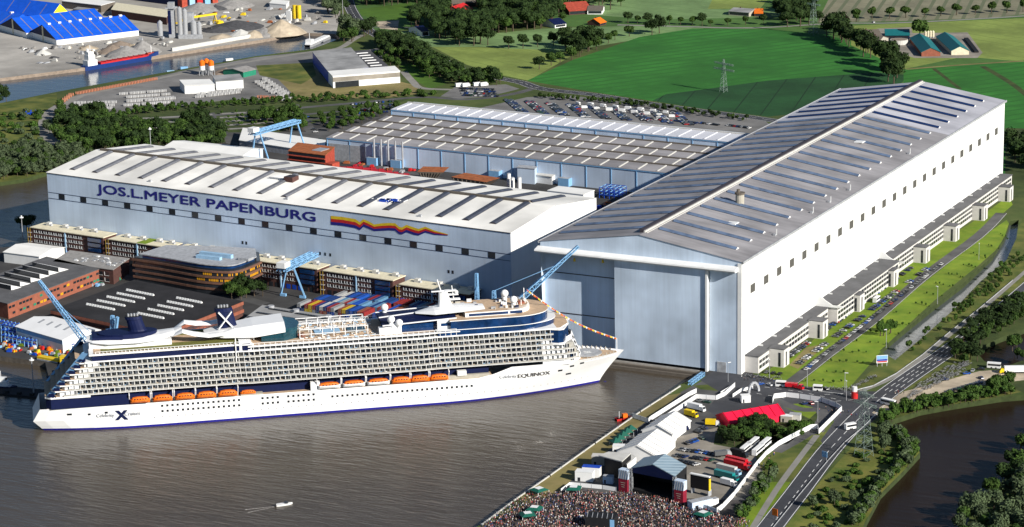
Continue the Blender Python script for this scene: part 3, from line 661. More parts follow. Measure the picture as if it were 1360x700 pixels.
# black-roofed shop
t, L, D, sk = block('workshop_hall', 'black flat-roofed workshop with two columns of white shed skylights', 'workshop', (68, 412), (214, 443), (322, 400), 11, 'brick', 'blackroof')
def on_roof(u, v, z, t):
    p = at(u, v, z); rz = t.rotation_euler[2]; d = p-Vector(t.location); return (d.x*cos(rz)+d.y*sin(rz), -d.x*sin(rz)+d.y*cos(rz))
for (u, v) in [(167, 386), (154.5, 390.5), (141, 395), (128, 400), (114, 405), (233.5, 396.5), (221, 401.5), (208.5, 406.5), (195.5, 411.5), (182, 417)]:
    x, y = on_roof(u, v, 11, t); x2, y2 = on_roof(u+38, v+7.5, 11, t); mb = MB()
    a = Vector((x, y, 0)); b = Vector((x2, y2, 0)); d = (b-a).normalized(); n = Vector((-d.y, d.x, 0)); K = int((b-a).length/2.2)
    for i in range(K):
        p = a+d*i*2.2; q = [p, p+d*1.5, p+d*1.5+n*1.5, p+n*1.5]
        mb.faces([(q[0].x, q[0].y, 11), (q[1].x, q[1].y, 11), (q[2].x, q[2].y, 11), (q[3].x, q[3].y, 11), ((q[0].x+q[3].x)/2, (q[0].y+q[3].y)/2, 12.3), ((q[1].x+q[2].x)/2, (q[1].y+q[2].y)/2, 12.3)], [(0, 1, 5, 4), (2, 3, 4, 5), (1, 2, 5), (3, 0, 4)], 'white')
    mb.build('skylight', t)
mb = MB(); mb.box(-.2, L, -.5, -.1, 8.9, 10.8, 'redbrick'); mb.box(L, L+.4, -.2, 0, 8, 11, 'redbrick')
c1 = Vector((L, 0, 0)); c2 = Vector((L+sk, D, 0)); dd = (c2-c1).normalized()
mb.beam(c1+Vector((.6, 0, 9.8)), c2+Vector((.6, 0, 9.8)), .6, 'redbrick', 2); mb.beam(c1+Vector((.6, 0, 5)), c2+Vector((.6, 0, 5)), .6, 'redbrick', 2); mb.build('brick_band', t)
# grey-roofed shop
t, L, D, sk = block('workshop_hall', 'pale grey flat-roofed workshop with short dark rooflights behind the ship funnel', 'workshop', (316, 430), (452, 452), (482, 426), 9, 'brick', 'greyroof')
for i, (u, v) in enumerate([(357, 411), (392, 417), (427, 424), (340, 416), (374, 422), (408, 429), (328, 422), (360, 428), (394, 434)]):
    x, y = on_roof(u, v, 9, t); mb = MB(MB().X); 
    for j in range(9): mb.box(x+j*2, x+j*2+1.6, y, y+1.6, 9, 9.7, 'window_dark')
    mb.build('skylight', t)
for u, v in ((360, 409), (393, 414), (436, 422)): x, y = on_roof(u, v, 9, t); mb = MB(); mb.cyl((x, y), 2, 9, 10.6, 'steel'); mb.build('roof_vent', t)
# brown-roof block under the row
t, L, D, sk = block('workshop_hall', 'low grey-roofed brick building between white shed and curved office', 'workshop', (71, 347), (150, 358), (171, 343), 10, 'brick', 'gravel_grey')
mb = MB(); bandwin(mb, 2, L-2, 0, [1.5, 5.5], 5, 3.6, 2.2, frame='white'); mb.build('window_band', t)
mb = MB()
for i in range(26): x, y = 8+R.random()*(L-14), 6+R.random()*(D-12); mb.box(x, x+1.5+R.random()*2, y, y+1+R.random(), 10, 10.6, R.choice(['white', 'steel', 'silver']))
mb.build('roof_equipment', t)
# white shed on the river side
t, L, D = shed('storage_shed', 'small white gabled shed beside the river and the brick office row', 'shed', (5, 335), (52, 341), (78, 328), 7, 2.2, 'white', 'white_roof')
# saw-tooth workshop
t, L, D, sk = block('workshop_hall', 'dark-roofed red brick workshop with rows of white sawtooth skylights', 'workshop', (-60, 385), (10, 403), (131, 357), 10, 'redbrick', 'bitumen')
d_ = Vector((sk, D, 0)).normalized()
for (u, v) in [(43, 354), (30, 358), (18, 362.5), (6, 367.5), (-8, 373), (-20, 378)]:
    x, y = on_roof(u, v, 10, t); x2, y2 = on_roof(u+35, v+7.5, 10, t); a = Vector((x, y, 10)); b = Vector((x2, y2, 10)); n = Vector((-(b-a).y, (b-a).x, 0)).normalized()*8.5
    mb = MB(); mb.faces([a[:], b[:], (b+n)[:], (a+n)[:], (a+Vector((0, 0, 3.0)))[:], (b+Vector((0, 0, 3.0)))[:]], [(0, 1, 5, 4)], 'window_dark'); mb.faces([a[:], b[:], (b+n)[:], (a+n)[:], (a+Vector((0, 0, 3.0)))[:], (b+Vector((0, 0, 3.0)))[:]], [(3, 4, 5, 2), (1, 2, 5), (0, 4, 3)], 'white'); mb.build('skylight', t)
# window bands of its long side (local edge L,0 -> L+sk,D)
c1 = Vector((L+.1, 0, 0)); c2 = Vector((L+sk+.1, D, 0)); K = int((c2-c1).length/3.4); dd = (c2-c1).normalized(); nn = Vector((dd.y, -dd.x, 0))
mb = MB()
for i in range(K):
    for z in (2.2, 6.4):
        if R.random() < .85: p = c1+dd*(i*3.4+.7)+nn*.08; mb.poly([(p.x, p.y, z), (p.x+dd.x*2.6, p.y+dd.y*2.6, z), (p.x+dd.x*2.6, p.y+dd.y*2.6, z+1.5), (p.x, p.y, z+1.5)], R.choice(['window_dark', 'window_dark', 'window_dark', 'amber', 'sterngreen']))
mb.build('window_band', t)
# white assembly tent near the quay
t, L, D = shed('storage_tent', 'white gabled tent hall with grey roof stripes on the crane quay', 'tent', (21, 434), (83, 452), (113, 433), 8, 3, 'tent_white', 'tent_white')
for i in range(4):
    x = L*(.2+.18*i); mb = MB(); mb.poly([(x, 1, 8.45), (x+2.2, 1, 8.45), (x+2.2, D/2, 11.42), (x, D/2, 11.42)], 'steel'); mb.build('roof_stripe', t)
mb = MB(); mb.box(1, L, -.15, 0, 5.4, 7.6, 'crane_blue'); mb.build('wall_trim', t)
# white long shed behind hall one, white roofs near the far crane
t, L, D = shed('storage_shed', 'long white-roofed shed right behind the lettered hall', 'shed', (217, 196), (322, 207), (340, 197), 9, 2.5, 'hall_wall', 'white_roof')
t, L, D, sk = block('storage_shed', 'flat white roof next to the pale blue gantry crane behind the lettered hall', 'shed', (318, 186), (430, 203), (432, 186), 6, 'steel', 'white_roof')
# ================================================================ CRUISE SHIP: local x forward, y to port, z above water
SHIP = thing('cruise_ship', 'huge white cruise ship with navy funnels and rows of balconies, moored before the halls', 'cruise ship', SO, SA)
HB = 18.6
def xbow(z): return 315.5+max(0, z)**1.25*.40+(-.5*z if z < 0 else 0)
def xstern(z): return 2.0+max(0, 6-z)*.9 if z < 6 else 2.0+(z-6)*.55
def hb(x, z):
    xe, xs = xbow(z), xstern(z); zz_ = min(max(z/18.0, 0), 1); xm = 222+42*zz_; p = 1.75+.95*zz_; b = HB
    if x > xm: b = HB*max(0, 1-((x-xm)/(xe-xm))**p)
    elif x < 62:
        s0 = 10.5+6.5*zz_; t = max(0, (x-xs)/(62-xs)); b = s0+(HB-s0)*(1-(1-t)**1.8)
    return max(b, .02)
def ztop(x):                                            # upper edge of the white hull plating
    if x < 62: return 13.2
    if x < 249: return 13.4
    if x < 254: return 13.4+(x-249)*1.0
    if x < 292: return 18.4
    return 18.4-(x-292)*.02
ZL = [-2.5, 0, 1.1, 3, 6, 9, 11.5]
XS = [0]+[.02, .05, .09, .14]+[.2+.0226*i for i in range(30)]+[.88+.012*i for i in range(11)]
XS = sorted(set([round(a, 4) for a in XS if a <= 1]+[1.0, .79, .795, .80, .805, .81]))
hull = MB(); stripe = MB()
def station(t, z):
    a, b = xstern(z), xbow(z); return a+(b-a)*t
for s in (-1, 1):
    for i in range(len(XS)-1):
        for j in range(len(ZL)):
            def pt(t, k):
                if k < len(ZL): z = ZL[k]
                else: z = ztop(station(t, 13.4))
                x = station(t, z); return (x, s*hb(x, z), z)
            if j == len(ZL)-1 or True:
                q = [pt(XS[i], j), pt(XS[i+1], j), pt(XS[i+1], j+1), pt(XS[i], j+1)]
                (stripe if j < 2 else hull).poly(q if s < 0 else q[::-1], 'boot_blue' if j < 2 else 'ship_white')
ks = list(range(len(ZL)))
tr = [(xstern(z), z) for z in ZL]+[(xstern(13.2), 13.2)]
for a, b in zip(tr, tr[1:]):
    hull.poly([(a[0], hb(a[0], a[1]), a[1]), (a[0], -hb(a[0], a[1]), a[1]), (b[0], -hb(b[0], b[1]), b[1]), (b[0], hb(b[0], b[1]), b[1])], 'ship_white')
hull.build('hull', SHIP, smooth=True); stripe.build('waterline_stripe', SHIP)
# bulbous bow just under the surface
mb = MB(); mb.ball((319, 0, -1.6), 2.2, 'boot_blue', sz=.8); o = mb.build('bulbous_bow', SHIP); o.scale = (1, 1, 1)
def outline(x0, x1, z, k=1.0, n=40, add=0.0):
    """deck edge following the hull, closed polygon"""
    xs = [x0+(x1-x0)*i/n for i in range(n+1)]
    a = [(x, -max(hb(x, z)*k+add, .05)) for x in xs]; return a+[(x, -y) for x, y in a[::-1]]
def deckplate(name, pts, z0, z1, m, top=None, smoothn=False): mb = MB(); mb.prism(pts, z0, z1, m, top); return mb.build(name, SHIP)
# decks
deckplate('boat_deck', outline(10, 252, 13.2, .985), 12.6, 13.25, 'ship_white', 'deck')
deckplate('fore_deck', outline(288, 326, 17, .96), 16.2, 17.0, 'ship_white', 'deck')
mb = MB(); mb.cyl((309, 0), 8.2, 17.6, 18.0, 'steel', n=28); mb.cyl((309, 0), 7.6, 17.2, 17.6, 'ship_white', n=20)
for y in (-1.3, 1.3): mb.box(307, 311, y-.3, y+.3, 18.0, 18.05, 'paint')
mb.box(308.7, 309.3, -1.3, 1.3, 18.0, 18.05, 'paint'); mb.build('helicopter_deck', SHIP)
mb = MB()
for s in (-1, 1):
    for i in range(14):
        x = 292+i*2.4; mb.beam((x, s*(hb(x, 18)-.8), 17), (x, s*(hb(x, 18)-.8), 18.9), .35, 'beige')
mb.beam((326, 0, 17), (326, 0, 25), .35, 'white'); mb.build('bow_frame', SHIP)
# inner house up to the cabin decks and the cabin stack
def side_y(x):
    """outer line of the balconies"""
    if x < 112: e = 0
    elif x < 119: e = (x-112)/7
    elif x < 214: e = 1
    elif x < 221: e = 1-(x-214)/7
    else: e = 0
    return min(18.3+1.5*e, hb(x, 18)+ (.6 if x < 240 else .0)+(1.5 if x > 270 else 0))
deckplate('promenade_house', [(x, -min(14.6, side_y(x)-3)) for x in (18, 60, 120, 250)]+[(x, min(14.6, side_y(x)-3)) for x in (250, 120, 60, 18)], 13.2, 20.2, 'navy')
ROWZ = [20.3+2.95*i for i in range(6)]; X0 = [19, 21, 23.6, 26.2, 28.8, 31.4]; X1 = [301, 299.5, 298, 287.5, 287, 286.5]
xs_core = lambda a, b: [a]+[x for x in (112, 119, 214, 221, 240, 255, 265, 275, 282, 288, 293) if a < x < b]+[b]
for k in range(6):
    z = ROWZ[k]; a, b = X0[k], X1[k]
    pts = [(x, -side_y(x)+1.9) for x in xs_core(a, b)]; pts = pts+[(x, -y) for x, y in pts[::-1]]
    deckplate('cabin_wall', pts, z, z+2.95, 'balcony_grey')
    for s in (-1, 1):
        mb = MB()
        L = xs_core(a, b)
        for x, x2 in zip(L, L[1:]):
            q = [(x, s*(side_y(x)-1.95)), (x2, s*(side_y(x2)-1.95)), (x2, s*(side_y(x2)+.1)), (x, s*(side_y(x)+.1))]
            mb.prism(q if s > 0 else q[::-1], z-.16, z+.08, 'ship_white')
            q = [(x, s*(side_y(x))), (x2, s*(side_y(x2))), (x2, s*(side_y(x2)+.1)), (x, s*(side_y(x)+.1))]
            mb.prism(q if s > 0 else q[::-1], z+.08, z+.9, 'balcony_grey')
        x = a+1.2; n = 0
        while x < b-1.5:
            y = side_y(x); mb.box(x-.1, x+.1, *sorted((s*(y-1.95), s*(y+.03))), z, z+2.8, 'ship_white')
            if 112 < x < 119 or 214 < x < 221: pass
            yy = s*(y-1.82); w0 = x+.55
            if x+2.6 < b: mb.box(w0, w0+.95, *sorted((yy, yy-s*.1)), z+.25, z+2.3, 'window_dark'); mb.box(w0+1.0, w0+1.8, *sorted((yy, yy-s*.1)), z+.25, z+2.3, R.choice(['ship_white', 'ship_white', 'beige', 'window_grey', 'navy_glass', 'ship_white']))
            if R.random() < .35: mb.box(x+.5, x+1.3, *sorted((s*(y-1.2), s*(y-.7))), z+.12, z+.9, R.choice(['ship_white', 'deck', 'crane_blue']))
            x += 2.86; n += 1
        mb.build('balcony_row', SHIP)
# navy panelled stern and stepped terraces
def rr(x0, x1, w, k=0): return [(x0, -w+3), (x0+3, -w), (x1, -w), (x1, w), (x0+3, w), (x0, w-3)]
deckplate('stern_house', [(9.5, -14.5), (12, -17), (62, -18.75), (62, 18.75), (12, 17), (9.5, 14.5)], 13.2, 19.0, 'navy')
deckplate('stern_terrace', [(9, -15), (12, -17.6), (33, -18.4), (33, 18.4), (12, 17.6), (9, 15)], 19.0, 20.1, 'ship_white', 'deck')
for k in range(6):
    z = ROWZ[k]; a = 12.5+k*2.75
    deckplate('stern_terrace', [(a, -15.5), (a+2, -18.0), (a+9, -18.45), (a+9, 18.45), (a+2, 18.0), (a, 15.5)], z+2.5, z+3.15, 'ship_white', 'deck')
    deckplate('stern_cabins', [(a+3, -14.5), (a+4.5, -17), (a+12, -17.9), (a+12, 17.9), (a+4.5, 17), (a+3, 14.5)], z-.3, z+2.5, 'ship_white')
    for s in (-1, 1):
        mb = MB()
        for j in range(2): mb.cyl((a+6.5+j*4, 0), .01, 0, .01, 'black', n=3)
        mb.beam((a+.2, s*15.4, z+.1), (a+2.3, s*18.0, z+.1), .25, 'navy', .9); mb.build('terrace_rail', SHIP)
mb = MB()
for k in range(6):
    z = ROWZ[k]; a = 12.5+k*2.75
    for j in range(9): mb.box(a+2.9, a+3.0, -13.5+j*3, -11.3+j*3, z, z+2.1, 'window_dark')
mb.build('stern_windows', SHIP)
mb = MB()
for s in (-1, 1):
    mb.faces([(9, s*14, 19), (12, s*17.2, 19), (33, s*17.8, 43), (30, s*14.5, 43), (10.5, s*13.2, 19), (31.5, s*13.5, 43)], [(0, 1, 2, 3), (0, 3, 5, 4)], 'crane_blue')
    for k in range(7): mb.beam((11+k*2.9, s*16.6, 21+k*3), (14+k*2.9, s*17.6, 21+k*3), 1.2, 'navy', 1.8)
mb.build('stern_fin', SHIP)
# dark band above cabins (aft), glass bands (fore)
def band(name, x0, x1, z0, z1, m, off=0.0, y0=None):
    L = [x0]+[x for x in (112, 119, 214, 221, 240, 255, 265, 275, 282) if x0 < x < x1]+[x1]
    pts = [(x, -side_y(x)+off) for x in L]; pts = pts+[(x, -y) for x, y in pts[::-1]]; return deckplate(name, pts, z0, z1, m)
band('deck_edge', 31, 288, 38.0, 38.7, 'ship_white', -.25)
band('glass_band', 35, 118, 38.7, 41.6, 'navy', .35); band('deck_edge', 33.5, 121, 41.6, 42.3, 'ship_white', -.1)
band('glass_band', 118, 232, 38.7, 40.4, 'window_dark', 1.5); band('deck_edge', 118, 234, 40.4, 41.0, 'ship_white', -.1)
deckplate('sun_deck', [(118, -17.2), (234, -16.6), (234, 16.6), (118, 17.2)], 41.0, 41.08, 'deck')
deckplate('lawn_deck', [(36, -16.6), (121, -17), (121, 17), (36, 16.6)], 42.3, 42.38, 'deck')
deckplate('lawn', [(40, -15.8), (114, -16), (114, -6), (40, -6)], 42.38, 42.46, 'lawn'); deckplate('lawn', [(40, 15.8), (114, 16), (114, 8), (40, 8)][::-1], 42.38, 42.46, 'lawn')
mb = MB()
for s in (-1, 1):
    for i in range(42): x = 37+i*2; mb.beam((x, s*17.4, 42.3), (x, s*17.4, 43.6), .22, 'ship_white')
    mb.beam((37, s*17.4, 43.5), (120, s*17.4, 43.5), .2, 'ship_white')
    for i in range(38): x = 121+i*3; mb.beam((x, s*(side_y(x)-.3), 38.6), (x, s*(side_y(x)-.3), 42.4), .22, 'ship_white')
    mb.beam((121, s*18.6, 42.4), (232, s*18.6, 42.4), .2, 'ship_white')
mb.build('deck_rail', SHIP)
mb = MB(); mb.box(113.5, 120, -18.4, 18.4, 38.7, 43.2, 'ship_white'); mb.box(115, 119.5, -18.6, -18.4, 39.2, 42.6, 'navy'); mb.beam((111.5, -18.8, 33), (111.5, -18.8, 46), .5, 'white'); mb.build('lift_house', SHIP)
# forward glass house
def nose(x0, xc, x1, w, n=9):
    """plan: straight sides from x0 to xc, elliptical nose to x1"""
    a = [(x0, -w)]+[(xc+(x1-xc)*sin(pi/2*i/n), -w*cos(pi/2*i/n)**.8 if i < n else 0) for i in range(n+1)]
    return a+[(x, -y) for x, y in a[-2::-1]]
deckplate('glass_band', nose(222, 262, 290, 18.0), 38.6, 41.5, 'navy_glass'); deckplate('deck_edge', nose(221, 262, 290.6, 18.3), 41.5, 41.8, 'ship_white')
deckplate('glass_band', nose(229, 266, 286, 17.9), 41.8, 46.5, 'navy_glass'); deckplate('deck_edge', nose(228.5, 266, 286.3, 18.1), 46.5, 46.9, 'ship_white', 'deck')
deckplate('deck_edge', [(278, -18.2), (290, -17.5), (296, -9), (297, 0), (296, 9), (290, 17.5), (278, 18.2)], 37.9, 38.5, 'ship_white', 'deck')
# bridge with wings and sloping white front
mb = MB(); br = [(284, -17.5), (288.5, -19.5), (291.5, -19), (296.5, -8), (298, 0), (296.5, 8), (291.5, 19), (288.5, 19.5), (284, 17.5)]
mb.prism(br, 30.4, 37.6, 'navy_glass'); mb.prism([(x+.3 if x > 285 else x, y*1.01) for x, y in br], 37.6, 38.2, 'ship_white'); mb.prism([(x+.4 if x > 285 else x, y*1.01) for x, y in br], 29.2, 30.4, 'ship_white'); mb.build('bridge', SHIP)
mb = MB()
fr = lambda z: [(280, -17.6), (290+(37-z)*.28, -16.6+(z-18)*.02), (296+(37-z)*.36, -8), (298+(37-z)*.38, 0), (296+(37-z)*.36, 8), (290+(37-z)*.28, 16.6), (280, 17.6)]
A_, B_ = fr(17.0), fr(31.6); n = len(A_)
mb.faces([(*p, 17.0) for p in A_]+[(*p, 31.6) for p in B_], [(i, (i+1) % n, n+(i+1) % n, n+i) for i in range(n)], 'ship_white'); mb.build('front_screen', SHIP)
mb = MB()
for j in range(4):
    for i in range(3):
        for s in (-1, 1):
            z = 20.5+j*2.9; x = 296.6+(37-z)*.34; mb.box(x, x+.4, s*(4+i*2.6)-.5, s*(4+i*2.6)+.5, z, z+1, 'window_dark')
mb.build('front_windows', SHIP)
# tents and funnels aft
def loft(mb, rings, m, close=True):
    n = len(rings[0]); V = [p for r in rings for p in r]; F = []
    for i in range(len(rings)-1):
        for j in range(n if close else n-1): F.append((i*n+j, i*n+(j+1) % n, (i+1)*n+(j+1) % n, (i+1)*n+j))
    mb.faces(V, F, m)
mb = MB()
def canopy(path, m='ship_white', th=.5):
    rings = []
    for (x, yc, w, z, sag) in path: rings.append([(x, yc-w, z-sag), (x, yc-w*.5, z-.2*sag), (x, yc, z), (x, yc+w*.5, z-.2*sag), (x, yc+w, z-sag), (x, yc, z-th)])
    loft(mb, rings, m); mb.faces(rings[0], [(0, 1, 2, 3, 4, 5)], m); mb.faces(rings[-1], [(5, 4, 3, 2, 1, 0)], m)
canopy([(33, 0, 5, 47.2, 1), (36, 0, 9, 47.6, 1.5), (44, 0, 11.5, 47.6, 2.2), (60, 0, 11.5, 47.4, 2.4), (72, 0, 10, 47.6, 2.2), (80, 0, 6, 48.6, 1.8), (84, -1, 4, 50, 1.2)])
mb.build('tent_canopy', SHIP)
mb = MB(); canopy([(78, -4, 2.5, 46.2, .5), (84, -6, 3.5, 49.5, 1.2), (90, -7.5, 4, 48.2, 1.5), (98, -8, 4, 46.6, 1.2), (106, -8, 4, 47.2, 1.2), (112, -7, 3, 48.6, .8)])
mb.build('tent_canopy', SHIP); mb = MB(); canopy([(80, 5, 2.5, 47.2, .5), (86, 6, 3.5, 51.2, 1.2), (92, 7, 4, 50, 1.5), (100, 7.5, 4, 49.2, 1.2), (108, 6, 4, 51, 1.2), (113, 5, 3, 50.2, .8)]); mb.build('tent_canopy', SHIP)
deckplate('deck_house', [(34, -7), (44, -9.5), (78, -9.5), (78, 9.5), (44, 9.5), (34, 7)], 42.4, 45.6, 'ship_white')
mb = MB(); n = 18; mb.prism([(55+16*cos(2*pi*i/n), 7.5*sin(2*pi*i/n)) for i in range(n)], 46.5, 49.0, 'navy'); mb.prism([(36, -6.5), (52, -8), (52, 8), (36, 6.5)], 46.2, 48.3, 'navy'); mb.build('funnel_base', SHIP)
def funnel(cx, z0, z1, w):
    o = MB(); rings = []
    for t, kx, dx in ((0, 1.18, 0), (.2, 1, -.6), (.8, .93, -2.0), (.82, 1.02, -2.2), (1, .98, -2.6)):
        rings.append([(cx+dx+w*kx*cos(2*pi*i/16), w*.62*kx*sin(2*pi*i/16), z0+(z1-z0)*t) for i in range(16)])
    loft(o, rings, 'navy'); o.faces(rings[-1], [tuple(range(16))], 'black'); fo = o.build('funnel', SHIP)
    o = MB()
    for i in range(4): o.cyl((cx-2.6-2.4+i*1.6, 0), .6, z1-.5, z1+1.4, 'silver', n=8)
    o.build('exhaust_pipe', fo); return fo
f2 = funnel(61, 48, 57.2, 4.6); f1 = funnel(109.5, 46.5, 58.6, 5.0)
mb = MB()
for s in (-1, 1):
    for a, b in (((104, 47.8), (111.5, 56.8)), ((111.8, 47.8), (104.5, 56.8))):
        mb.beam((a[0], s*(3.65), a[1]), (b[0]-.3, s*(3.1), b[1]), 2.1, 'white', .6)
mb.build('letter_emblem', f1)
# streamlined white house and blue solarium glass
mb = MB(); ring = lambda x, w, z, h: [(x, -w, z), (x, -w, z+h*.55), (x, -w*.6, z+h), (x, w*.6, z+h), (x, w, z+h*.55), (x, w, z)]
loft(mb, [ring(96, 5, 44.5, 1.4), ring(106, 10, 44, 3.4), ring(122, 14, 44.3, 5.2), ring(139, 14.5, 46.2, 4.4)], 'ship_white'); mb.faces(ring(139, 14.5, 46.2, 4.4), [(0, 1, 2, 3, 4, 5)], 'ship_white'); mb.faces(ring(96, 5, 44.5, 1.4), [(5, 4, 3, 2, 1, 0)], 'ship_white'); mb.build('solarium_roof', SHIP)
deckplate('solarium_glass', [(126, -12.5), (138, -13.5), (146, -9), (148, 0), (146, 9), (138, 13.5), (126, 12.5)], 41.1, 47.4, 'teal_glass')
mb = MB()
for i, y in enumerate((-11, -5, 5, 11)): mb.beam((122, y, 42.4), (122, y, 47), .4, 'white')
mb.box(120, 122, -9, 9, 42.4, 45, 'ship_white'); mb.build('post', SHIP)
# pool court with white frames
mb = MB()
for i in range(7):
    x = 151+i*6.2
    for y in (-11.5, 0, 11.5): mb.beam((x-4, y, 41), (x-4, y, 46), .35, 'ship_white')
    mb.beam((x-4, -11.5, 46), (x-4, 11.5, 46), .3, 'ship_white')
for y in (-11.5, 0, 11.5): mb.beam((147, y, 46), (184.5, y, 46), .35, 'ship_white'); mb.beam((147, y, 43.4), (184.5, y, 43.4), .3, 'ship_white', .25)
mb.build('pool_frame', SHIP)
deckplate('pool', [(156, -5), (170, -5), (170, 5), (156, 5)], 41.1, 41.6, 'sky_blue'); deckplate('pool', [(174, -5), (184, -5), (184, 5), (174, 5)], 41.1, 41.6, 'teal_glass')
mb = MB()
for i in range(150):
    x = 146+R.random()*42; y = R.choice([-1, 1])*(7+R.random()*9); mb.box(x, x+1.6, y, y+.6, 41.1, 41.5, R.choice(['white', 'white', 'sky_blue', 'beige', 'deck']))
mb.build('sun_loungers', SHIP)
mb = MB()
for k in range(2):
    pts = [(150+3.5*cos(a), -8+3.5*sin(a)) for a in [pi/2+pi*i/8 for i in range(9)]]
    for a, b in zip(pts, pts[1:]): mb.beam((*a, 41.3+k), (*b, 41.3+k), 1.2, 'redbrick', .3)
mb.build('water_slide', SHIP)
# glass-roofed lounge, radomes, mast
mb = MB(); mb.box(196, 230, -13, 13, 41.1, 45.2, 'navy_glass'); mb.build('lounge_glass', SHIP)
mb = MB(); loft(mb, [[(192, -14, 45), (192, 14, 45), (192, 14, 45.5), (192, 0, 46.4), (192, -14, 45.5)], [(233, -14, 46.6), (233, 14, 46.6), (233, 14, 47.1), (233, 0, 49.3), (233, -14, 47.1)]], 'navy')
for y in (-14, 0, 14): mb.beam((192, y, 45.7+(.9 if y == 0 else 0)), (233, y, 47.3+(2.2 if y == 0 else 0)), .8, 'ship_white', .5)
mb.build('lounge_roof', SHIP)
mb = MB(); loft(mb, [ring(190, 3.2, 41, 3.4), ring(202, 3.6, 41, 4.6)], 'ship_white'); mb.faces(ring(190, 3.2, 41, 3.4), [(5, 4, 3, 2, 1, 0)], 'ship_white'); mb.faces(ring(202, 3.6, 41, 4.6), [(0, 1, 2, 3, 4, 5)], 'ship_white'); o = mb.build('radome_base', SHIP); o.location = (0, -12.5, 0)
for (x, y, z) in ((197, -12.5, 47.6), (201, -15, 46), (263.5, 5, 53), (267, -3, 51.2), (197, 12.5, 47.6)):
    mb = MB(); mb.cyl((x, y), 1.3, z-7 if x < 250 else z-5, z, 'ship_white', n=10); mb.ball((x, y, z+1), 2.15, 'ship_white', 14, 8); mb.build('radome', SHIP, smooth=True)
for (x, y, z) in ((197, -12.5, 44), ): mb = MB(); mb.ball((x+1.2, y-1, z+.5), 2.2, 'ship_white', 14, 8); mb.build('radome', SHIP, smooth=True)
deckplate('deck_house', [(222, -15.6), (238, -15.6), (238, 15.6), (222, 15.6)], 41.9, 46.8, 'ship_white')
deckplate('deck_house', nose(238, 262, 276, 13.0), 46.9, 49.2, 'ship_white')
mb = MB(); mb.box(240, 262, -13.1, -13.02, 47.3, 48.7, 'navy_glass'); mb.box(224, 230, -15.7, -15.6, 43.6, 45.2, 'navy_glass'); mb.box(263, 270, -13, -12.3, 47.3, 48.7, 'navy_glass'); mb.build('window_band', SHIP)
deckplate('observation_deck', nose(238, 262, 275.5, 12.6), 49.2, 49.3, 'deck')
mb = MB()
for i in range(30): x = 232+R.random()*40; y = R.uniform(-12, 12); mb.box(x, x+R.uniform(.6, 3), y, y+R.uniform(.5, 1.5), 49.3, 49.3+R.uniform(.4, 1.8), R.choice(['white', 'white', 'beige', 'steel', 'navy']))
for i in range(60): a = nose(238, 262, 275.3, 12.5, 30)[min(i, 59)]; mb.beam((*a, 49.3), (*a, 50.4), .12, 'white')
mb.build('deck_fittings', SHIP)
mb = MB(); canopy([(212, -1, 2, 48.6, .4), (222, -2, 9, 50.5, 1.6), (236, -2, 9.5, 51.2, 1.6), (250, -2, 6, 50.4, 1)]); mb.build('observation_roof', SHIP)
mb = MB(); rg = []
for z, w, x in ((50, 4.2, 229), (54, 3.3, 228.6), (58.5, 2.6, 228), (59.2, 3.2, 227.8)): rg.append([(x+w*cos(2*pi*i/10), w*.7*sin(2*pi*i/10), z) for i in range(10)])
loft(mb, rg, 'ship_white'); mb.faces(rg[-1], [tuple(range(10))], 'ship_white'); mb.box(221.5, 229, -.6, .6, 59, 59.5, 'ship_white'); mb.beam((227, 0, 59), (225, 0, 66), .5, 'ship_white')
for z in (54, 56.8, 59): mb.box(229, 237.5-(z-54)*.4, -1.6, 1.6, z, z+.5, 'ship_white')
mb.beam((234, 0, 54), (233, 0, 62), .4, 'ship_white'); mb.ball((235.5, 0, 58), 1.1, 'ship_white'); mb.build('radar_mast', SHIP)
mb = MB()
for i in range(3): mb.beam((268+i*3, -8+i*4, 48.6), (268+i*3, -8+i*4, 52), .4, 'ship_white')
mb.beam((274, 3, 48), (274, 3, 57), .4, 'white'); mb.box(270, 273.5, -2, 2, 48.7, 50.2, 'redbrick'); mb.build('deck_equipment', SHIP)
# portholes
for zi, rngs in ((10.6, [(70, 112), (124, 134), (138, 152)]), (7.6, [(70, 112), (124, 134), (138, 152)]), (8.6, [(162, 240)])):
    for s in (-1, 1):
        mb = MB()
        for a, b in rngs:
            x = a
            while x < b:
                y = s*(hb(x, zi)+.05); mb.box(x, x+1.25, *sorted((y, y-s*.3)), zi, zi+1.25, 'window_dark'); x += 2.75
                if s < 0: mb.build('porthole', SHIP); mb = MB()
        if s > 0: mb.build('porthole_row', SHIP)['kind'] = 'stuff'
mb = MB()
for i in range(60): x = 66+i*4.1; y = -(hb(x, 4.8)+.04); mb.box(x, x+.55, y, y+.3, 4.8, 5.3, 'window_grey')
for x, z, w in ((20, 9, 2.6), (31, 8.5, 1.5), (40, 9, 1.6), (289, 12.5, 2.6), (296, 14.3, 2.4), (302, 15.2, 2.4), (294, 9.2, 3.2)):
    y = -(hb(x+w/2, z)+.12); mb.faces([(x, -(hb(x, z)+.08), z), (x+w, -(hb(x+w, z)+.08), z), (x+w, -(hb(x+w, z+1.1)+.08), z+1.1), (x, -(hb(x, z+1.1)+.08), z+1.1)], [(0, 1, 2, 3)], 'window_dark')
mb.build('hull_opening', SHIP)
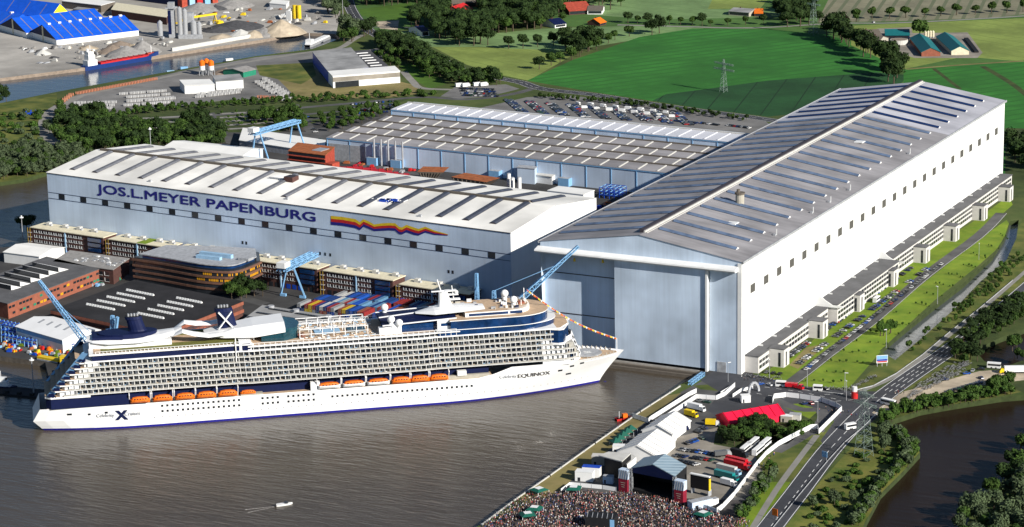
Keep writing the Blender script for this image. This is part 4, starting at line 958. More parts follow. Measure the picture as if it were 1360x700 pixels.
# names on the plating
def hulltext(body, x0, z0, w, h, m, bold=(0,)):
    V_, F_ = text_mesh(body, w, h)
    for s in (-1, 1):
        mb = MB()
        for i, o_ in enumerate(bold):
            P_ = []
            for a, b in V_:
                x = x0+a+o_ if s < 0 else x0+w-a-o_; z = z0+b; P_.append((x, s*(hb(x, z)+.3+i*.02), z))
            mb.faces(P_, F_, m)
        mb.build('lettering', SHIP)
hulltext('Celebrity', 35.5, 6.6, 9.4, 2.4, 'steel', (0, .15)); hulltext('Cruises', 50.5, 7.2, 8.2, 2.2, 'steel', (0, .15)); hulltext('X', 45.2, 5.0, 6.2, 5.4, 'navy', (0, .5, 1.0))
hulltext('Celebrity', 255.3, 11.6, 9.6, 2.4, 'steel', (0, .1)); hulltext('EQUINOX', 265.6, 11.2, 18.6, 2.7, 'window_grey', (0, .2))
# lifeboats hanging along the boat deck: things of their own
def lifeboat(kind):
    t = thing('lifeboat', '', 'lifeboat'); L = 5.2 if kind == 'small' else 6.1
    mb = MB(); rings = []
    for x, w in ((-L, .25), (-L*.86, 1.2), (-L*.5, 1.75), (0, 1.9), (L*.5, 1.75), (L*.86, 1.15), (L, .2)):
        rings.append([(x, -w*.35, -1.4), (x, -w, -.2), (x, -w, .55), (x, w, .55), (x, w, -.2), (x, w*.35, -1.4)])
    loft(mb, rings, 'orange' if kind == 'small' else 'ship_white'); mb.build('hull', t)
    mb = MB(); rings = []
    for x, w, h in ((-L*.9, .4, .6), (-L*.75, 1.3, 1.5), (-L*.3, 1.6, 1.9), (L*.3, 1.6, 1.9), (L*.75, 1.3, 1.5), (L*.9, .4, .6)):
        rings.append([(x, -w, .5), (x, -w*.75, h), (x, w*.75, h), (x, w, .5)])
    loft(mb, rings, 'orange'); mb.faces([r for r in rings[0]], [(3, 2, 1, 0)], 'orange'); mb.faces([r for r in rings[-1]], [(0, 1, 2, 3)], 'orange'); mb.build('canopy', t)
    mb = MB()
    for i in range(5): mb.box(-L*.6+i*L*.28, -L*.6+i*L*.28+.8, -1.72, -1.6, .7, 1.2, 'window_dark')
    mb.build('window_band', t); return t
def put_boat(kind, x, y, z, lab): 
    q = SO+SD*x+SN*y+Vector((0, 0, z)); return place('boat'+kind, lambda: lifeboat(kind), q, SA, 1, lab, 'lifeboats hanging along the ship side')
bx = [(59, 'small'), (71, 'small'), (83, 'small'), (94.5, 'small'), (106, 'small'), (161, 'big'), (174.5, 'big'), (188, 'big'), (200.5, 'small'), (211, 'small'), (221.5, 'small')]
for i, (x, k) in enumerate(bx):
    put_boat(k, x, -19.2, 15.6, ordn(i)+(' lifeboat from the stern, all orange' if k == 'small' else ' lifeboat from the stern, white tender with orange top')+', hanging on the ship side')
put_boat('small', 117, -17.5, 14.8, 'small orange rescue boat on the boat deck between lifeboats and tenders').scale = (.8, .7, .7)
mb = MB()
for x, k in bx:
    L = 5.6 if k == 'small' else 6.5
    for s in (-1, 1):
        for e in (-L, L): mb.beam((x+e, s*16.4, 13.3), (x+e, s*19.9, 18.9), .5, 'ship_white'); mb.beam((x+e, s*19.9, 18.9), (x+e, s*15, 19.9), .45, 'ship_white')
mb.build('davit', SHIP)
mb = MB()
for s in (-1, 1): mb.box(113, 125, *sorted((s*14.6, s*18.2)), 13.3, 14, 'beige'); mb.box(226, 250, *sorted((s*15.5, s*17.6)), 13.3, 15.4, 'beige'); mb.box(232, 237, *sorted((s*15.5, s*18.4)), 15.4, 18, 'white'); mb.box(151, 156, *sorted((s*15.5, s*18.6)), 13.3, 18, 'white')
mb.build('boat_deck_gear', SHIP)
# signal flags from mast to bow
mb = MB(); a = Vector((275, 0, 57)); b = Vector((326, 0, 25))
for i in range(40):
    t0 = i/40; p = a.lerp(b, t0)-Vector((0, 0, 3.5*sin(pi*t0))); t1 = (i+1)/40; q = a.lerp(b, t1)-Vector((0, 0, 3.5*sin(pi*t1)))
    mb.beam(p, q, .12, 'steel'); mb.poly([p, q, q-Vector((0, 0, 1.0)), p-Vector((0, 0, 1.0))] if i % 2 else [p, q, (p+q)/2-Vector((0, 0, 1.3))], ['red', 'yellow', 'white', 'orange'][i % 4])
mb.build('flag_line', SHIP)
# ================================================================ cranes
def lattice(mb, a, b, w, m, n=8, t=.35, w2=None):
    a = Vector(a); b = Vector(b); d = (b-a).normalized(); up = Vector((0, 0, 1)) if abs(d.z) < .9 else Vector((0, 1, 0))
    x = d.cross(up).normalized(); y = x.cross(d); w2 = w if w2 is None else w2
    C = lambda t_, sx, sy: a.lerp(b, t_)+x*sx*(w+(w2-w)*t_)/2+y*sy*(w+(w2-w)*t_)/2
    for sx, sy in ((-1, -1), (1, -1), (1, 1), (-1, 1)): mb.beam(C(0, sx, sy), C(1, sx, sy), t, m)
    for i in range(n):
        t0, t1 = i/n, (i+1)/n; f = 1 if i % 2 else -1
        for (p, q) in (((-1, -1), (1, -1)), ((1, -1), (1, 1)), ((1, 1), (-1, 1)), ((-1, 1), (-1, -1))):
            if f > 0: mb.beam(C(t0, *p), C(t1, *q), t*.7, m)
            else: mb.beam(C(t0, *q), C(t1, *p), t*.7, m)
            mb.beam(C(t1, *p), C(t1, *q), t*.6, m)
def jib_crane(lab, foot, hub_z, tip, tall=True, w=2.6):
    t = thing('jib_crane', lab, 'crane', (foot.x, foot.y, 0)); tip = Vector(tip)-Vector((foot.x, foot.y, 0))
    mb = MB()
    for sx in (-3.2, 3.2):
        for sy in (-3.2, 3.2): mb.beam((sx, sy, 0), (sx*.5, sy*.5, hub_z*.55), .8, 'crane_blue')
    mb.box(-3.6, 3.6, -3.6, 3.6, .2, 1.2, 'crane_blue'); mb.box(-2.4, 2.4, -2.4, 2.4, hub_z*.5, hub_z*.62, 'crane_blue'); mb.build('portal', t)
    mb = MB(); lattice(mb, (0, 0, hub_z*.6), (0, 0, hub_z+6), 2.6, 'crane_blue', 6, .4, 1.4); mb.build('mast', t)
    d = Vector((tip.x, tip.y, 0)).normalized(); mb = MB(); c = Vector((0, 0, hub_z*.8))
    mb.X = Matrix.Rotation(atan2(d.y, d.x), 4, 'Z'); mb.box(-5, 2.4, -2, 2, hub_z*.62, hub_z*.62+3.2, 'sky_blue'); mb.build('machine_house', t)
    mb = MB(); lattice(mb, Vector((0, 0, hub_z*.72))+d*2, tip, w, 'crane_blue', 16, .42, 1.2); mb.build('jib', t)
    mb = MB(); mb.beam((0, 0, hub_z+6), Vector((0, 0, hub_z*.72)).lerp(tip, .75), .22, 'crane_blue'); mb.build('stay_rope', t); return t
def ray(u, v, y):
    d = CF*FPX+CR*(u-680)-CU*(v-350); return CP+d*((y-CP.y)/d.y)
def quay(s, off=28): q = SO+SD*s+SN*off; return Vector((q.x, q.y, 0))
f = quay(44, 30); g = at(133, 443, 26); tip = ray(52, 373, f.y+4)
jib_crane('blue lattice jib crane behind the ship stern, jib leaning over the dark workshop', f, 24, (tip.x, tip.y, tip.z), w=3)
f = at(152, 466, 0); h_ = hgt(152, 466, 419); jib_crane('small light blue crane between the white tent hall and the aft funnel', f, h_*.72, f+Vector((5, -2, h_)), w=1.4)
f = ray(706, 418, -16); f = Vector((f.x, f.y, 0)); tip = ray(768, 327, -18)
jib_crane('tall blue lattice crane rising in front of the huge hall door by the ship bow', quay(262, 30), 40, tip, w=3.4)
f = quay(255, 46); tip = Vector((f.x-1, f.y+2, 52)); jib_crane('short pale blue crane behind the white radomes of the ship', f, 36, tip, w=2)
def gantry(lab, A, B, z, legs, over=0):
    rz = ang(A, B); L = (B-A).length; t = thing('gantry_crane', lab, 'crane', (A.x, A.y, 0), rz)
    mb = MB()
    for y in (-2.4, 2.4): lattice(mb, (-over, y, z), (L+over*.3, y, z), 2.2, 'crane_blue', 14, .45)
    mb.build('girder', t)
    for x in (legs[0]*L, legs[1]*L):
        for s in (-1, 1): mb = MB(); mb.beam((x, s*2.4, z-1), (x+2, s*9, 0), .9, 'crane_blue'); mb.beam((x+2, s*9, .8), (x+2, s*5, .8), 1.6, 'crane_blue'); mb.build('leg', t)
    mb = MB(); mb.box(-over-1, -over+6, -3, 3, z+1, z+4.4, 'white'); mb.build('trolley', t); return t
gantry('blue gantry crane standing at the end of the container stacks', at(382, 398, 0), at(424, 377, 0), 21, (.12, .98), 6)
gantry('blue gantry crane behind the lettered hall beside the red ship section', at(338, 217, 0), at(396, 200, 0), 24, (.1, .95), 2)
# ================================================================ containers
CC = {'navy blue': (.01, .04, .16), 'bright blue': (.01, .07, .36), 'dark red': (.24, .025, .025), 'white': (.48, .48, .46), 'light blue': (.10, .22, .36), 'grey': (.25, .26, .27), 'yellow': (.5, .36, .01), 'rust brown': (.24, .08, .04)}
for k, c in CC.items(): mat('box_'+k, c, .6, .12, .6)
def container(col):
    t = thing('shipping_container', '', 'container'); m = 'box_'+col; mb = MB(); mb.box(-1.1, 1.1, -5.98, 5.98, .14, 2.5, m)
    for x in (-1.16, 1.16):
        for y in (-6.02, 6.02): mb.box(x-.08, x+.08, y-.08, y+.08, 0, 2.6, m)
        mb.box(x-.08, x+.08, -5.94, 5.94, .02, .2, m); mb.box(x-.08, x+.08, -5.94, 5.94, 2.42, 2.6, m)
    for y in (-6.02, 6.02): mb.box(-1.08, 1.08, y-.08, y+.08, 2.44, 2.6, m)
    mb.build('body', t); mb = MB()
    for x in (-1.0, .06): mb.box(x, x+.94, -6.07, -6.0, .2, 2.4, m); mb.box(x+.4, x+.46, -6.12, -6.07, .2, 2.4, 'steel')
    mb.build('door', t); return t
A = at(397, 414, 0); B = at(562, 437, 0); dx = (B-A).normalized(); dy = Vector((-dx.y, dx.x, 0)); rz = atan2(dx.y, dx.x); Lc = (B-A).length
keys = ['navy blue', 'bright blue', 'dark red', 'light blue', 'grey', 'white', 'navy blue', 'dark red', 'light blue', 'rust brown', 'bright blue', 'navy blue', 'navy blue', 'dark red', 'bright blue', 'grey', 'navy blue', 'yellow']
rows = [(0, 44), (0, 39), (1, 36), (3, 33)]; Rc = random.Random(3)
rn = ['front', 'second', 'third', 'rear']
for r_, (s0, s1) in enumerate(rows):
    n = int(Lc/2.75)
    for i in range(n):
        if not (s0 <= i*44/n <= s1) or Rc.random() < .04: continue
        hgh = 1 if Rc.random() < .2 else 2
        for k in range(hgh):
            c = Rc.choice(keys); p = A+dx*(i*2.75+r_*3.5)+dy*(6+r_*13.2)
            place('cont'+c, lambda: container(c), (p.x, p.y, k*2.62), rz, 1, '%s container, %s stack from the gantry crane in the %s row, %s level' % (c, ordn(i), rn[r_], 'lower' if k == 0 and hgh == 2 else 'upper' if k else 'single'), 'shipping containers in the stack yard')
for i, c in enumerate(('dark red', 'dark red', 'bright blue', 'bright blue')):
    p = at(533+i*4, 403+i*.6, 0)
    for k in range(2): place('cont'+c, lambda: container(c), (p.x, p.y, k*2.62), rz, 1, '%s container, %s in the short stack beside the rear row, %s level' % (c, ordn(i), 'upper' if k else 'lower'), 'shipping containers in the stack yard')
# ================================================================ ship sections and steel behind hall one
t, L, D, sk = block('ship_section', 'rusty red multi-deck ship section standing behind the lettered hall', 'ship section', (383, 200), (432, 206), (444, 195), 20, 'redrust', 'rust')
for k in range(5): mb = MB(); mb.box(-.4, L+.4, -1.6, 0, 3+k*3.4, 3.6+k*3.4, 'redrust'); mb.box(.5, L-.5, -.15, 0, 3.7+k*3.4, 6.2+k*3.4, 'window_dark'); mb.build('deck_edge', t)
mb = MB(); mb.box(L*.45, L*.7, D*.3, D*.7, 20, 20.4, 'silver'); mb.build('deck_plate', t)
mb = MB(); mb.box(L, L+7, -1, 8, 0, 14, 'redrust', 'redrust'); mb.build('side_block', t)
def tray(lab, a, b, c, h):
    A, B, C = at(*a, h), at(*b, h), at(*c, h); rz = ang(A, B); L = (B-A).length; t = thing('hull_section', lab, 'ship section', (A.x, A.y, 0), rz)
    D = (C-B).dot(Vector((-sin(rz), cos(rz), 0))); mb = MB()
    V = [(0, 0, h), (L, 0, h), (L, D, h), (0, D, h), (5, 2, 1.5), (L-10, 2, 1.5), (L-10, D-2, 1.5), (5, D-2, 1.5)]
    mb.faces(V, [(0, 1, 2, 3)], 'rust'); mb.faces(V, [(0, 4, 5, 1), (1, 5, 6, 2), (2, 6, 7, 3), (3, 7, 4, 0)], 'ridge_brown'); mb.build('plating', t)
    mb = MB()
    for i in range(8): mb.beam((2+i*(L-4)/7, -.2, h-.6), (6+i*(L-14)/7, .6, 0), .5, 'ridge_brown')
    mb.build('support', t)
tray('smaller rust-brown hull section on supports near the grey ridged hall', (554, 228), (589, 229), (597, 222), 9); tray('larger rust-brown hull section on supports beyond the lettered hall', (599, 235), (646, 242), (656, 235), 9)
mat('bar_red', (.38, .015, .03), .6)
for i in range(7):
    p = at(462+i*11, 224+i*2.0, 2); mb = MB(); L = 11+R.random()*5; mb.box(-L, L, -1.6, 1.6, 0, 3.4, 'bar_red'); 
    for j in range(5): mb.box(-L+1+j*L*.42, -L+1.4+j*L*.42, -1.8, 1.8, 0, 3.9, 'red')
    o = mb.build('steel_girder'); tag(o, ordn(i)+' red steel girder from the red ship section, lying in the yard', 'girder', 'red steel girders in the rear yard'); o.location = (p.x, p.y, 0); o.rotation_euler = (0, 0, radians(35))
def flat_mesh(name, lab, cat, mb, loc, rz=0, group=None): o = mb.build(name); tag(o, lab, cat, group); o.location = loc; o.rotation_euler = (0, 0, rz); return o
for i, (u, v, h) in enumerate(((676, 248, 11), (681, 250, 9), (690, 253, 11))):
    mb = MB(); mb.cyl((0, 0), 1.5, 0, h, 'white', n=14); mb.cyl((0, 0), 1.6, h, h+.5, 'steel', 1.0, n=14); p = at(u, v+2, 0); flat_mesh('storage_silo', ordn(i)+' white upright silo in the yard behind the lettered hall', 'silo', mb, (p.x, p.y, 0))
t, L, D, sk = block('site_cabin', 'pale grey two-storey cabin against the blue-trimmed hall wall', 'cabin', (687, 222), (710, 224), (713, 221), 12, 'hall_wall', 'steel')
t, L, D = shed('site_cabin', 'low white gabled cabin beside the blue-trimmed hall', 'cabin', (709, 232), (733, 235), (743, 230), 6, 1.2, 'white', 'pale_concrete')
mb = MB()
for i in range(5):
    for j in range(3): mb.beam((i*4, j*6, 0), (i*4, j*6, 8), .4, 'blue')
for z in (2.6, 5, 7.8):
    for j in range(3): mb.beam((0, j*6, z), (16, j*6, z), .5, 'blue')
    for i in range(5): mb.beam((i*4, 0, z), (i*4, 12, z), .4, 'crane_blue')
p = at(796, 263, 0); flat_mesh('scaffold_frame', 'bright blue steel frame standing in the yard between the two big halls', 'frame', mb, (p.x, p.y, 0))
Ry = random.Random(11)
def junk(n, poly, cols, name, lab, cat, grp, smin=1.5, smax=5, hmax=2.6, rz0=0):
    P_ = px(poly); x0, x1 = min(p[0] for p in P_), max(p[0] for p in P_); y0, y1 = min(p[1] for p in P_), max(p[1] for p in P_); k = 0; pts = []
    while k < n:
        x, y = Ry.uniform(x0, x1), Ry.uniform(y0, y1)
        if inpoly(x, y, P_): pts.append((x, y)); k += 1
    for i, (x, y) in enumerate(pts):
        c = Ry.choice(cols); mb = MB(); L, W_, H = Ry.uniform(smin, smax), Ry.uniform(smin*.6, smax*.5), Ry.uniform(.8, hmax)
        mb.box(-L/2, L/2, -W_/2, W_/2, .15, H*.55, c); mb.box(-L*.3, L*.42, -W_*.42, W_*.42, H*.55, H, c); mb.box(-L*.5, L*.5, -W_*.5, -W_*.4, 0, .15, 'tyre'); mb.box(-L*.5, L*.5, W_*.4, W_*.5, 0, .15, 'tyre')
        nm = c.replace('box_', '').replace('_', ' ')
        flat_mesh(name, lab % nm, cat, mb, (x, y, 0), rz0+Ry.uniform(-.3, .3)+Ry.choice([0, pi/2]), grp)
QP = [(0, 453), (60, 458), (128, 470), (120, 482), (60, 474), (0, 466)]
junk(120, QP, ['blue', 'white', 'red', 'yellow', 'steel', 'crane_blue', 'rust', 'lime', 'orange', 'navy'], 'equipment_crate', '%s piece of equipment on the crane quay in front of the tent hall', 'equipment', 'equipment on the crane quay', 1.2, 3.6, 2.4)
junk(26, [(770, 268), (800, 262), (812, 268), (790, 285), (775, 292)], ['orange', 'blue', 'steel', 'rust', 'navy'], 'steel_part', '%s steel part in the yard gap between the halls', 'steel part', 'steel parts between the halls', 2, 6)
junk(24, [(445, 226), (540, 240), (690, 265), (700, 252), (560, 228), (450, 212)], ['red', 'rust', 'steel', 'orange', 'bar_red'], 'steel_part', '%s steel part in the yard behind the lettered hall', 'steel part', 'steel parts behind the lettered hall', 2, 7)
junk(20, [(110, 370), (140, 362), (165, 372), (120, 388)], ['blue', 'crane_blue', 'steel', 'orange', 'sterngreen'], 'equipment_crate', '%s piece of equipment in the passage beside the black-roofed workshop', 'equipment', 'equipment beside the workshop', 2, 5)
for i in range(7):
    mb = MB()
    for j in range(9):
        mb.beam((j*3.2, 0, 0), (j*3.2, 0, 4.4), .35, 'crane_blue'); mb.beam((j*3.2, 4, 0), (j*3.2, 4, 4.4), .35, 'crane_blue'); mb.beam((j*3.2, 0, 4.2), (j*3.2, 4, 4.2), .3, 'blue')
    mb.beam((0, 0, 4.2), (25.6, 0, 4.2), .35, 'blue'); mb.beam((0, 4, 2.2), (25.6, 4, 2.2), .8, 'steel'); mb.beam((0, 2, 1), (25.6, 2, 1), 1.5, 'blue')
    u, v = [(2, 440), (2, 447), (2, 454), (40, 450), (40, 456.5), (70, 461), (-20, 432)][i]
    p = at(u, v, 0); flat_mesh('pipe_rack', ordn(i)+' long blue pipe rack on the crane quay beside the tent hall', 'rack', mb, (p.x, p.y, 0), ang(at(0, 440, 0), at(80, 456, 0)))
mb = MB(); mb.box(-6, 6, -3, 3, .4, 2.4, 'red'); mb.box(-4, 0, -2, 2, 2.4, 6, 'red'); mb.beam((0, 0, 5), (8, 2, 9), .9, 'red'); mb.box(2, 6, -2.6, 2.6, 2.4, 3.6, 'rust'); p = at(96, 455, 0); flat_mesh('mobile_crane', 'red crawler machine parked beside the white tent hall', 'machine', mb, (p.x, p.y, 0), .4)
mb = MB(); mb.box(-3, 3, -2, 2, 0, 5, 'yellow'); mb.box(-3.2, 3.2, -2.2, 2.2, 5, 5.3, 'yellow'); p = at(88, 484, 0); flat_mesh('tool_container', 'tall yellow box on the edge of the crane quay', 'container', mb, (p.x, p.y, 0), .3)
mb = MB(); mb.box(-8, 8, -2, 2, .8, 2, 'yellow'); mb.box(-8, 8, -2.2, -1.8, 0, .8, 'steel'); mb.box(-8, 8, 1.8, 2.2, 0, .8, 'steel'); p = at(66, 479, 0); flat_mesh('flat_trailer', 'flat yellow load carrier on the edge of the crane quay', 'trailer', mb, (p.x, p.y, 0), -.1)
# lamp masts
def mast(lab, u, v, h, z=0):
    p = at(u, v, z); t = thing('light_mast', lab, 'light mast', (p.x, p.y, z)); mb = MB(); mb.cyl((0, 0), .45, 0, h, 'silver', .22, n=8); mb.build('pole', t)
    mb = MB(); mb.cyl((0, 0), 1.4, h, h+.5, 'white', n=10); mb.cyl((0, 0), .5, h+.5, h+1.6, 'white', n=8); mb.build('lamp_head', t)
mast('tall light mast on the river bank beside the small white shed', 31, 327, 20); mast('light mast on a dark pontoon behind the ship stern', 45, 524, 20, -3); mast('tall light mast behind the lettered hall near the wood', 201, 208, 22)
mast('tall thin mast beside the town road at the edge of the river', 456, 36, 34)
# pontoon and tug at the stern
mb = MB(); mb.box(-26, 22, -7, 7, -3.2, -2.1, 'blackroof'); 
for i in range(6): mb.box(-24+i*8, -22+i*8, -6, -4, -2.1, -.8, 'tyre')
p = at(30, 522, -3); flat_mesh('pontoon', 'dark floating pontoon moored behind the ship stern', 'pontoon', mb, (p.x, p.y, 0), .12)
t = thing('workboat', 'white workboat cut by the picture edge behind the ship stern', 'boat', tuple(at(2, 515, -3)), .3)
mb = MB(); rings = [[(x, -w, -.3), (x, -w*1.1, 1.4), (x, w*1.1, 1.4), (x, w, -.3)] for x, w in ((-9, 2.4), (-4, 3), (3, 2.8), (7, 1.6), (9.5, .1))]; loft(mb, rings, 'navy'); mb.box(-8.8, 6, -2.4, 2.4, 1.3, 1.5, 'steel'); mb.build('hull', t)
mb = MB(); mb.box(-3, 4, -2, 2, 1.5, 4.2, 'white'); mb.box(-1, 3, -1.5, 1.5, 4.2, 6.2, 'white'); mb.box(3, 3.05, -1.4, 1.4, 4.6, 5.8, 'window_dark'); mb.beam((0, 0, 6.2), (0, 0, 10), .25, 'white'); mb.build('wheelhouse', t)
# small motor boat with wake
t = thing('motor_boat', 'small white motor boat with people crossing the empty water', 'boat', tuple(at(377, 671, -3)), radians(50))
mb = MB(); rings = [[(x, -w*.7, -.2), (x, -w, .9), (x, w, .9), (x, w*.7, -.2)] for x, w in ((-4, 1.2), (-1, 1.45), (2, 1.2), (4.4, .05))]; loft(mb, rings, 'white'); mb.poly([(-4, -1.2, .9), (-4, 1.2, .9), (-4, 1, -.2), (-4, -1, -.2)], 'white'); mb.box(-3.8, 1.5, -1.0, 1.0, .3, .5, 'orange'); mb.build('hull', t)
mb = MB(); mb.box(.6, 2.0, -.9, .9, .8, 1.7, 'window_dark'); mb.build('windscreen', t); mb = MB(); mb.box(-4.6, -4, -.3, .3, 0, 1.4, 'black'); mb.build('outboard_motor', t)
mat('foam', (.45, .42, .38), .6, .3, .8)
mb = MB(); 
for s in (-1, 1):
    for i in range(9): x = -5-i*1.6; w = .5+i*.06; y = s*(.4+i*.22); mb.poly([(x, y-w*.4, .02), (x-1.3, y-w*.35, .02), (x-1.4, y+w*.35, .02), (x, y+w*.4, .02)], 'foam')
o = mb.build('wake_foam'); o['kind'] = 'stuff'; o.location = at(377, 671, -2.97); o.rotation_euler = (0, 0, radians(50))
# dock gate strip before the big hall
mb = MB(); mb.box(-122, -24, -6, -4.2, -3.2, -.6, 'ridge_brown'); mb.box(-122, -24, -9.5, -8.2, -3.2, -1.2, 'ridge_brown'); mb.box(-122, -24, -4.2, -3.6, -.6, .4, 'concrete')
o = mb.build('dock_sill'); tag(o, 'concrete dock sill and steel fender in the water under the huge hall door', 'dock gate')
mb = MB(); a = at(932, 503, 0); b = at(1003, 484, 0); p = at(916, 512, 0); q = at(934, 499, 0); lattice(mb, (p.x, p.y, 1.2), (q.x, q.y, 1.2), 2, 'crane_blue', 10, .25)
o = mb.build('footbridge'); tag(o, 'light blue footbridge at the corner of the dock by the big hall', 'bridge')
# hedge and trees beside containers come with the trees

# ================================================================ far river side
def pile(lab, u, v, r, h, m, i=0):
    mb = MB(); n = 18; rg = []
    for t_, k in ((0, 1), (.25, .82), (.55, .5), (.85, .2), (1, .04)): rg.append([(r*k*cos(2*pi*j/n)*(1+.12*Ry.random()), r*k*sin(2*pi*j/n)*(1+.12*Ry.random()), h*t_) for j in range(n)])
    loft(mb, rg, m); mb.faces(rg[-1], [tuple(range(n))], m); p = at(u, v, 0); o = mb.build('material_heap'); tag(o, lab, 'heap', 'heaps in the river yard'); o.location = (p.x, p.y, 0)
for lab, u, v, r, h, m in (('pointed dark grey gravel heap behind the coaster bow', 190, 70, 17, 12, 'gravel_grey'), ('wide grey gravel heap behind the coaster hold', 168, 73, 20, 9, 'gravel_grey'), ('brown gravel heap behind the coaster house', 150, 69, 15, 7, 'gravel_brown'),
   ('dark brown heap among the gravel heaps', 160, 61, 13, 5, 'gravel_brown'), ('pale sand heap near the blue sheds', 118, 65, 9, 4, 'sandy'), ('small white-grey heap on the open yard', 57, 72, 8, 5, 'pale_concrete'), ('small dark heap on the open yard', 72, 77, 5, 2, 'gravel_dark'),
   ('large peaked orange sand heap at the river end', 374, 44, 24, 14, 'sandy'), ('pale grey heap beside the peaked sand heap', 352, 46, 17, 7, 'gravel_grey'), ('pale heap behind the white quay wall', 320, 48, 14, 7, 'pale_concrete'), ('tan heap behind the white quay wall end', 338, 48, 13, 6, 'sandy'),
   ('sand heap before the mixing plant wall', 295, 50, 13, 4, 'sandy'), ('wide coal-black heap beside yellow gantry crane', 315, 36, 27, 7, 'gravel_dark'), ('smaller coal-black heap beside yellow gantry crane', 292, 40, 18, 4, 'gravel_dark'), ('far grey heap at the yard top', 265, 13, 22, 8, 'gravel_grey'), ('far pale heap at the yard top', 310, 8, 22, 9, 'gravel_grey'), ('black heap at the yard top', 288, 12, 12, 4, 'gravel_dark'), ('tan heap by the orange silos', 300, 97, 12, 5, 'gravel_brown')):
    pile(lab, u, v, r, h, m)
def blueshed(lab, a, b, c, h, rise, gable='navy', roofm='shed_blue', wall='white', strips=8, vents=8):
    t, L, D = shed('storage_hall', lab, 'storage hall', a, b, c, h, rise, wall, roofm, gable=gable)
    for i in range(strips):
        x = L*(i+.7)/(strips+.4); mb = MB()
        mb.poly([(x, 1, h+rise*2/D+.42), (x+.9, 1, h+rise*2/D+.42), (x+.9, D/2-2, h+rise-rise*4/D+.42), (x, D/2-2, h+rise-rise*4/D+.42)], 'gravel_brown'); mb.build('light_strip', t)
    for i in range(vents): x = L*(i+.5)/vents; mb = MB(); mb.box(x, x+3, D/2-1.6, D/2+1.6, h+rise-.5, h+rise+1.3, 'white'); mb.build('ridge_vent', t)
    mb = MB(); mb.box(-.15, 0, D/2-1.6, D/2+1.6, 0, h+rise-1, 'cream'); mb.build('gable_strip', t); return t
blueshed('bright blue storage hall with white base wall nearest the river', (75, 53), (184, 40), (144, 30), 5.5, 11)
blueshed('blue storage hall directly behind the riverside blue hall', (35, 43.5), (144, 30.5), (104, 21), 5.5, 11, vents=0)
t = blueshed('huge blue storage hall with yellow painted gable triangles', (-50, 9), (66, 24), (103, 20), 7, 13, gable='shed_yellow', wall='shed_blue', strips=5, vents=0)
mb = MB(); L_ = (at(64, 22, 4)-at(-60, 6, 4)).length; mb.box(L_, L_+.4, 0, 1, 0, 4, 'navy'); mb.build('corner', t)
t = blueshed('blue hall with a yellow gable stripe at the yard edge', (-50, 25), (11, 34), (47, 27), 3.5, 9, gable='shed_blue', wall='shed_blue', strips=3, vents=2)
for lab, a, b, c, h, wm, rm in (('long dark shed with an orange and white roof behind the blue halls', (148, 12.5), (221, 23), (226, 13.5), 8, 'brick', 'cream'), ('long brown shed with white roof at the far yard', (82, 1), (134, 7), (152, 2), 8, 'ridge_brown', 'white_roof'),
   ('low shed with grey roof behind the blue halls', (97, 12), (124, 15), (130, 12), 4, 'ridge_brown', 'greyroof'), ('big blue building with red base at the far yard edge', (160, -16), (241, -6), (290, -14), 12, 'navy', 'blue')):
    block('industrial_shed', lab, 'shed', a, b, c, h, wm, rm)
t = thing('container_wall', 'red and blue panelled building end at the far yard edge', 'building', tuple(at(242, 10, 0)), ang(at(242, 10, 0), at(285, 4, 0)))
for i in range(5): mb = MB(); mb.box(i*10, i*10+7, 0, 8, 0, 8, ['redrust', 'sky_blue', 'red', 'crane_blue', 'redrust'][i]); mb.build('panel', t)
# mixing plant
p = at(232, 50, 0); t = thing('mixing_plant', 'tall silvery asphalt mixing plant with silos behind the white quay wall', 'mixing plant', (p.x, p.y, 0), .35)
mb = MB(); mb.box(-5, 1, -3, 3, 0, 30, 'steel'); mb.box(-5.2, -2, -3.2, 0, 4, 28, 'navy'); mb.box(-7, 3, -5, 5, 30, 31, 'steel'); mb.box(-5, 1, -3, 3, 31, 36, 'silver'); mb.build('tower', t)
for x, y, r_, h in ((7, -3, 2.4, 30), (12, -2, 2.4, 28), (20, 0, 3, 16), (-14, -2, 2.6, 16), (25, 3, 2.4, 14)): mb = MB(); mb.cyl((x, y), r_, 2, h, 'silver', n=14); mb.cyl((x, y), r_, h, h+2, 'silver', .5, n=14); mb.build('silo', t)
mb = MB(); mb.box(8, 18, 4, 12, 6, 24, 'steel'); mb.box(6, 30, -8, -4, 0, 4, 'steel'); mb.build('filter_house', t)
p = at(392, 27, 0); t = thing('mixing_plant', 'yellow concrete plant with white conveyor at the river end', 'mixing plant', (p.x, p.y, 0), 0)
mb = MB(); 
for x in (0, 5): mb.cyl((x, 0), 2.4, 2, 16, 'yellow', n=12)
mb.build('silo', t); mb = MB(); mb.beam((-4, 0, 12), (-16, -2, 2), 3, 'white', 2); mb.box(-9, -3, -3, 3, 0, 10, 'white'); mb.build('conveyor', t)
mb = MB(); mb.box(-20, 20, -1, 1, 9, 11, 'yellow'); 
for x in (-18, 18): mb.beam((x, -4, 0), (x, 0, 9), .8, 'yellow'); mb.beam((x, 4, 0), (x, 0, 9), .8, 'yellow')
p = at(267, 34, 0); flat_mesh('gantry_crane', 'yellow gantry crane over the dark scrap yard', 'crane', mb, (p.x, p.y, 0), ang(at(254, 36, 0), at(281, 32, 0)))
a, b = at(229, 68.5, 0), at(333, 50.5, 0); mb = MB(); mb.box(0, (b-a).length, 0, 2.5, 0, 3.6, 'pale_concrete'); flat_mesh('quay_wall', 'long white concrete wall along the river bank', 'wall', mb, (a.x, a.y, 0), ang(a, b))
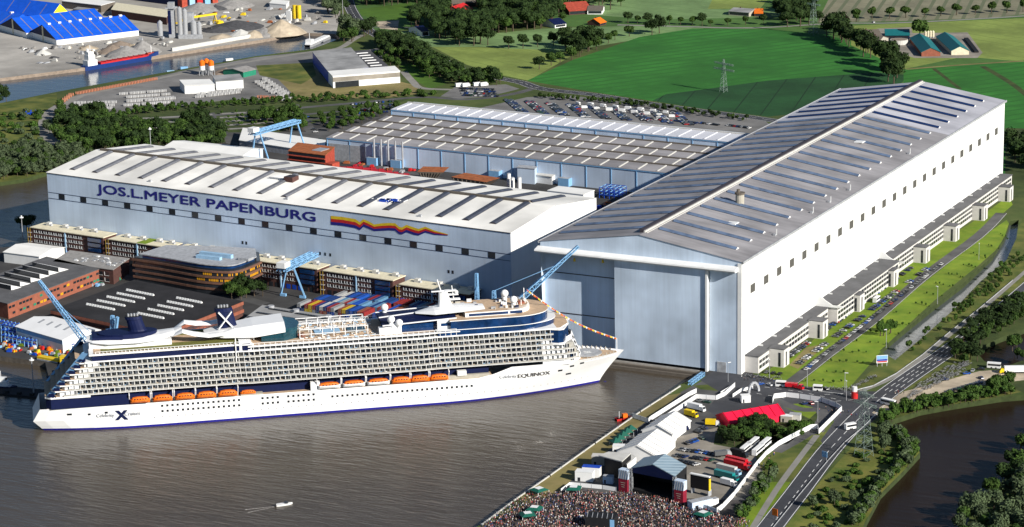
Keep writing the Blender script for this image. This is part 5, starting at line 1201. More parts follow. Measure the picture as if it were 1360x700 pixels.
junk(70, [(20, 60), (70, 62), (230, 50), (225, 62), (210, 66), (120, 80), (50, 85), (30, 75)], ['pale_concrete', 'white', 'gravel_grey', 'steel', 'gravel_dark', 'sandy'], 'yard_block', '%s block or machine lying in the river yard', 'yard material', 'materials lying in the river yard', 2, 9, 3)
junk(70, [(230, 40), (330, 46), (340, 30), (440, 35), (440, 5), (290, 14), (240, 22)], ['pale_concrete', 'white', 'gravel_grey', 'steel', 'gravel_dark', 'yellow', 'rust'], 'yard_block', '%s block or machine in the yard beyond the mixing plant', 'yard material', 'materials beyond the mixing plant', 2, 9, 3.5)
block('storage_shed', 'white flat building at the far top yard', 'shed', (358, 4), (380, 6), (384, 1), 5, 'white', 'white_roof')
# coaster
pa, pb = at(114, 92.5, -3), at(214, 75.5, -3); t = thing('coaster_ship', 'blue coaster with long red hold and white wheelhouse moored at the gravel yard', 'cargo ship', (pa.x+5, pa.y-6, -3), ang(pa, pb)); L = (pb-pa).length
mb = MB(); rings = []
for x, w in ((0, 3.8), (3, 5), (L*.2, 5.6), (L*.8, 5.6), (L*.93, 3.6), (L, .2)): zt = 3.9 if x < L*.85 else 6.4; rings.append([(x, 5-w*.9, -.5), (x, 5-w, zt), (x, 5+w, zt), (x, 5+w*.9, -.5)])
loft(mb, rings, 'hull_blue'); mb.poly([(0, 1.2, 3.6), (0, 8.8, 3.6), (0, 8.4, -.5), (0, 1.6, -.5)], 'blue'); mb.build('hull', t)
mb = MB(); mb.box(L*.2, L*.84, 1, 9, 3.4, 5.2, 'red'); mb.box(3, L*.2, .6, 9.4, 3.3, 3.7, 'redrust'); 
for i in range(9): mb.box(L*(.2+.07*i), L*(.2+.07*i)+.6, .8, 9.2, 5.2, 5.6, 'container_red')
mb.build('hold_cover', t); mb = MB(); mb.box(3, 14, 1, 9, 3.6, 9, 'white'); mb.box(4.5, 12, 1.5, 8.5, 9, 14, 'white'); mb.box(5, 11, 2, 8, 14, 17, 'white'); mb.box(11, 11.1, 2.4, 7.6, 15, 16.4, 'window_dark'); mb.cyl((6, 5), 1.2, 17, 20, 'white'); mb.beam((9, 5, 17), (9, 5, 23), .4, 'white'); mb.build('wheelhouse', t)
mb = MB(); mb.beam((L*.9, 5, 5), (L*.9, 5, 13), .6, 'white'); mb.box(L*.84, L*.95, 3, 7, 5.2, 6.4, 'redrust'); mb.build('fore_mast', t)
pa = at(408, 63, -3); pb = at(437, 50, -3); t = thing('tanker_barge', 'white river barge at the river end by the trees', 'barge', (pa.x, pa.y, -3), ang(pa, pb)); L = (pb-pa).length
mb = MB(); rings = [[(x, -w, -.4), (x, -w*1.05, 2.4), (x, w*1.05, 2.4), (x, w, -.4)] for x, w in ((0, 3), (4, 4), (L*.9, 4), (L, .4))]; loft(mb, rings, 'silver'); mb.build('hull', t); mb = MB(); mb.box(2, L*.9, -3, 3, 2.2, 3.6, 'white'); mb.box(3, 10, -3, 3, 3.6, 7, 'white'); mb.beam((7, 0, 7), (7, 0, 13), .4, 'white'); mb.build('wheelhouse', t)
for i, (u, v, c) in enumerate(((308, 82, 'white'), (248, 93, 'crane_blue'), (230, 98, 'sky_blue'))):
    pa = at(u, v, -3); mb = MB(); mb.box(-8, 8, -2, 2, -.2, 1.4, 'navy'); mb.box(-6, 1, -1.6, 1.6, 1.4, 3.4, c); flat_mesh('small_boat', ordn(i)+' small moored boat along the far river bank, counted from the open end', 'boat', mb, (pa.x, pa.y, -3), .8, 'small boats on the far bank')
# silos, warehouses
for i, (u, v) in enumerate(((269, 100), (275, 98), (281, 100))):
    p = at(u, v, 0); t = thing('cement_silo', ordn(i)+' orange-topped silo from the river in the row of three', 'silo', (p.x, p.y, 0)); mb = MB(); mb.cyl((0, 0), 2.6, 5, 9, 'white', n=12); mb.build('base', t); mb = MB(); mb.cyl((0, 0), 2.6, 9, 13, 'orange', n=12); mb.cyl((0, 0), 2.6, 13, 14.5, 'orange', .6, n=12); mb.build('shell', t)
    mb = MB(); [mb.beam((sx*2, sy*2, 0), (sx*2, sy*2, 5), .5, 'steel') for sx in (-1, 1) for sy in (-1, 1)]; mb.build('frame', t)
block('warehouse', 'white cube-like warehouse next to the orange pallets', 'warehouse', (245, 113), (285, 112), (278, 105), 8, 'white', 'white_roof'); block('warehouse', 'long grey-roofed warehouse with white walls near the orange silos', 'warehouse', (287, 108), (323, 105.5), (318, 98), 8, 'white', 'greyroof')
shed('warehouse', 'greenish gabled shed at the river near the wide grey warehouse', 'warehouse', (323, 96), (340, 92), (330, 85), 5, 2, 'sterngreen', 'gravel_grey')
t, L, D, sk = block('distribution_hall', 'white-fronted part of the large grey hall on the meadow', 'warehouse', (442, 101), (531, 94), (524, 87.5), 11, 'white', 'white_roof')
mb = MB(); mb.box(0, L, -.15, 0, 5.6, 9.6, 'dust'); mb.box(2, 24, -.2, 0, 0, 5.4, 'window_dark'); mb.build('wall_band', t)
block('distribution_hall', 'long grey flat-roofed hall with blue side wall on the meadow', 'warehouse', (436, 95), (489, 89), (466, 63), 10.5, 'blue', 'greyroof')
t, L, D, sk = block('distribution_hall', 'dark-roofed part with white strips behind the grey hall', 'warehouse', (489, 89), (515, 87), (490, 66), 9, 'navy', 'gravel_dark')
for i in range(6): mb = MB(); mb.beam((3+sk*i/6, 4+D*i/6.5, 9.3), (L*.75+sk*i/6, 4+D*i/6.5, 9.3), 1.4, 'white', .6); mb.build('light_strip', t)
# rows of paving pallets and pipes
def pallet(c):
    mb = MB()
    for i in range(4): mb.box(-2.4+i*1.25, -1.6+i*1.25, -1, 1, .1, 2.3, c)
    mb.box(-2.5, 2.5, -1.1, 1.1, 0, .12, 'trunk'); o = mb.build('pallet_stack'); tag(o, '', 'pallet stack'); return o
def pallets(key, c, P0, P1, n, rows_, off, lab, grp, prob=.9):
    for r_ in range(rows_):
        for i in range(n):
            if Ry.random() > prob: continue
            u = P0[0]+(P1[0]-P0[0])*i/max(1, n-1)+off[0]*r_; v = P0[1]+(P1[1]-P0[1])*i/max(1, n-1)+off[1]*r_; p = at(u, v, 0)
            place('pal'+c, lambda: pallet(c), (p.x, p.y, 0), .6+Ry.uniform(-.05, .05), 1, lab+', %s in its %s row' % (ordn(i), ordn(r_)), grp)
mat('pipe_grey', (.42, .42, .42), .9, .1); mat('clay', (.42, .17, .10), .9, .15)
pallets('a', 'pipe_grey', (96, 146), (146, 145), 12, 3, (3, -4), 'grey pallets near the dirt road', 'grey pallet stacks')
pallets('b', 'pipe_grey', (162, 126), (218, 122), 13, 3, (5, 4.5), 'grey pallets amid the pipe yard', 'grey pallet stacks')
pallets('b2', 'pipe_grey', (168, 141), (226, 137), 13, 2, (4, -5), 'grey pallets along the hedge', 'grey pallet stacks')
pallets('c', 'pipe_grey', (263, 130), (316, 124), 12, 2, (2, -3.5), 'grey pallets before white warehouse', 'grey pallet stacks')
pallets('d', 'pipe_grey', (352, 106), (388, 130), 11, 3, (-5, 2), 'grey pallet stack at the meadow edge', 'grey pallet stacks')
pallets('e', 'clay', (104, 125), (206, 106), 26, 1, (0, 0), 'reddish pallet along the river side', 'reddish pallets')
pallets('f', 'clay', (78, 140), (95, 127), 7, 1, (0, 0), 'reddish clay pallet at the dirt road bend', 'reddish pallets')
pallets('g', 'clay', (252, 120), (280, 120), 8, 1, (0, 0), 'orange pallet at white warehouse wall', 'reddish pallets'); pallets('h', 'clay', (345, 130), (366, 131), 6, 1, (0, 0), 'reddish pallet by the hedge', 'reddish pallets')
mb = MB(); [mb.beam((i*4, 0, 0), (i*4, 6, 3), .8, 'blue') for i in range(4)]; mb.beam((0, 2, 1), (14, 3, 2), 1.2, 'blue'); p = at(34, 153, 0); flat_mesh('farm_machine', 'bright blue machine parked on the dry grass', 'machine', mb, (p.x, p.y, 0), .5)
# ================================================================ farm and houses
def house(lab, a, b, c, h, rise, wm, rm, name='farmhouse', chim=True, cat='house'):
    t, L, D = shed(name, lab, cat, a, b, c, h, rise, wm, rm)
    mb = MB(); mb.box(1, L-1, -.1, 0, .8, h-.6, 'window_dark'); mb.build('window_band', t)
    if chim: mb = MB(); mb.box(L*.3, L*.3+1, D/2-.5, D/2+.5, h, h+rise+1.4, 'brick'); mb.build('chimney', t)
    return t
house('green-roofed barn with reddish gable beside the round tank', (1249, 69), (1233, 50), (1210, 52), 4, 4, 'redbrick', 'green_roof', 'barn', False, 'barn')
house('green-roofed open barn at the farm edge', (1287, 67), (1266, 48), (1245, 50), 4, 4, 'cream', 'green_roof', 'barn', False, 'barn')
house('dark teal barn behind the farm yard', (1176, 47), (1208, 47), (1208, 39), 5, 3, 'navy', 'green_roof', 'barn', False, 'barn')
house('brown-roofed farmhouse beside the tree belt', (1150, 53), (1174, 52), (1166, 42), 3.5, 6, 'brick', 'ridge_brown'); house('low brown-roofed farm building in front of the farmhouse', (1150, 56), (1166, 57), (1158, 49), 3, 4, 'beige', 'ridge_brown')
p = at(1194, 58, 0); mb = MB(); mb.cyl((0, 0), 8.5, 0, 4.2, 'pale_concrete', n=24); mb.cyl((0, 0), 7.9, 4.2, 4.25, 'gravel_brown', n=24); flat_mesh('slurry_tank', 'round white concrete tank in the farm yard', 'tank', mb, (p.x, p.y, 0))
for i in range(4): p = at(1229+i*3.4, 50, 0); mb = MB(); mb.cyl((0, 0), 1.3, 1, 6, 'cream', n=10); mb.cyl((0, 0), 1.3, 6, 7, 'cream', .3, n=10); mb.cyl((0, 0), 1.0, 0, 1, 'steel', n=6); flat_mesh('feed_silo', ordn(i)+' cream feed silo from the tall farm tree', 'silo', mb, (p.x, p.y, 0), 0, 'feed silos behind the barns')
a, b = at(1283, 52, 0), at(1297, 70, 0); mb = MB(); mb.box(0, (b-a).length, -2, 2, 0, 1.5, 'black'); flat_mesh('silage_clamp', 'long black covered silage heap beside the farm barns', 'silage heap', mb, (a.x, a.y, 0), ang(a, b))
house('house with bright red roof in the wood', (614, 17), (628, 12), (622, 4), 4, 6, 'brick', 'red'); house('grey-roofed brick house beside the bright red roof', (600, 5), (633, 3), (630, -3), 5, 5, 'redbrick', 'ridge_brown')
house('large farmhouse with long red roof', (756, 15), (786, 13), (778, 5), 4, 6, 'brick', 'redrust'); house('dark-roofed farm building beside the long red roof', (780, 14), (800, 14), (800, 9), 4, 3, 'white', 'ridge_brown')
house('white house with dark roof below the red farmhouse', (737, 33), (752, 31), (750, 25), 3.5, 4, 'white', 'navy'); house('orange-roofed cottage between the trees', (797, 31), (805, 29), (802, 24), 3, 4, 'brick', 'orange')
house('long pale building behind the hedge at the pale field', (968, 15), (995, 17), (1000, 12), 4, 2, 'beige', 'greyroof'); house('small pink-roofed house left of the wood', (683, 12), (696, 12), (696, 6), 3, 3, 'brick', 'beige')
house('small orange-roofed house beside the long pale building', (1002, 18), (1013, 18), (1013, 13), 3, 3, 'brick', 'orange'); house('grey-blue house in the tree shade by the town road', (560, 42), (570, 41), (566, 34), 5, 3, 'white', 'navy')
# pylons
def pylon(lab, u, v, H, arms, w=5, sc=1.0):
    p = at(u, v, 0); t = thing('power_pylon', lab, 'pylon', (p.x, p.y, 0), radians(-25)); mb = MB(); lattice(mb, (0, 0, 0), (0, 0, H), w, 'pylon_steel', 12, .13*sc, w*.18); mb.build('tower', t)
    for z, l in arms: mb = MB(); lattice(mb, (-l, 0, z), (l, 0, z), 1.2, 'pylon_steel', 10, .13*sc); mb.build('cross_arm', t)
pylon('steel power pylon standing in the bright green field', 961, 122, 29, ((25, 12), (20, 13)), 5, 1.3); pylon('tall steel power pylon on the bushy peninsula by the dark pond', 1147, 606, 36, ((28, 8), (33, 6)), 7)
pylon('power pylon beside the tree belt at the top', 1080, 46, 38, ((30, 9), (35, 6)), 7, 1.4)
# ================================================================ open-air concert
t = thing('concert_stage', 'large black concert stage with pale blue gabled roof facing the crowd', 'stage')
zE = 12.5; FL, FR, BR_, BL = at(838, 622, zE), at(896, 633.5, zE), at(912, 619, zE), at(855, 608.5, zE)
rF = (FL+FR)/2+Vector((0, 0, 4)); rB = (BL+BR_)/2+Vector((0, 0, 4))
mb = MB(); up = Vector((0, 0, .4)); mb.faces([q[:] for q in (FL, rF, rB, BL)]+[(q+up)[:] for q in (FL, rF, rB, BL)], [(0, 1, 2, 3), (4, 5, 6, 7), (0, 1, 5, 4)], 'stage_roof'); mb.faces([q[:] for q in (rF, FR, BR_, rB)]+[(q+up)[:] for q in (rF, FR, BR_, rB)], [(0, 1, 2, 3), (4, 5, 6, 7), (0, 1, 5, 4)], 'stage_roof')
mb.build('roof', t); g0 = lambda q, z: (q.x, q.y, z)
mb = MB(); mb.poly([g0(FL, 0), g0(BL, 0), g0(BL, zE), g0(FL, zE)], 'black'); mb.poly([g0(FR, 0), g0(BR_, 0), g0(BR_, zE), g0(FR, zE)], 'black'); mb.poly([g0(BL, 0), g0(BR_, 0), g0(BR_, zE), rB[:], g0(BL, zE)], 'black'); mb.poly([g0(FL, zE-2), g0(FR, zE-2), g0(FR, zE), rF[:], g0(FL, zE)], 'navy'); mb.build('backdrop_cloth', t)
mb = MB(); mb.prism([(q.x, q.y) for q in (FL, FR, BR_, BL)], 0, 2, 'black'); mb.build('stage_floor', t)
for q in (FL, FR): mb = MB(); lattice(mb, (q.x, q.y, 0), (q.x, q.y, zE), 1.4, 'steel', 8, .2); mb.build('truss_tower', t)
dF = (FR-FL).normalized()
for q, s, lb in ((FL, -1, 'beside the small black stage'), (FR, 1, 'beside the big screen')):
    c = q+dF*s*3.4; tt = thing('speaker_tower', 'white-topped tower with dark red banner '+lb, 'tower', (c.x, c.y, 0), ang(FL, FR)); mb = MB(); mb.box(-2.6, 2.6, -2, 1.5, 6.9, 11.6, 'hall_wall'); 
    for i in range(5): mb.beam((-2.6+i*1.3, -2.1, 7), (-1.6+i*1.2, -2.1, 11.5), .25, 'steel')
    mb.build('scaffold', tt); mb = MB(); mb.box(-2.5, 2.5, -2.1, 1.4, .2, 6.9, 'banner_red'); mb.build('banner', tt)
    mb = MB()
    for i in range(3): mb.box(-1.4+i*.3, 1.2-i*.2, -2.18, -2.1, 5-i*1.1, 5.25-i*1.1, 'beige')
    mb.build('banner_text', tt)
A_, B_ = at(917, 655, 0), at(941, 660, 0); rz = ang(A_, B_); L = (B_-A_).length; t = thing('video_screen', 'big black video screen on legs beside the stage', 'screen', (A_.x, A_.y, 0), rz)
mb = MB(); mb.box(0, L, 0, 1.2, 3, 9.8, 'black'); mb.build('screen', t); mb = MB(); mb.box(-.4, L+.4, -.2, 1.6, 9.8, 10.3, 'white'); [mb.box(x, x+.5, 0, 3, 0, 3, 'steel') for x in (.2, L-.6)]; mb.box(L, L+.4, 0, 1.5, 3, 9, 'yellow'); mb.build('frame', t)
# second stage
zE = 9; t = thing('side_stage', 'smaller stage with light grey flat roof and black front', 'stage'); q = [at(795, 606, zE), at(826, 614, zE), at(838, 603, zE), at(808, 601, zE)]
mb = MB(); mb.prism([(a.x, a.y) for a in q], zE, zE+.5, 'pale_concrete'); mb.build('roof', t); k = q; mb = MB(); mb.prism([(a.x, a.y) for a in (k[0]+(k[1]-k[0])*.25, k[1], k[2], k[3])], 0, zE-.1, 'black'); mb.build('black_cloth', t)
mb = MB(); a, b = at(826, 622, 6), at(838, 612, 6); mb.prism([(at(u, v, 6).x, at(u, v, 6).y) for u, v in ((826, 614), (833, 617), (845, 607), (839, 603))], 0, 6, 'white', 'pale_concrete'); mb.build('service_block', t)
# tents
def tent(lab, a, b, c, h, rise, m='tent_white', name='event_tent'):
    t, L, D = shed(name, lab, 'tent', a, b, c, h, rise, m, m)
    mb = MB(); n = int(L/5); m_ = 'pale_concrete' if m == 'tent_white' else m
    for i in range(n+1):
        x = L*i/n; mb.beam((x, -.5, h+.35), (x, D/2, h+rise+.6), .25, m_); mb.beam((x, D+.5, h+.35), (x, D/2, h+rise+.6), .25, m_)
    mb.build('tent_ribs', t); return t
tent('large white marquee behind the stage, closest to it', (871, 606), (897, 584), (857, 571), 4, 4.4); tent('longer narrow white marquee beyond the large one', (893, 577), (917, 559), (884, 549), 4, 4)
tent('bright red marquee in front of the tree-lined ditch', (970, 563), (1042, 551), (1033, 539), 3.4, 3.6, 'tent_red')
for i, (u, v) in enumerate(((818, 592), (823, 588), (828, 583.5), (833, 579), (838, 575))):
    p = at(u, v, 0); t = thing('pavilion_tent', ordn(i)+' green pointed pavilion from the stage, in the row beside the white marquee', 'tent', (p.x, p.y, 0), .9, 'green pavilions'); mb = MB(); V = [(-2.6, -2.6, 2.4), (2.6, -2.6, 2.4), (2.6, 2.6, 2.4), (-2.6, 2.6, 2.4), (0, 0, 4.6)]; mb.faces(V, [(0, 1, 4), (1, 2, 4), (2, 3, 4), (3, 0, 4)], 'dark_green'); mb.build('canopy', t)
    mb = MB(); [mb.beam((x, y, 0), (x, y, 2.4), .2, 'steel') for x in (-2.5, 2.5) for y in (-2.5, 2.5)]; mb.build('pole_frame', t)
for i, (u, v, c) in enumerate(((762, 655, 'at the fence corner'), (934, 689, 'near the fence end'), (701, 690, 'by the river wall'), (710, 682, 'beside the waterside stall'), (716, 657, 'on the grass edge'))):
    p = at(u, v, 0); t = thing('beer_pavilion', 'green and white pavilion in the crowd '+c, 'tent', (p.x, p.y, 0), .3+i); s = 3.6; mb = MB(); V = [(-s, -s, 2.6), (s, -s, 2.6), (s, s, 2.6), (-s, s, 2.6), (-s*.5, -s*.5, 3.6), (s*.5, -s*.5, 3.6), (s*.5, s*.5, 3.6), (-s*.5, s*.5, 3.6)]
    mb.faces(V, [(0, 1, 5, 4), (1, 2, 6, 5), (2, 3, 7, 6), (3, 0, 4, 7)], 'dark_green'); mb.faces(V, [(4, 5, 6, 7)], 'white'); mb.build('canopy', t); mb = MB(); [mb.beam((x, y, 0), (x, y, 2.6), .2, 'white') for x in (-s+.2, s-.2) for y in (-s+.2, s-.2)]; mb.build('pole_frame', t)
A_, B_ = at(800, 702, 0), at(826, 702, 0); t = thing('mixing_tower', 'black mixing booth with slatted top in the middle of the crowd', 'booth', (A_.x-6, A_.y, 0), .2); mb = MB(); mb.box(-2, 12, -3, 5, 0, 6, 'black'); mb.build('booth', t); mb = MB()
for i in range(6): mb.beam((-1+i*2.4, -3.1, 6), (i*2.4-2, 3, 6.2), .25, 'steel')
mb.box(10, 12.1, -3.1, -3, 1, 5.4, 'crane_blue'); mb.build('roof_slats', t)
# cabins and containers of the event
def cabin(lab, u, v, L, W_, h, rz, m, name='site_container', roof='white'):
    p = at(u, v, 0); t = thing(name, lab, 'container', (p.x, p.y, 0), rz); mb = MB(); mb.box(-L/2, L/2, -W_/2, W_/2, .2, h, m); mb.build('body', t); mb = MB(); mb.box(-L/2-.1, L/2+.1, -W_/2-.1, W_/2+.1, h, h+.15, roof); mb.build('roof', t); mb = MB(); mb.box(-L*.35, -L*.2, -W_/2-.05, -W_/2, .3, 2.2, 'window_dark'); mb.build('door', t)
for lab, u, v, L, W_, h, rz, m, rf in (('white container stack by the grass edge', 777, 638, 9, 5, 5, .2, 'white', 'white'), ('white container with blue roof by the side stage', 786, 633, 9, 4, 5.4, .2, 'white', 'blue'), ('grey container before the side stage', 808, 642, 5, 3, 4, .2, 'hall_wall', 'steel'),
    ('pale container at the rear of the side stage', 797, 617, 8, 5, 5, .3, 'beige', 'pale_concrete'), ('white container behind the side stage', 822, 601, 6, 4, 4, .3, 'white', 'white'), ('open white container beside the screen', 930, 674, 12, 4, 4, 1.0, 'hall_wall', 'steel'), ('narrow white container at the fence end', 940, 672, 11, 2.6, 3.2, 1.0, 'white', 'steel'),
    ('pale cabin beside the ditch trees', 1045, 560, 6, 4, 3.5, .2, 'beige', 'white'), ('grey-white cabin with terrace beside the ditch', 1056, 558, 6, 4, 3.5, .2, 'pale_concrete', 'steel'), ('white cabin near the arched gate', 990, 534, 5, 4, 4, .6, 'white', 'white')):
    cabin(lab, u, v, L, W_, h, rz, m, roof=rf)
# vehicles
def wheels(mb, xs, w, r_=.5):
    for x in xs:
        for s in (-1, 1):
            n = 10; V = [(x+r_*cos(2*pi*i/n), s*w, r_+r_*sin(2*pi*i/n)) for i in range(n)]+[(x+r_*cos(2*pi*i/n), s*(w-.25), r_+r_*sin(2*pi*i/n)) for i in range(n)]
            mb.faces(V, [(i, (i+1) % n, n+(i+1) % n, n+i) for i in range(n)]+[tuple(range(n)), tuple(range(2*n-1, n-1, -1))], 'tyre')
VC = {'silver': (.40, .41, .43), 'black': (.012, .012, .014), 'dark blue': (.01, .025, .10), 'blue': (.01, .07, .32), 'red': (.35, .01, .01), 'white': (.7, .7, .7), 'grey': (.10, .105, .11), 'dark green': (.01, .05, .03), 'yellow': (.6, .4, .01), 'light grey': (.5, .5, .5), 'teal': (.01, .22, .22), 'orange': (.6, .15, .01)}
for k_, c in VC.items(): mat('paint_'+k_, c, .3, .03, spec=.6)
def car(col, est=False):
    t = thing('parked_car', '', 'car'); m = 'paint_'+col; mb = MB(); w = .88
    prof = [(-2.15, .35), (-2.2, .75), (-2.1, .95), (-1.2, 1.0), (.9, 1.0), (2.0, .85), (2.2, .65), (2.15, .35)]
    n = len(prof); V = [(x, -w, z) for x, z in prof]+[(x, w, z) for x, z in prof]; mb.faces(V, [(i, n+i, n+(i+1) % n, (i+1) % n) for i in range(n)]+[tuple(range(n)), tuple(range(2*n-1, n-1, -1))], m)
    cab = [(-1.9 if est else -1.5, 1.0), (-1.6 if est else -1.0, 1.46), (.35, 1.46), (1.05, 1.0)]
    V = [(x, -w*(.95 if z < 1.2 else .8), z) for x, z in cab]+[(x, w*(.95 if z < 1.2 else .8), z) for x, z in cab]; mb.faces(V, [(1, 5, 6, 2)], m); mb.build('body', t)
    m2 = MB(); m2.faces(V, [(0, 4, 5, 1), (2, 6, 7, 3), (0, 1, 2, 3), (7, 6, 5, 4)], 'window_dark'); m2.build('window', t)
    m3 = MB(); wheels(m3, (-1.35, 1.35), w+.02, .32); m3.build('wheels', t); return t
CARP = []     # (pos, rz, colour, label, group)
Rv = random.Random(5)
CK = ['silver', 'black', 'black', 'dark blue', 'dark blue', 'grey', 'grey', 'blue', 'grey', 'black', 'dark blue', 'light grey', 'dark green', 'black', 'dark blue', 'silver', 'black', 'grey', 'white', 'red']
def carrow(P0, P1, n, rel, lab, grp, prob=.93, world=False, cols=None):
    a = Vector((*P0, 0)) if world else at(*P0, 0); b = Vector((*P1, 0)) if world else at(*P1, 0); d = ang(a, b)
    for i in range(n):
        if Rv.random() > prob: continue
        c = Rv.choice(cols or CK); p = a.lerp(b, i/max(1, n-1)); CARP.append((p, d+rel+Rv.uniform(-.04, .04)+Rv.choice([0, pi]), c, '%s car, %s %s' % (c, ordn(i), lab), grp))
carrow((1071, 491), (1250, 352), 50, 0, 'from the roundabout in the kerbside row', 'cars along the kerb of the site road', .95)
for k_, (y0, y1) in enumerate(((32, 82), (95, 146), (159, 209), (222, 272))):
    w_ = ordn(k_)+' office wing bay'
    carrow((12.2, y0), (12.2, y1-4), 16, pi/2, 'at the wall in the '+w_, 'cars in the bays of the office wing', .85 if k_ < 2 else .45, True)
    carrow((22.5, y0-4), (22.5, y1-8), 15, pi/2, 'on the road side in the '+w_, 'cars in the bays of the office wing', .85 if k_ < 3 else .35, True)
carrow((12, 8), (20, 8), 3, pi/2, 'on the corner lawn of the white office wing', 'cars in the bays of the office wing', 1, True)
for k_ in range(9):
    for h_ in (0, 1):
        u = 672+27.5*k_+h_*7; v = 133+k_*2.1+h_*.6
        carrow((u, v), (u+20, v+16), 18, pi/2, 'in the %s %s row behind the white roof' % (ordn(k_), 'double' if h_ else 'single'), 'cars in the big car park', .9)
for k_ in range(4): carrow((612+k_*1.5, 118+k_*3), (655+k_*2, 119.5+k_*3), 15, pi/2, 'in the %s row of the small gravel car park' % ordn(k_), 'cars in the small car park', .9)
for k_ in range(4): carrow((862+k_*35, 158+k_*3), (890+k_*35, 161+k_*3.2), 10, pi/2, 'in the %s short row beside the far road' % ordn(k_), 'cars in the big car park', .85)
for k_ in range(4): carrow((468+k_*2, 139+k_*4), (522, 135+k_*4.5), 13, pi/2, 'in the %s tree-shaded row' % ordn(k_), 'cars in the tree-shaded park', .85)
carrow((408, 156), (425, 186), 10, pi/2, 'beside the avenue of the tree-shaded park', 'cars in the tree-shaded park', .7)
carrow((420, 192), (500, 196), 1, 0, 'x', 'x', 0)
for i in range(8):
    c = Rv.choice(CK); p = at(905+(i % 4)*11+(i//4)*6, 604+(i//4)*8-(i % 4)*2, 0)
for k_, (a_, b_, n_) in enumerate((((905, 598), (950, 604), 9), ((899, 606), (945, 612), 9), ((912, 590), (932, 583), 6), ((926, 575), (935, 569), 4), ((903, 613), (925, 618), 5))):
    carrow(a_, b_, n_, pi/2-.3, 'in the %s loose row of the stage car park' % ordn(k_), 'cars behind the stage', .9)
for u, v, c, lab in ((1097, 517.5, 'black', 'black car alone at the roundabout road'), (1010, 511, 'blue', 'blue car among the guests at the junction'), (1022, 512, 'white', 'white car with green mark at the junction'), (1086, 516, 'silver', 'silver car behind the red fire engine'), (1069, 537, 'dark blue', 'dark blue car inside the fenced loop'), (1077, 536.5, 'red', 'red car inside the fenced loop'),
   (930, 533, 'grey', 'grey car behind the white fence at the quay road'), (939, 535, 'dark green', 'dark green car behind the white fence'), (1284, 497, 'blue', 'blue van-like car on the sand track'), (1292, 493, 'silver', 'silver car on the sand track'), (1303, 491, 'black', 'black car on the sand track'), (1255, 505, 'dark blue', 'dark blue car beside the bicycles'), (1303, 503, 'dark blue', 'dark blue car across the sand track'),
   (1160, 30, 'white', 'white car on the tree-lined country road')):
    CARP.append((at(u, v, 0), Rv.uniform(0, 3), c, lab, None))
for i in range(8): CARP.append((at(1262+i*5.5, 520.5-i*1.6, 0), .6, Rv.choice(CK), ordn(i)+' car from the bicycle field in the row at the pond bank', 'cars at the pond bank'))
CARP.sort(key=lambda q: (q[0]-CP).length)
for i, (p, rz, c, lab, grp) in enumerate(CARP[:298]):
    if not any(c in w for w in (lab,)): lab = c+' '+lab
    place('car'+c, lambda: car(c), (p.x, p.y, 0), rz, 1, lab, grp)
if len(CARP) > 298:
    mb = MB(); 
    for (p, rz, c, lab, grp) in CARP[298:]:
        X = Matrix.Translation(p) @ Matrix.Rotation(rz, 4, 'Z')
        for part in PROTO['car'+c].children:
            me = part.data; k = len(mb.v); mb.v += [(X @ v.co)[:] for v in me.vertices]
            for pl in me.polygons: mb.f.append([k+a for a in pl.vertices]); mb.m.append(mb.mi(me.materials[pl.material_index]))
    mb.build('distant_parked_cars')['kind'] = 'stuff'
def truck(key, col, L, H, cabc, lab, u, v, rz, name='box_truck', cat='truck', grp=None):
    def mk():
        t = thing(name, '', cat); mb = MB(); mb.box(-L/2, L/2-2.6, -1.25, 1.25, 1.0, H, col); mb.box(-L/2, L/2-2.6, -1.0, 1.0, .6, 1.0, 'black'); mb.build('cargo_box', t)
        mb = MB(); prof = [(L/2-2.4, .5), (L/2-2.4, 3.0), (L/2-.8, 3.0), (L/2-.1, 1.7), (L/2, .5)]; n = len(prof)
        V = [(x, -1.2, z) for x, z in prof]+[(x, 1.2, z) for x, z in prof]; mb.faces(V, [(i, n+i, n+(i+1) % n, (i+1) % n) for i in range(n)]+[tuple(range(n)), tuple(range(2*n-1, n-1, -1))], cabc); mb.build('cab', t)
        mb = MB(); mb.faces([(L/2-.72, -1.1, 2.85), (L/2-.72, 1.1, 2.85), (L/2-.05, 1.1, 1.75), (L/2-.05, -1.1, 1.75)], [(0, 3, 2, 1)], 'window_dark'); mb.build('windscreen', t)
        mb = MB(); wheels(mb, (-L/2+1.5, -L/2+2.8, L/2-1.5), 1.22, .5); mb.build('wheels', t); return t
    p = at(u, v, 0); return place(key, mk, (p.x, p.y, 0), rz, 1, lab, grp)
R1 = ang(at(920, 552, 0), at(926, 551.5, 0)); ax = radians(-14)
mat('tyellow', (.75, .52, .01), .5); mat('tred', (.5, .01, .02), .4)
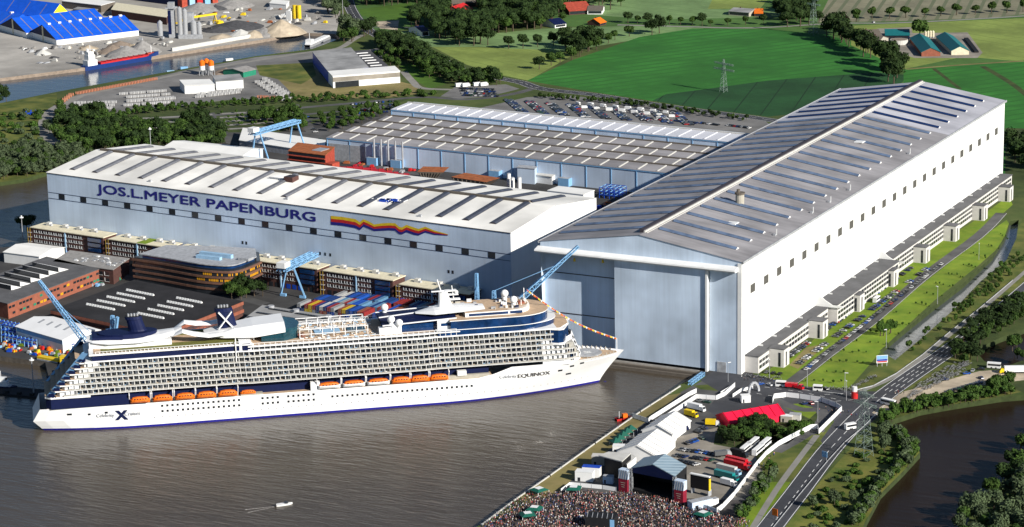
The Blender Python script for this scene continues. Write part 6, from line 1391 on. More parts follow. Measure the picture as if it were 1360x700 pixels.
for k_, (key, col, L, H, cc, lab, u, v, rz) in enumerate((('ty', 'tyellow', 8, 3.6, 'tyellow', 'yellow box truck beside the white fence', 918, 553.5, ax), ('tw', 'tent_white', 11, 3.8, 'white', 'long white box truck behind the yellow truck', 925, 545, ax), ('ty2', 'tyellow', 8, 3.6, 'white', 'yellow trailer in front of the ditch trees', 947, 565.5, .25),
  ('tp', 'blue', 7, 3.6, 'navy', 'purple-blue truck beside the white marquee', 906, 572.5, .8), ('tb', 'blue', 13, 4, 'white', 'long blue semi truck behind the stage', 850, 603.5, ax-.1), ('tr1', 'tred', 15, 4, 'tred', 'red semi truck, the one farther from the crowd', 981, 618, ax), ('tr2', 'tred', 15, 4, 'tred', 'red semi truck with white roof closer to the crowd', 979, 622.5, ax),
  ('tg', 'pale_concrete', 14, 4, 'sky_blue', 'pale grey semi truck beside the red trucks', 968, 628.5, ax), ('tt', 'paint_teal', 14, 4, 'paint_teal', 'teal semi truck between grey and white trucks', 965, 636.5, ax), ('tw2', 'tent_white', 9, 3.6, 'white', 'white box truck closest to the crowd fence', 968, 645.5, ax), ('tbk', 'black', 10, 3.8, 'black', 'black trailer beside the parked buses', 982, 606.5, ax), ('tgr', 'paint_grey', 9, 3.2, 'silver', 'grey van-like truck next to the red trucks', 960, 606, .7))):
    truck(key, col, L, H, cc, lab, u, v, rz)
mb = MB()
for u, v in ((981, 618), (979, 622.5), (968, 628.5), (982, 606.5)): pass
def bus(lab, u, v, rz, col='white', L=12):
    def mk():
        t = thing('coach_bus', '', 'bus'); mb = MB(); mb.box(-L/2, L/2, -1.25, 1.25, .4, 3.4, col); mb.build('body', t); mb = MB(); mb.box(-L/2+.4, L/2+.03, -1.28, 1.28, 1.7, 2.8, 'window_dark'); mb.build('window_band', t); mb = MB(); wheels(mb, (-L/2+2.5, L/2-2.5), 1.26, .5); mb.build('wheels', t); return t
    p = at(u, v, 0); place('bus'+col+str(L), mk, (p.x, p.y, 0), rz, 1, lab, 'white coaches')
br = ang(at(1000, 605, 0), at(1018, 590, 0))
for lab, u, v in (('white coach beside the ditch trees, one nearer the red trucks', 991, 599, ), ('white coach beside the ditch trees, one nearer the road', 1000, 592.5), ('white coach along the curved fence, front one', 1007, 601.5), ('white coach along the curved fence, rear one', 1016, 593)): bus(lab, u, v, br)
bus('white caravan-like bus parked in the office bays', 1164, 401, 1.57, 'white', 7); bus('white minibus at the pond track', 1320, 489, .15, 'white', 7.5); bus('white bus stopped on the junction near the bushes', 1180, 538, -.3, 'white', 9); bus('white van on the carriageway below the junction', 1129, 570, .9, 'white', 6); bus('white van driving on the junction road', 1037, 513.5, .2, 'white', 5.6)
bus('white police-like van behind the red truck', 1086, 519, .2, 'light_grey' if 'light_grey' in MATS else 'white', 5)
# row of campers
for i in range(16):
    u = 768+i*8.3; v = 139+i*.85+(i % 2)*4.2
    p = at(u, v, 0); 
    def mk():
        t = thing('camper_van', '', 'camper'); mb = MB(); mb.box(-3, 1.2, -1.15, 1.15, .5, 3, 'white'); mb.box(1.2, 3, -1.0, 1.0, .5, 2.2, 'white'); mb.box(1, 2.2, -1.1, 1.1, 2.2, 3, 'white'); mb.build('body', t); mb = MB(); mb.box(2.4, 3.02, -.9, .9, 1.3, 2.0, 'window_dark'); mb.build('windscreen', t); mb = MB(); wheels(mb, (-2, 2), 1.1, .35); mb.build('wheels', t); return t
    place('camper', mk, (p.x, p.y, 0), ax+(.5 if i % 2 else 0)+Rv.uniform(-.3, .3), Rv.uniform(.75, 1.05), ordn(i)+' white camper counted towards the far end of the big car park', 'campers in the big car park')
for i in range(4): p = at(610+i*9+(6 if i > 1 else 0), 115.5-(i > 1)*1, 0); place('camper', None, (p.x, p.y, 0), .9, 1.2, ordn(i)+' white camper beside the small gravel car park', 'campers at the small car park')
# lorry on the causeway
t = truck('lorry', 'tent_white', 19, 4.2, 'tyellow', 'white semi trailer with yellow cab on the causeway by the pond', 1350, 495.5, ang(at(1350, 495.5, 0), at(1331, 495.8, 0)), 'semi_trailer')
# fire engines
truck('fire1', 'tred', 7.5, 3.1, 'tred', 'red fire engine at the roundabout road', 1052, 515.5, .2, 'fire_engine'); truck('fire2', 'tred', 5.5, 2.3, 'tred', 'small red fire vehicle behind the fire engine', 1061, 517, -.1, 'fire_engine')
# advertising column
p = at(1135, 529, 0); t = thing('advertising_tower', 'red and white inflatable tower at the roundabout', 'tower', (p.x, p.y, 0)); mb = MB(); mb.cyl((0, 0), 1.8, 0, 4, 'red', n=14); mb.build('base', t); mb = MB(); mb.cyl((0, 0), 1.5, 4, 6.6, 'white', 1.3, n=14); mb.build('shaft', t); 
a, b = at(1164, 487, 0), at(1179, 486, 0); t = thing('billboard', 'large billboard with blue and red print at the end of the canal', 'billboard', (a.x, a.y, 0), ang(a, b)); L = (b-a).length; mb = MB(); mb.box(0, L, 0, .3, 2, 6.5, 'white'); mb.build('board', t); mb = MB(); mb.box(.2, L-.2, -.05, 0, 4.3, 6.3, 'crane_blue'); mb.box(.2, L-.2, -.05, 0, 3.2, 4.2, 'blue'); mb.box(.5, L-.5, -.06, 0, 2.4, 3.1, 'red'); mb.build('print', t); mb = MB(); [mb.beam((x, .15, 0), (x, .15, 2), .3, 'steel') for x in (.5, L/2, L-.5)]; mb.build('posts', t)
mb = MB(); mb.box(-1.6, 1.6, -.1, .1, 2, 5, 'crane_blue'); mb.beam((-1.2, 0, 0), (-1.2, 0, 2), .2, 'steel'); mb.beam((1.2, 0, 0), (1.2, 0, 2), .2, 'steel'); p = at(1095, 612, 0); flat_mesh('road_sign', 'blue road sign on the guard rail of the carriageway', 'sign', mb, (p.x, p.y, 0), -.3)
mb = MB(); mb.box(-1.6, 1.6, -.1, .1, 2, 5.4, 'orange'); mb.beam((-1.2, 0, 0), (-1.2, 0, 2), .2, 'steel'); mb.beam((1.2, 0, 0), (1.2, 0, 2), .2, 'steel'); p = at(1029, 690, 0); flat_mesh('road_sign', 'orange road sign beside the carriageway at the frame bottom', 'sign', mb, (p.x, p.y, 0), -.3)
t = thing('workboat', 'small red workboat moored at the concert quay wall', 'boat', tuple(at(829, 557, -3)), .9)
mb = MB(); loft(mb, [[(x, -w, -.2), (x, -w*1.1, 1.2), (x, w*1.1, 1.2), (x, w, -.2)] for x, w in ((-5, 1.5), (2, 1.8), (5.5, .1))], 'red'); mb.box(-4.8, 3, -1.4, 1.4, 1.0, 1.2, 'steel'); mb.build('hull', t); mb = MB(); mb.box(-1, 1.6, -1, 1, 1.2, 3.2, 'orange'); mb.beam((-3, 0, 1), (-3, 0, 5), .2, 'white'); mb.build('wheelhouse', t)
# arch gate
mb = MB(); pts = [(3.6*cos(a), 0, 5.5*sin(a)) for a in [pi*i/10 for i in range(11)]]
for a, b in zip(pts, pts[1:]): mb.beam(a, b, .9, 'steel', 1.4)
p = at(1001, 521, 0); flat_mesh('inflatable_arch', 'grey inflatable arch over the event entrance', 'arch', mb, (p.x, p.y, 0), 1.1)
# fences and rails
def fence(lab, pts, h, m, name='site_fence', th=.14, step=5, world=False):
    P = [Vector((p[0], p[1], 0)) for p in (pts if world else px(pts))]; o0 = P[0]; t = thing(name, lab, 'fence', (o0.x, o0.y, 0)); mb = MB(); pm = MB()
    for a, b in zip(P, P[1:]):
        a2, b2 = a-o0, b-o0; mb.beam(a2+Vector((0, 0, h/2+.1)), b2+Vector((0, 0, h/2+.1)), th, m, h-.1); n = max(1, int((b-a).length/step))
        for i in range(n+1): q = a2.lerp(b2, i/n); pm.beam(q, q+Vector((0, 0, h+.25)), th*1.6, 'steel')
    mb.build('panel', t); pm.build('post', t); return t
fence('white board fence along the quay road', [(840, 555), (861, 562), (864, 559), (916, 526), (925, 522)], 2.6, 'tent_white'); fence('white board fence beside the narrow marquee', [(864, 570), (925, 529.5), (951, 531.5), (963, 526), (976, 514)], 2.6, 'tent_white')
fence('white fence looping round the lawn island', [(1026, 536), (1028, 529.5), (1044, 527.5), (1062, 529.5), (1091, 534), (1110, 541), (1118, 546), (1103, 561), (1087, 577), (1086, 570), (1077, 570.5), (1056, 581), (1034, 592.5), (1018, 605), (1004, 621), (990, 640), (975, 660), (960, 676), (952, 682)], 2.8, 'tent_white')
fence('low white fence between stage and crowd', [(745, 655), (757, 646), (800, 650), (818, 653)], 2.2, 'tent_white'); fence('white barrier before the screen', [(915, 669), (940, 677), (955, 682)], 2, 'tent_white')
fence('white barrier beside the roundabout', [(957, 525), (975, 514)], 2, 'tent_white'); fence('white barrier by the entrance arch', [(973, 528), (985, 520), (1000, 517)], 2, 'tent_white')
a = [(1015, 716), (1028, 700), (1060, 660), (1100, 612), (1122, 588), (1145, 569), (1164, 551), (1180, 545)]
fence('pale guard rail along the carriageway beside the peninsula', a, .6, 'steel', 'guard_rail', .12, 8); fence('pale guard rail along the cycle path beside the canal', [(1133, 520), (1160, 513), (1190, 497), (1225, 472), (1262, 441), (1300, 411), (1345, 373)], .6, 'steel', 'guard_rail', .12, 8)
fence('pale parapet along the concert quay', [(640, 698), (681, 667), (730, 633), (790, 590), (850, 548), (903, 514)], 0.7, 'pale_concrete', 'quay_parapet', .5, 12)
# street lamps
for i, (u, v) in enumerate(((967, 507), (1022, 503), (1072, 515), (1122, 521), (1086, 560), (1124, 532), (1177, 462), (1245, 404), (1300, 345))):
    p = at(u, v, 0); 
    def mk():
        t = thing('street_lamp', '', 'street lamp'); mb = MB(); mb.cyl((0, 0), .16, 0, 10, 'silver', .1, n=6); mb.build('pole', t); mb = MB(); mb.box(-.2, 1.6, -.2, .2, 10, 10.25, 'white'); mb.build('lamp_head', t); return t
    place('lamp', mk, (p.x, p.y, 0), R.random()*6, 1.1, ordn(i)+' slim street lamp along the junction and canal road, counted from the dock', 'street lamps at the junction')
# ================================================================ people
SK = ['skin']; cloth = {'black': (.015, .015, .018), 'white': (.62, .62, .60), 'red': (.38, .03, .03), 'grey': (.16, .16, .17), 'blue': (.03, .07, .22), 'beige': (.36, .29, .22), 'dark': (.035, .03, .035), 'pink': (.5, .22, .22)}
for k_, c in cloth.items(): mat('cloth_'+k_, c, .9, .1)
mat('hair', (.06, .035, .02), .9)
def figure(mb, top, leg, X, nn=6, armup=False):
    mb.X = X; rings = [(0, .13, .10, leg), (.45, .15, .11, leg), (.85, .19, .14, leg), (.95, .20, .14, top), (1.15, .25, .15, top), (1.38, .28, .15, top), (1.46, .13, .09, 'skin'), (1.5, .07, .07, 'skin'), (1.6, .10, .11, 'hair'), (1.72, .09, .10, 'hair'), (1.76, .03, .03, 'hair')]
    V = []; F = []; M_ = []
    for z, a, b, m in rings: V += [(a*cos(2*pi*i/nn), b*sin(2*pi*i/nn), z) for i in range(nn)]
    k0 = len(mb.v)
    for p in V: mb.P(p)
    for j in range(len(rings)-1):
        mi = mb.mi(rings[j][3])
        for i in range(nn): mb.f.append([k0+j*nn+i, k0+j*nn+(i+1) % nn, k0+(j+1)*nn+(i+1) % nn, k0+(j+1)*nn+i]); mb.m.append(mi)
    mb.f.append([k0+(len(rings)-1)*nn+i for i in range(nn)]); mb.m.append(mb.mi('hair'))
    if nn > 5:
        for s in (-1, 1):
            if armup: mb.beam((s*.27, 0, 1.36), (s*.34, .05, 1.85), .09, 'skin')
            else: mb.beam((s*.27, 0, 1.38), (s*.33, .04, .85), .10, top)
Rp = random.Random(9)
tops = ['black', 'black', 'black', 'white', 'white', 'red', 'dark', 'blue', 'beige', 'dark', 'pink', 'dark']; legs = ['dark', 'dark', 'black', 'black', 'blue', 'beige']
def person(top, up): mb = MB(); figure(mb, 'cloth_'+top, 'cloth_'+Rp.choice(legs), None, 7, up); mb.X = None; o = mb.build('person'); tag(o, '', 'person'); return o
CPOLY = px([(560, 760), (640, 701), (684, 667), (706, 656), (745, 656), (762, 652), (812, 656), (830, 655), (895, 665), (950, 683), (975, 690), (996, 690), (985, 760)])
x0, x1 = min(p[0] for p in CPOLY), max(p[0] for p in CPOLY); y0, y1 = min(p[1] for p in CPOLY), max(p[1] for p in CPOLY); PP = []
while len(PP) < 8500:
    x, y = Rp.uniform(x0, x1), Rp.uniform(y0, y1)
    if y < -330: continue
    if inpoly(x, y, CPOLY): PP.append((x, y))
def row_of(x, y):
    d = Vector((x, y, 1))-CP; z = d.dot(CF); return (680+FPX*d.dot(CR)/z, 350-FPX*d.dot(CU)/z)
vis = sorted([q for q in PP if row_of(*q)[1] < 703], key=lambda q: -row_of(*q)[1])
solo = vis[:260]; rest = [q for q in PP if q not in set(solo)]
def put_person(x, y, where, grp, z=0):
    tp = Rp.choice(tops); up = Rp.random() < .25; place('person'+tp+str(up), lambda: person(tp, up), (x, y, z), Rp.uniform(0, 6.28), Rp.uniform(.94, 1.06), 'person in %s top%s %s' % (tp, ' with raised arms' if up else '', where), grp)
for x, y in solo: put_person(x, y, 'standing in the packed crowd before the stage', 'people in the concert crowd')
mb = MB()
for x, y in rest: figure(mb, 'cloth_'+Rp.choice(tops), 'cloth_'+Rp.choice(legs), Matrix.Translation((x, y, 0)) @ Matrix.Rotation(Rp.uniform(0, 6), 4, 'Z') @ Matrix.Scale(Rp.uniform(.92, 1.08), 4), 5)
mb.X = None; mb.build('concert_crowd')['kind'] = 'stuff'
for a, b, n_, wh in (((985, 503), (1035, 506), 12, 'standing along the lawn edge at the junction'), ((1090, 545), (1140, 552), 12, 'walking on the closed junction'), ((1010, 625), (1030, 600), 8, 'walking along the curved white fence'), ((1200, 520), (1185, 528), 6, 'standing by the sand track')):
    for i in range(n_): t_ = i/n_; p = at(a[0]+(b[0]-a[0])*t_+Rp.uniform(-3, 3), a[1]+(b[1]-a[1])*t_+Rp.uniform(-3, 3), 0); put_person(p.x, p.y, wh, 'people '+wh)
# bicycles
def bicycle():
    mb = MB()
    for x in (-.52, .52):
        for i in range(8): a0, a1 = 2*pi*i/8, 2*pi*(i+1)/8; mb.beam((x+.33*cos(a0), 0, .33+.33*sin(a0)), (x+.33*cos(a1), 0, .33+.33*sin(a1)), .07, 'tyre')
    for a, b in (((-.52, 0, .33), (-.1, 0, .75)), ((-.1, 0, .75), (.4, 0, .8)), ((-.05, 0, .3), (.4, 0, .8)), ((-.05, 0, .3), (-.15, 0, .95)), ((.52, 0, .33), (.4, 0, 1.0)), ((-.52, 0, .33), (-.05, 0, .3))): mb.beam(a, b, .06, 'silver')
    mb.box(-.3, 0, -.07, .07, .93, 1.0, 'black'); mb.beam((.38, -.28, 1.0), (.38, .28, 1.0), .05, 'silver'); o = mb.build('bicycle'); tag(o, '', 'bicycle'); return o
BP = px([(1200, 533), (1222, 509), (1250, 491), (1278, 478), (1292, 482), (1272, 500), (1240, 513), (1212, 528)]); x0, x1 = min(p[0] for p in BP), max(p[0] for p in BP); y0, y1 = min(p[1] for p in BP), max(p[1] for p in BP); k_ = 0
while k_ < 240:
    x, y = Rp.uniform(x0, x1), Rp.uniform(y0, y1)
    if inpoly(x, y, BP): place('bike', bicycle, (x, y, 0), .4+Rp.choice([0, .15, pi]), 1.25, 'bicycle parked in the dense bicycle field between the road and the sand track', 'bicycles in the bicycle field'); k_ += 1
for a, b, n_, wh in (((1128, 519), (1165, 500), 35, 'at the fence of the canal end'), ((990, 501), (1040, 505), 22, 'along the lawn edge at the junction'), ((1085, 517), (1128, 519), 22, 'along the grass strip end')):
    for i in range(n_): p = at(a[0]+(b[0]-a[0])*i/n_, a[1]+(b[1]-a[1])*i/n_+Rp.uniform(-3, 1), 0); place('bike', bicycle, (p.x, p.y, 0), Rp.uniform(0, 3), 1.25, 'bicycle parked '+wh, 'bicycles '+wh)
# ================================================================ vegetation
def leafmat(name, c, c2, rnd=.18):
    m = mat(name, c, .8, .1, .35, col2=c2, rnd=rnd, spec=.15); b = m.node_tree.nodes['Principled BSDF']; return m
leafmat('leaf_dark', (.012, .026, .007), (.028, .050, .012)); leafmat('leaf_mid', (.018, .045, .008), (.055, .095, .018)); leafmat('leaf_grey', (.045, .068, .032), (.085, .115, .055)); leafmat('leaf_light', (.03, .07, .010), (.06, .11, .018)); leafmat('leaf_copper', (.03, .012, .014), (.05, .02, .02))
def crown_into(mb, rg, c, rad, hgt_, m, n, lobes=7, q=.62):
    L = [(c[0], c[1], c[2], .72)]
    for i in range(lobes):
        a = rg.uniform(0, 6.28); e = rg.uniform(-.6, .9); L.append((c[0]+rad*.55*cos(a)*cos(e), c[1]+rad*.55*sin(a)*cos(e), c[2]+hgt_*.55*sin(e), rg.uniform(.38, .56)))
    tot = sum(l[3]**2 for l in L); mi = mb.mi(m)
    for (x, y, z, k) in L:
        for _ in range(int(n*k*k/tot)):
            u = rg.uniform(-.75, 1); a = rg.uniform(0, 6.28); s = sqrt(max(0, 1-u*u)); N = Vector((s*cos(a), s*sin(a), u)); rr_ = rg.uniform(.78, 1.08)
            p = Vector((x+N.x*rad*k*rr_, y+N.y*rad*k*rr_, z+N.z*hgt_*k*rr_)); nrm = (N+Vector((rg.uniform(-.7, .7), rg.uniform(-.7, .7), rg.uniform(-.5, .7)))).normalized()
            t1 = nrm.orthogonal().normalized(); t1 = Matrix.Rotation(rg.uniform(0, 3), 3, nrm) @ t1; t2 = nrm.cross(t1); s1, s2 = q*rg.uniform(.6, 1.3), q*rg.uniform(.5, 1)
            k0 = len(mb.v)
            for w in (p-t1*s1-t2*s2*.4, p+t2*s2, p+t1*s1+t2*.3*s2, p-t2*s2): mb.v.append(w[:])
            mb.f.append([k0, k0+3, k0+2, k0+1]); mb.m.append(mi)
    # dark inner mass that keeps the crown dense
    for (x, y, z, k) in L[:5]: mb.ball((x, y, z), rad*k*.74, m, 7, 5, hgt_/rad)
KIND = {  # height, crown radius, crown half height, trunk bare, material, lobes
 'oak': (11, 4.6, 4.2, 2.0, 'leaf_dark', 8), 'mid': (9, 3.4, 3.7, 1.4, 'leaf_mid', 6), 'light': (7, 2.4, 3.0, 1.0, 'leaf_light', 5), 'willow': (10, 4.2, 4.6, .8, 'leaf_grey', 8), 'round': (8, 3.2, 2.9, 2.0, 'leaf_mid', 5), 'copper': (10, 4.2, 4.2, 1.6, 'leaf_copper', 6)}
NAMES = {'oak': 'deciduous_tree', 'mid': 'broadleaf_tree', 'light': 'young_tree', 'willow': 'willow_tree', 'round': 'avenue_tree', 'copper': 'copper_beech_tree'}
def tree(kind, var):
    H, r_, hh, bare, m, lb = KIND[kind]; rg = random.Random(hash(kind) % 97+var*13 if False else sum(map(ord, kind))+var*31)
    t = thing(NAMES[kind], '', 'tree'); mb = MB(); mb.X = None; rg2 = rg
    ln = (rg.uniform(-.3, .3), rg.uniform(-.3, .3)); mb.cyl((0, 0), .32, 0, H*.55, 'trunk', .15, n=7, dx=ln[0], dy=ln[1])
    for i in range(4): a = rg.uniform(0, 6.28); mb.beam((ln[0]*.6, ln[1]*.6, H*.32), (cos(a)*r_*.6, sin(a)*r_*.6, H*.6), .14, 'trunk')
    mb.build('trunk', t); mb = MB(); crown_into(mb, rg, (0, 0, H-hh), r_, hh, m, 620, lb, .55); mb.build('crown', t); return t
Rt = random.Random(21)
def put_tree(kind, x, y, sc, lab, grp): v_ = Rt.randrange(3); return place('tree%s%d' % (kind, v_), lambda: tree(kind, v_), (x, y, -.1), Rt.uniform(0, 6.28), (sc*Rt.uniform(.9, 1.12), sc*Rt.uniform(.9, 1.12), sc*Rt.uniform(.9, 1.1)), lab, grp)
KN = {'oak': 'dark dense tree', 'mid': 'green leafy tree', 'light': 'light green young tree', 'willow': 'grey-green willow', 'round': 'round-crowned tree', 'copper': 'dark copper beech'}
def trow(pts, n, kind, sc, where, grp, jit=1.5, skip=.0):
    P = px(pts); seg = [hypot(b[0]-a[0], b[1]-a[1]) for a, b in zip(P, P[1:])]; T = sum(seg)
    for i in range(n):
        if Rt.random() < skip: continue
        d = T*i/max(1, n-1); k = 0
        while k < len(seg)-1 and d > seg[k]: d -= seg[k]; k += 1
        f_ = d/seg[k]; x = P[k][0]+(P[k+1][0]-P[k][0])*f_+Rt.uniform(-jit, jit); y = P[k][1]+(P[k+1][1]-P[k][1])*f_+Rt.uniform(-jit, jit); kd = Rt.choice(kind) if isinstance(kind, list) else kind
        put_tree(kd, x, y, sc*Rt.uniform(.85, 1.15), '%s, %s %s' % (KN[kd], ordn(i), where), grp)
def tfill(poly, n, kind, sc, where, grp, mind=3):
    P = px(poly); x0, x1 = min(p[0] for p in P), max(p[0] for p in P); y0, y1 = min(p[1] for p in P), max(p[1] for p in P); pts = []; tries = 0
    while len(pts) < n and tries < 5000:
        tries += 1; x, y = Rt.uniform(x0, x1), Rt.uniform(y0, y1)
        if inpoly(x, y, P) and all(hypot(x-a, y-b) > mind for a, b in pts): pts.append((x, y))
    for x, y in pts: kd = Rt.choice(kind); put_tree(kd, x, y, sc*Rt.uniform(.75, 1.2), '%s %s' % (KN[kd], where), grp)
def wood(name, poly, n, kinds, sc, z0=0, q=.8, leaves=330, mind=3):
    P = px(poly); x0, x1 = min(p[0] for p in P), max(p[0] for p in P); y0, y1 = min(p[1] for p in P), max(p[1] for p in P); mb = MB(); k = 0; tries = 0; pts = []
    while len(pts) < n and tries < 20000:
        tries += 1; x, y = Rt.uniform(x0, x1), Rt.uniform(y0, y1)
        if inpoly(x, y, P) and all(abs(x-a)+abs(y-b) > mind for a, b in pts):
            u, v = row_of(x, y)
            if not (596 < u < 638 and 4 < v < 34 or 748 < u < 806 and 8 < v < 44 or 553 < u < 576 and 34 < v < 52): pts.append((x, y))
    for x, y in pts:
        kd = Rt.choice(kinds); H, r_, hh, bare, m, lb = KIND[kd]; s = sc*Rt.uniform(.7, 1.25); crown_into(mb, Rt, (x, y, max(hh*.8*s, (H-hh)*s)), r_*s, hh*s, m, leaves, 5, q); mb.cyl((x, y), .3*s, 0, H*.4*s, 'trunk', n=5)
    o = mb.build(name); o['kind'] = 'stuff'; return o
# --- field trees
trow([(833, 31), (932, 34)], 8, ['round', 'oak'], 1.15, 'in the row beside the pale field, counted from the farm', 'trees along the field track')
trow([(942, 35), (1100, 30), (1136, 29)], 9, ['round', 'oak'], 1.1, 'in the row before the long pale building', 'trees along the country road')
trow([(1136, 27), (1360, 16)], 11, 'round', 1.5, 'in the avenue along the country road, counted from the farm', 'avenue trees on the country road', 1.5)
trow([(722, 92), (760, 80), (800, 62), (825, 52), (845, 48), (882, 44)], 13, ['oak', 'mid'], 1.45, 'in the hedgerow at the bright field edge', 'hedgerow trees', 6)
tfill([(735, 62), (775, 55), (790, 70), (765, 78), (740, 66)], 8, ['oak'], 1.9, 'in the clump at the corner of the bright field', 'clump of field trees', 9)
trow([(676, 65), (735, 61)], 4, 'oak', 1.5, 'in the row between the pale and olive fields', 'field edge trees', 3)
tfill([(600, 58), (640, 52), (655, 62), (615, 63)], 7, ['oak'], 2.0, 'in the clump left of the pale field', 'clump by the wood', 8)
trow([(1102, 50), (1130, 58), (1150, 70), (1170, 86), (1190, 102), (1183, 112)], 19, 'oak', 2.1, 'in the dark tree belt below the farmhouse', 'tree belt below the farm', 7)
tfill([(1085, 48), (1115, 40), (1125, 58), (1100, 56)], 6, ['oak', 'oak', 'copper'], 2.1, 'at the head of the tree belt', 'tree belt below the farm', 9)
trow([(1222, 52), (1223, 52)], 1, 'mid', 2.3, 'tree towering over the barns', None, 0); trow([(1128, 44), (1129, 44)], 1, 'round', 1.2, 'tree standing beside the farmhouse', None, 0)
wood('woodland', [(545, 36), (560, 12), (640, 4), (700, 8), (735, 20), (735, 36), (690, 42), (640, 50), (600, 55), (560, 50)], 190, ['oak', 'oak', 'oak', 'mid', 'oak'], 1.8, mind=8)
wood('woodland', [(475, -12), (700, -12), (820, -10), (825, 8), (800, 24), (745, 36), (740, 14), (690, 4), (600, 2), (540, 8), (480, 8)], 190, ['oak', 'oak', 'mid'], 1.7, mind=10, leaves=220)
wood('woodland', [(425, -5), (455, -5), (457, 25), (445, 28), (430, 12)], 26, ['oak', 'willow'], 1.6, mind=9)
wood('woodland', [(1040, -5), (1092, -5), (1085, 22), (1070, 38), (1035, 36), (1030, 20), (1050, 10)], 30, ['oak'], 1.8, mind=11)
tfill([(448, 48), (470, 42), (475, 56), (455, 58)], 6, ['mid', 'willow'], 1.9, 'at the end of the river', 'trees at the river end', 7); tfill([(475, 42), (495, 40), (500, 50), (480, 52)], 4, ['oak'], 1.6, 'between the river end and the town road', 'trees at the town road', 7)
wood('roadside_trees', [(505, 55), (535, 62), (575, 80), (585, 92), (570, 104), (545, 84), (515, 78), (500, 66)], 70, ['oak', 'mid'], 1.55, mind=9)
wood('roadside_trees', [(585, 84), (605, 95), (670, 108), (665, 114), (600, 112), (582, 106)], 60, ['mid', 'oak'], 1.0, mind=7)
tfill([(498, 76), (520, 80), (535, 92), (525, 94), (500, 82)], 8, ['light', 'mid'], 1.2, 'beside the grey distribution hall', 'trees beside the distribution hall', 6)
# --- wood and bushes behind hall one
wood('woodland', [(70, 190), (78, 150), (120, 152), (160, 165), (220, 176), (300, 182), (290, 200), (200, 200), (130, 205), (95, 200)], 210, ['oak', 'mid', 'mid'], 1.25, mind=6.5, leaves=240)
wood('riverside_thicket', [(-30, 205), (30, 200), (90, 200), (125, 205), (120, 214), (70, 229), (0, 240), (-30, 243)], 200, ['willow', 'mid', 'willow'], .95, mind=6, leaves=230)
tfill([(62, 165), (78, 178), (110, 196), (95, 198), (60, 175)], 14, ['mid', 'willow'], .8, 'beside the dirt road bend', 'bushes at the dirt road', 5); tfill([(-5, 120), (8, 125), (10, 140), (-5, 142)], 4, ['oak'], 1.2, 'at the river bank of the dry meadow', 'bank trees', 5)
wood('hedge_belt', [(140, 153), (200, 144), (300, 137), (398, 131), (470, 130), (470, 134), (395, 138), (300, 143), (200, 151), (150, 156)], 110, ['mid', 'light'], .62, mind=5, leaves=170)
tfill([(330, 158), (365, 150), (372, 160), (340, 166)], 12, ['mid'], 1.1, 'in the middle of the tree-lined parking rows', 'parking trees', 6); tfill([(236, 172), (260, 158), (285, 165), (292, 186), (250, 185)], 22, ['mid', 'oak'], 1.3, 'at the corner of the tree-lined parking', 'parking corner trees', 6)
tfill([(366, 160), (390, 148), (404, 165), (405, 178), (370, 175)], 20, ['mid'], 1.2, 'beside the parking avenue', 'avenue side trees', 6); tfill([(425, 158), (470, 146), (525, 140), (528, 150), (470, 168), (432, 178)], 40, ['mid', 'light'], .95, 'in the tree-shaded car park', 'car park trees', 6)
for k in range(4): trow([(296, 152+k*5.5), (398, 145+k*5.5)], 12, 'light', .55, 'in the %s hedge line of the parking rows' % ordn(k), 'small trees of the parking rows', 2, .35)
trow([(392, 136), (560, 127)], 12, 'light', .7, 'along the road behind the halls', 'small roadside trees', 3)
wood('hedge_belt', [(715, 128), (800, 133), (900, 146), (1000, 160), (1000, 163), (900, 150), (800, 137), (720, 132)], 75, ['mid', 'oak'], .42, mind=4, leaves=120)
wood('woodland', [(1336, 195), (1420, 190), (1420, 235), (1350, 232)], 30, ['oak'], 1.5, mind=9)
# --- shipyard trees
tfill([(300, 394), (340, 388), (352, 392), (330, 402), (312, 404)], 9, ['oak', 'mid'], 1.15, 'beside the curved brick office', 'trees beside the curved office', 4.5)
trow([(395, 420), (520, 442)], 18, 'light', .62, 'in the strip between grey workshop and containers', 'small trees before the containers', 1.5)
tfill([(20, 303), (45, 300), (48, 308), (22, 311)], 3, ['oak'], 1.0, 'on the dark spit in the river', 'trees on the river spit', 4)
# --- right side
rows_ = 13
for k in range(16):
    a = at(1062+k*17.6, 506-k*13.0, 0); b = at(1130+k*14.2, 509-k*12.6, 0)
    for i in range(5):
        p = a.lerp(b, (i+.6)/5.6)
        if Rt.random() < .8: put_tree('light', p.x+Rt.uniform(-1, 1), p.y+Rt.uniform(-1.5, 1.5), .27*Rt.uniform(.7, 1.3), 'small planted tree, %s in the %s cross row of the grass strip' % (ordn(i), ordn(k)), 'planted trees on the grass strip')
trow([(1169, 447), (1181, 443)], 3, 'light', 1.3, 'of the larger group on the grass strip', 'larger trees on the strip', 2)
def shrub(kind, var):
    m = {'g': 'leaf_light', 'w': 'leaf_grey', 'd': 'leaf_mid'}[kind]; rg = random.Random(var+ord(kind)); mb = MB(); crown_into(mb, rg, (0, 0, 1.3), 2.2, 1.7, m, 260, 5, .42); o = mb.build('shrub'); tag(o, '', 'shrub'); return o
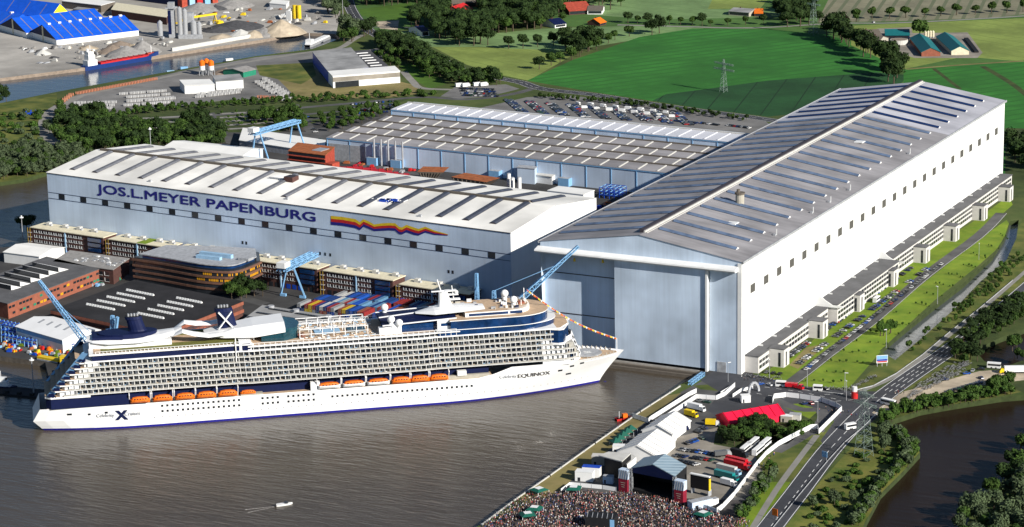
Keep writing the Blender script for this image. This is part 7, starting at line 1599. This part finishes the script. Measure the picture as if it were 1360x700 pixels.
def sfill(poly, n, kinds, sc, where, grp, mind=2.5, pts=None):
    P = px(poly); x0, x1 = min(p[0] for p in P), max(p[0] for p in P); y0, y1 = min(p[1] for p in P), max(p[1] for p in P); got = []; tries = 0
    while len(got) < n and tries < 6000:
        tries += 1; x, y = Rt.uniform(x0, x1), Rt.uniform(y0, y1)
        if inpoly(x, y, P) and all(hypot(x-a, y-b) > mind for a, b in got): got.append((x, y))
    for x, y in got: kd = Rt.choice(kinds); v_ = Rt.randrange(3); place('shrub'+kd+str(v_), lambda: shrub(kd, v_), (x, y, -.3), Rt.uniform(0, 6), sc*Rt.uniform(.6, 1.35), {'g': 'light green', 'w': 'grey-green', 'd': 'dark green'}[kd]+' shrub '+where, grp)
sfill([(1060, 690), (1100, 640), (1150, 590), (1175, 572), (1200, 595), (1195, 620), (1160, 660), (1135, 700), (1080, 710)], 62, ['g', 'g', 'd', 'w'], 1.0, 'on the peninsula between carriageway and pond', 'shrubs on the peninsula')
wood('bank_bushes', [(1163, 568), (1190, 575), (1221, 598), (1216, 606), (1172, 650), (1140, 700), (1128, 700), (1160, 655), (1195, 620), (1208, 600), (1185, 582)], 85, ['willow', 'mid', 'light'], .62, mind=3, leaves=190)
wood('bank_bushes', [(1165, 560), (1200, 541), (1260, 530), (1340, 516), (1345, 524), (1260, 541), (1200, 552), (1175, 566)], 90, ['mid', 'mid', 'light'], .62, mind=3, leaves=190)
wood('bank_bushes', [(1262, 470), (1300, 432), (1360, 395), (1365, 420), (1325, 446), (1292, 464), (1300, 482), (1312, 488), (1275, 486)], 70, ['mid', 'oak'], .8, mind=4, leaves=200)
wood('bank_bushes', [(1195, 470), (1250, 425), (1310, 372), (1345, 340), (1362, 345), (1320, 390), (1262, 432), (1210, 470)], 60, ['light', 'mid'], .45, mind=3.5, leaves=150)
tfill([(1310, 512), (1340, 506), (1350, 520), (1320, 526)], 6, ['mid'], 1.0, 'on the bank beside the lorry', 'trees on the causeway bank', 4); tfill([(1340, 460), (1365, 455), (1365, 480), (1345, 484)], 5, ['mid'], 1.0, 'beside the small pond', 'trees at the small pond', 4)
tfill([(1160, 575), (1175, 575), (1185, 600), (1150, 600)], 4, ['willow'], .8, 'beside the tall pylon', 'willows by the pylon', 4)
trow([(1178, 590), (1210, 620)], 2, 'willow', .7, 'on the tip of the peninsula', 'peninsula willows', 2); trow([(1080, 672), (1135, 668)], 3, 'willow', .75, 'on the yellow meadow of the peninsula', 'meadow willows', 3)
tfill([(1272, 705), (1290, 672), (1330, 655), (1375, 640), (1400, 720), (1290, 760)], 40, ['willow', 'willow', 'willow', 'mid'], 1.15, 'on the near pond bank', 'willows on the near pond bank', 5.5)
wood('bank_trees', [(1330, 640), (1350, 600), (1420, 570), (1450, 640), (1380, 700)], 60, ['oak', 'mid'], 1.1, mind=4)
# --- around the concert
tfill([(953, 582), (985, 570), (1020, 566), (1022, 576), (990, 590), (965, 594)], 22, ['mid', 'mid', 'oak'], .85, 'of the dense clump behind the red marquee', 'trees at the ditch', 4.2)
sfill([(1000, 570), (1075, 560), (1085, 552), (1078, 572), (1040, 585), (1005, 582)], 26, ['d', 'g'], 1.2, 'along the dark ditch', 'shrubs at the ditch')
wood('bank_bushes', [(980, 688), (1000, 655), (1018, 622), (1032, 618), (1026, 640), (1005, 672), (990, 692)], 34, ['willow', 'light', 'light'], .62, mind=3, leaves=190)
sfill([(0, 150), (55, 150), (60, 200), (0, 200)], 30, ['w', 'd', 'g'], 1.6, 'on the dry meadow above the river', 'meadow shrubs', 6)
sfill([(400, 128), (560, 122), (590, 128), (470, 132)], 16, ['d', 'g'], 1.5, 'along the meadow behind the halls', 'meadow edge shrubs', 6)
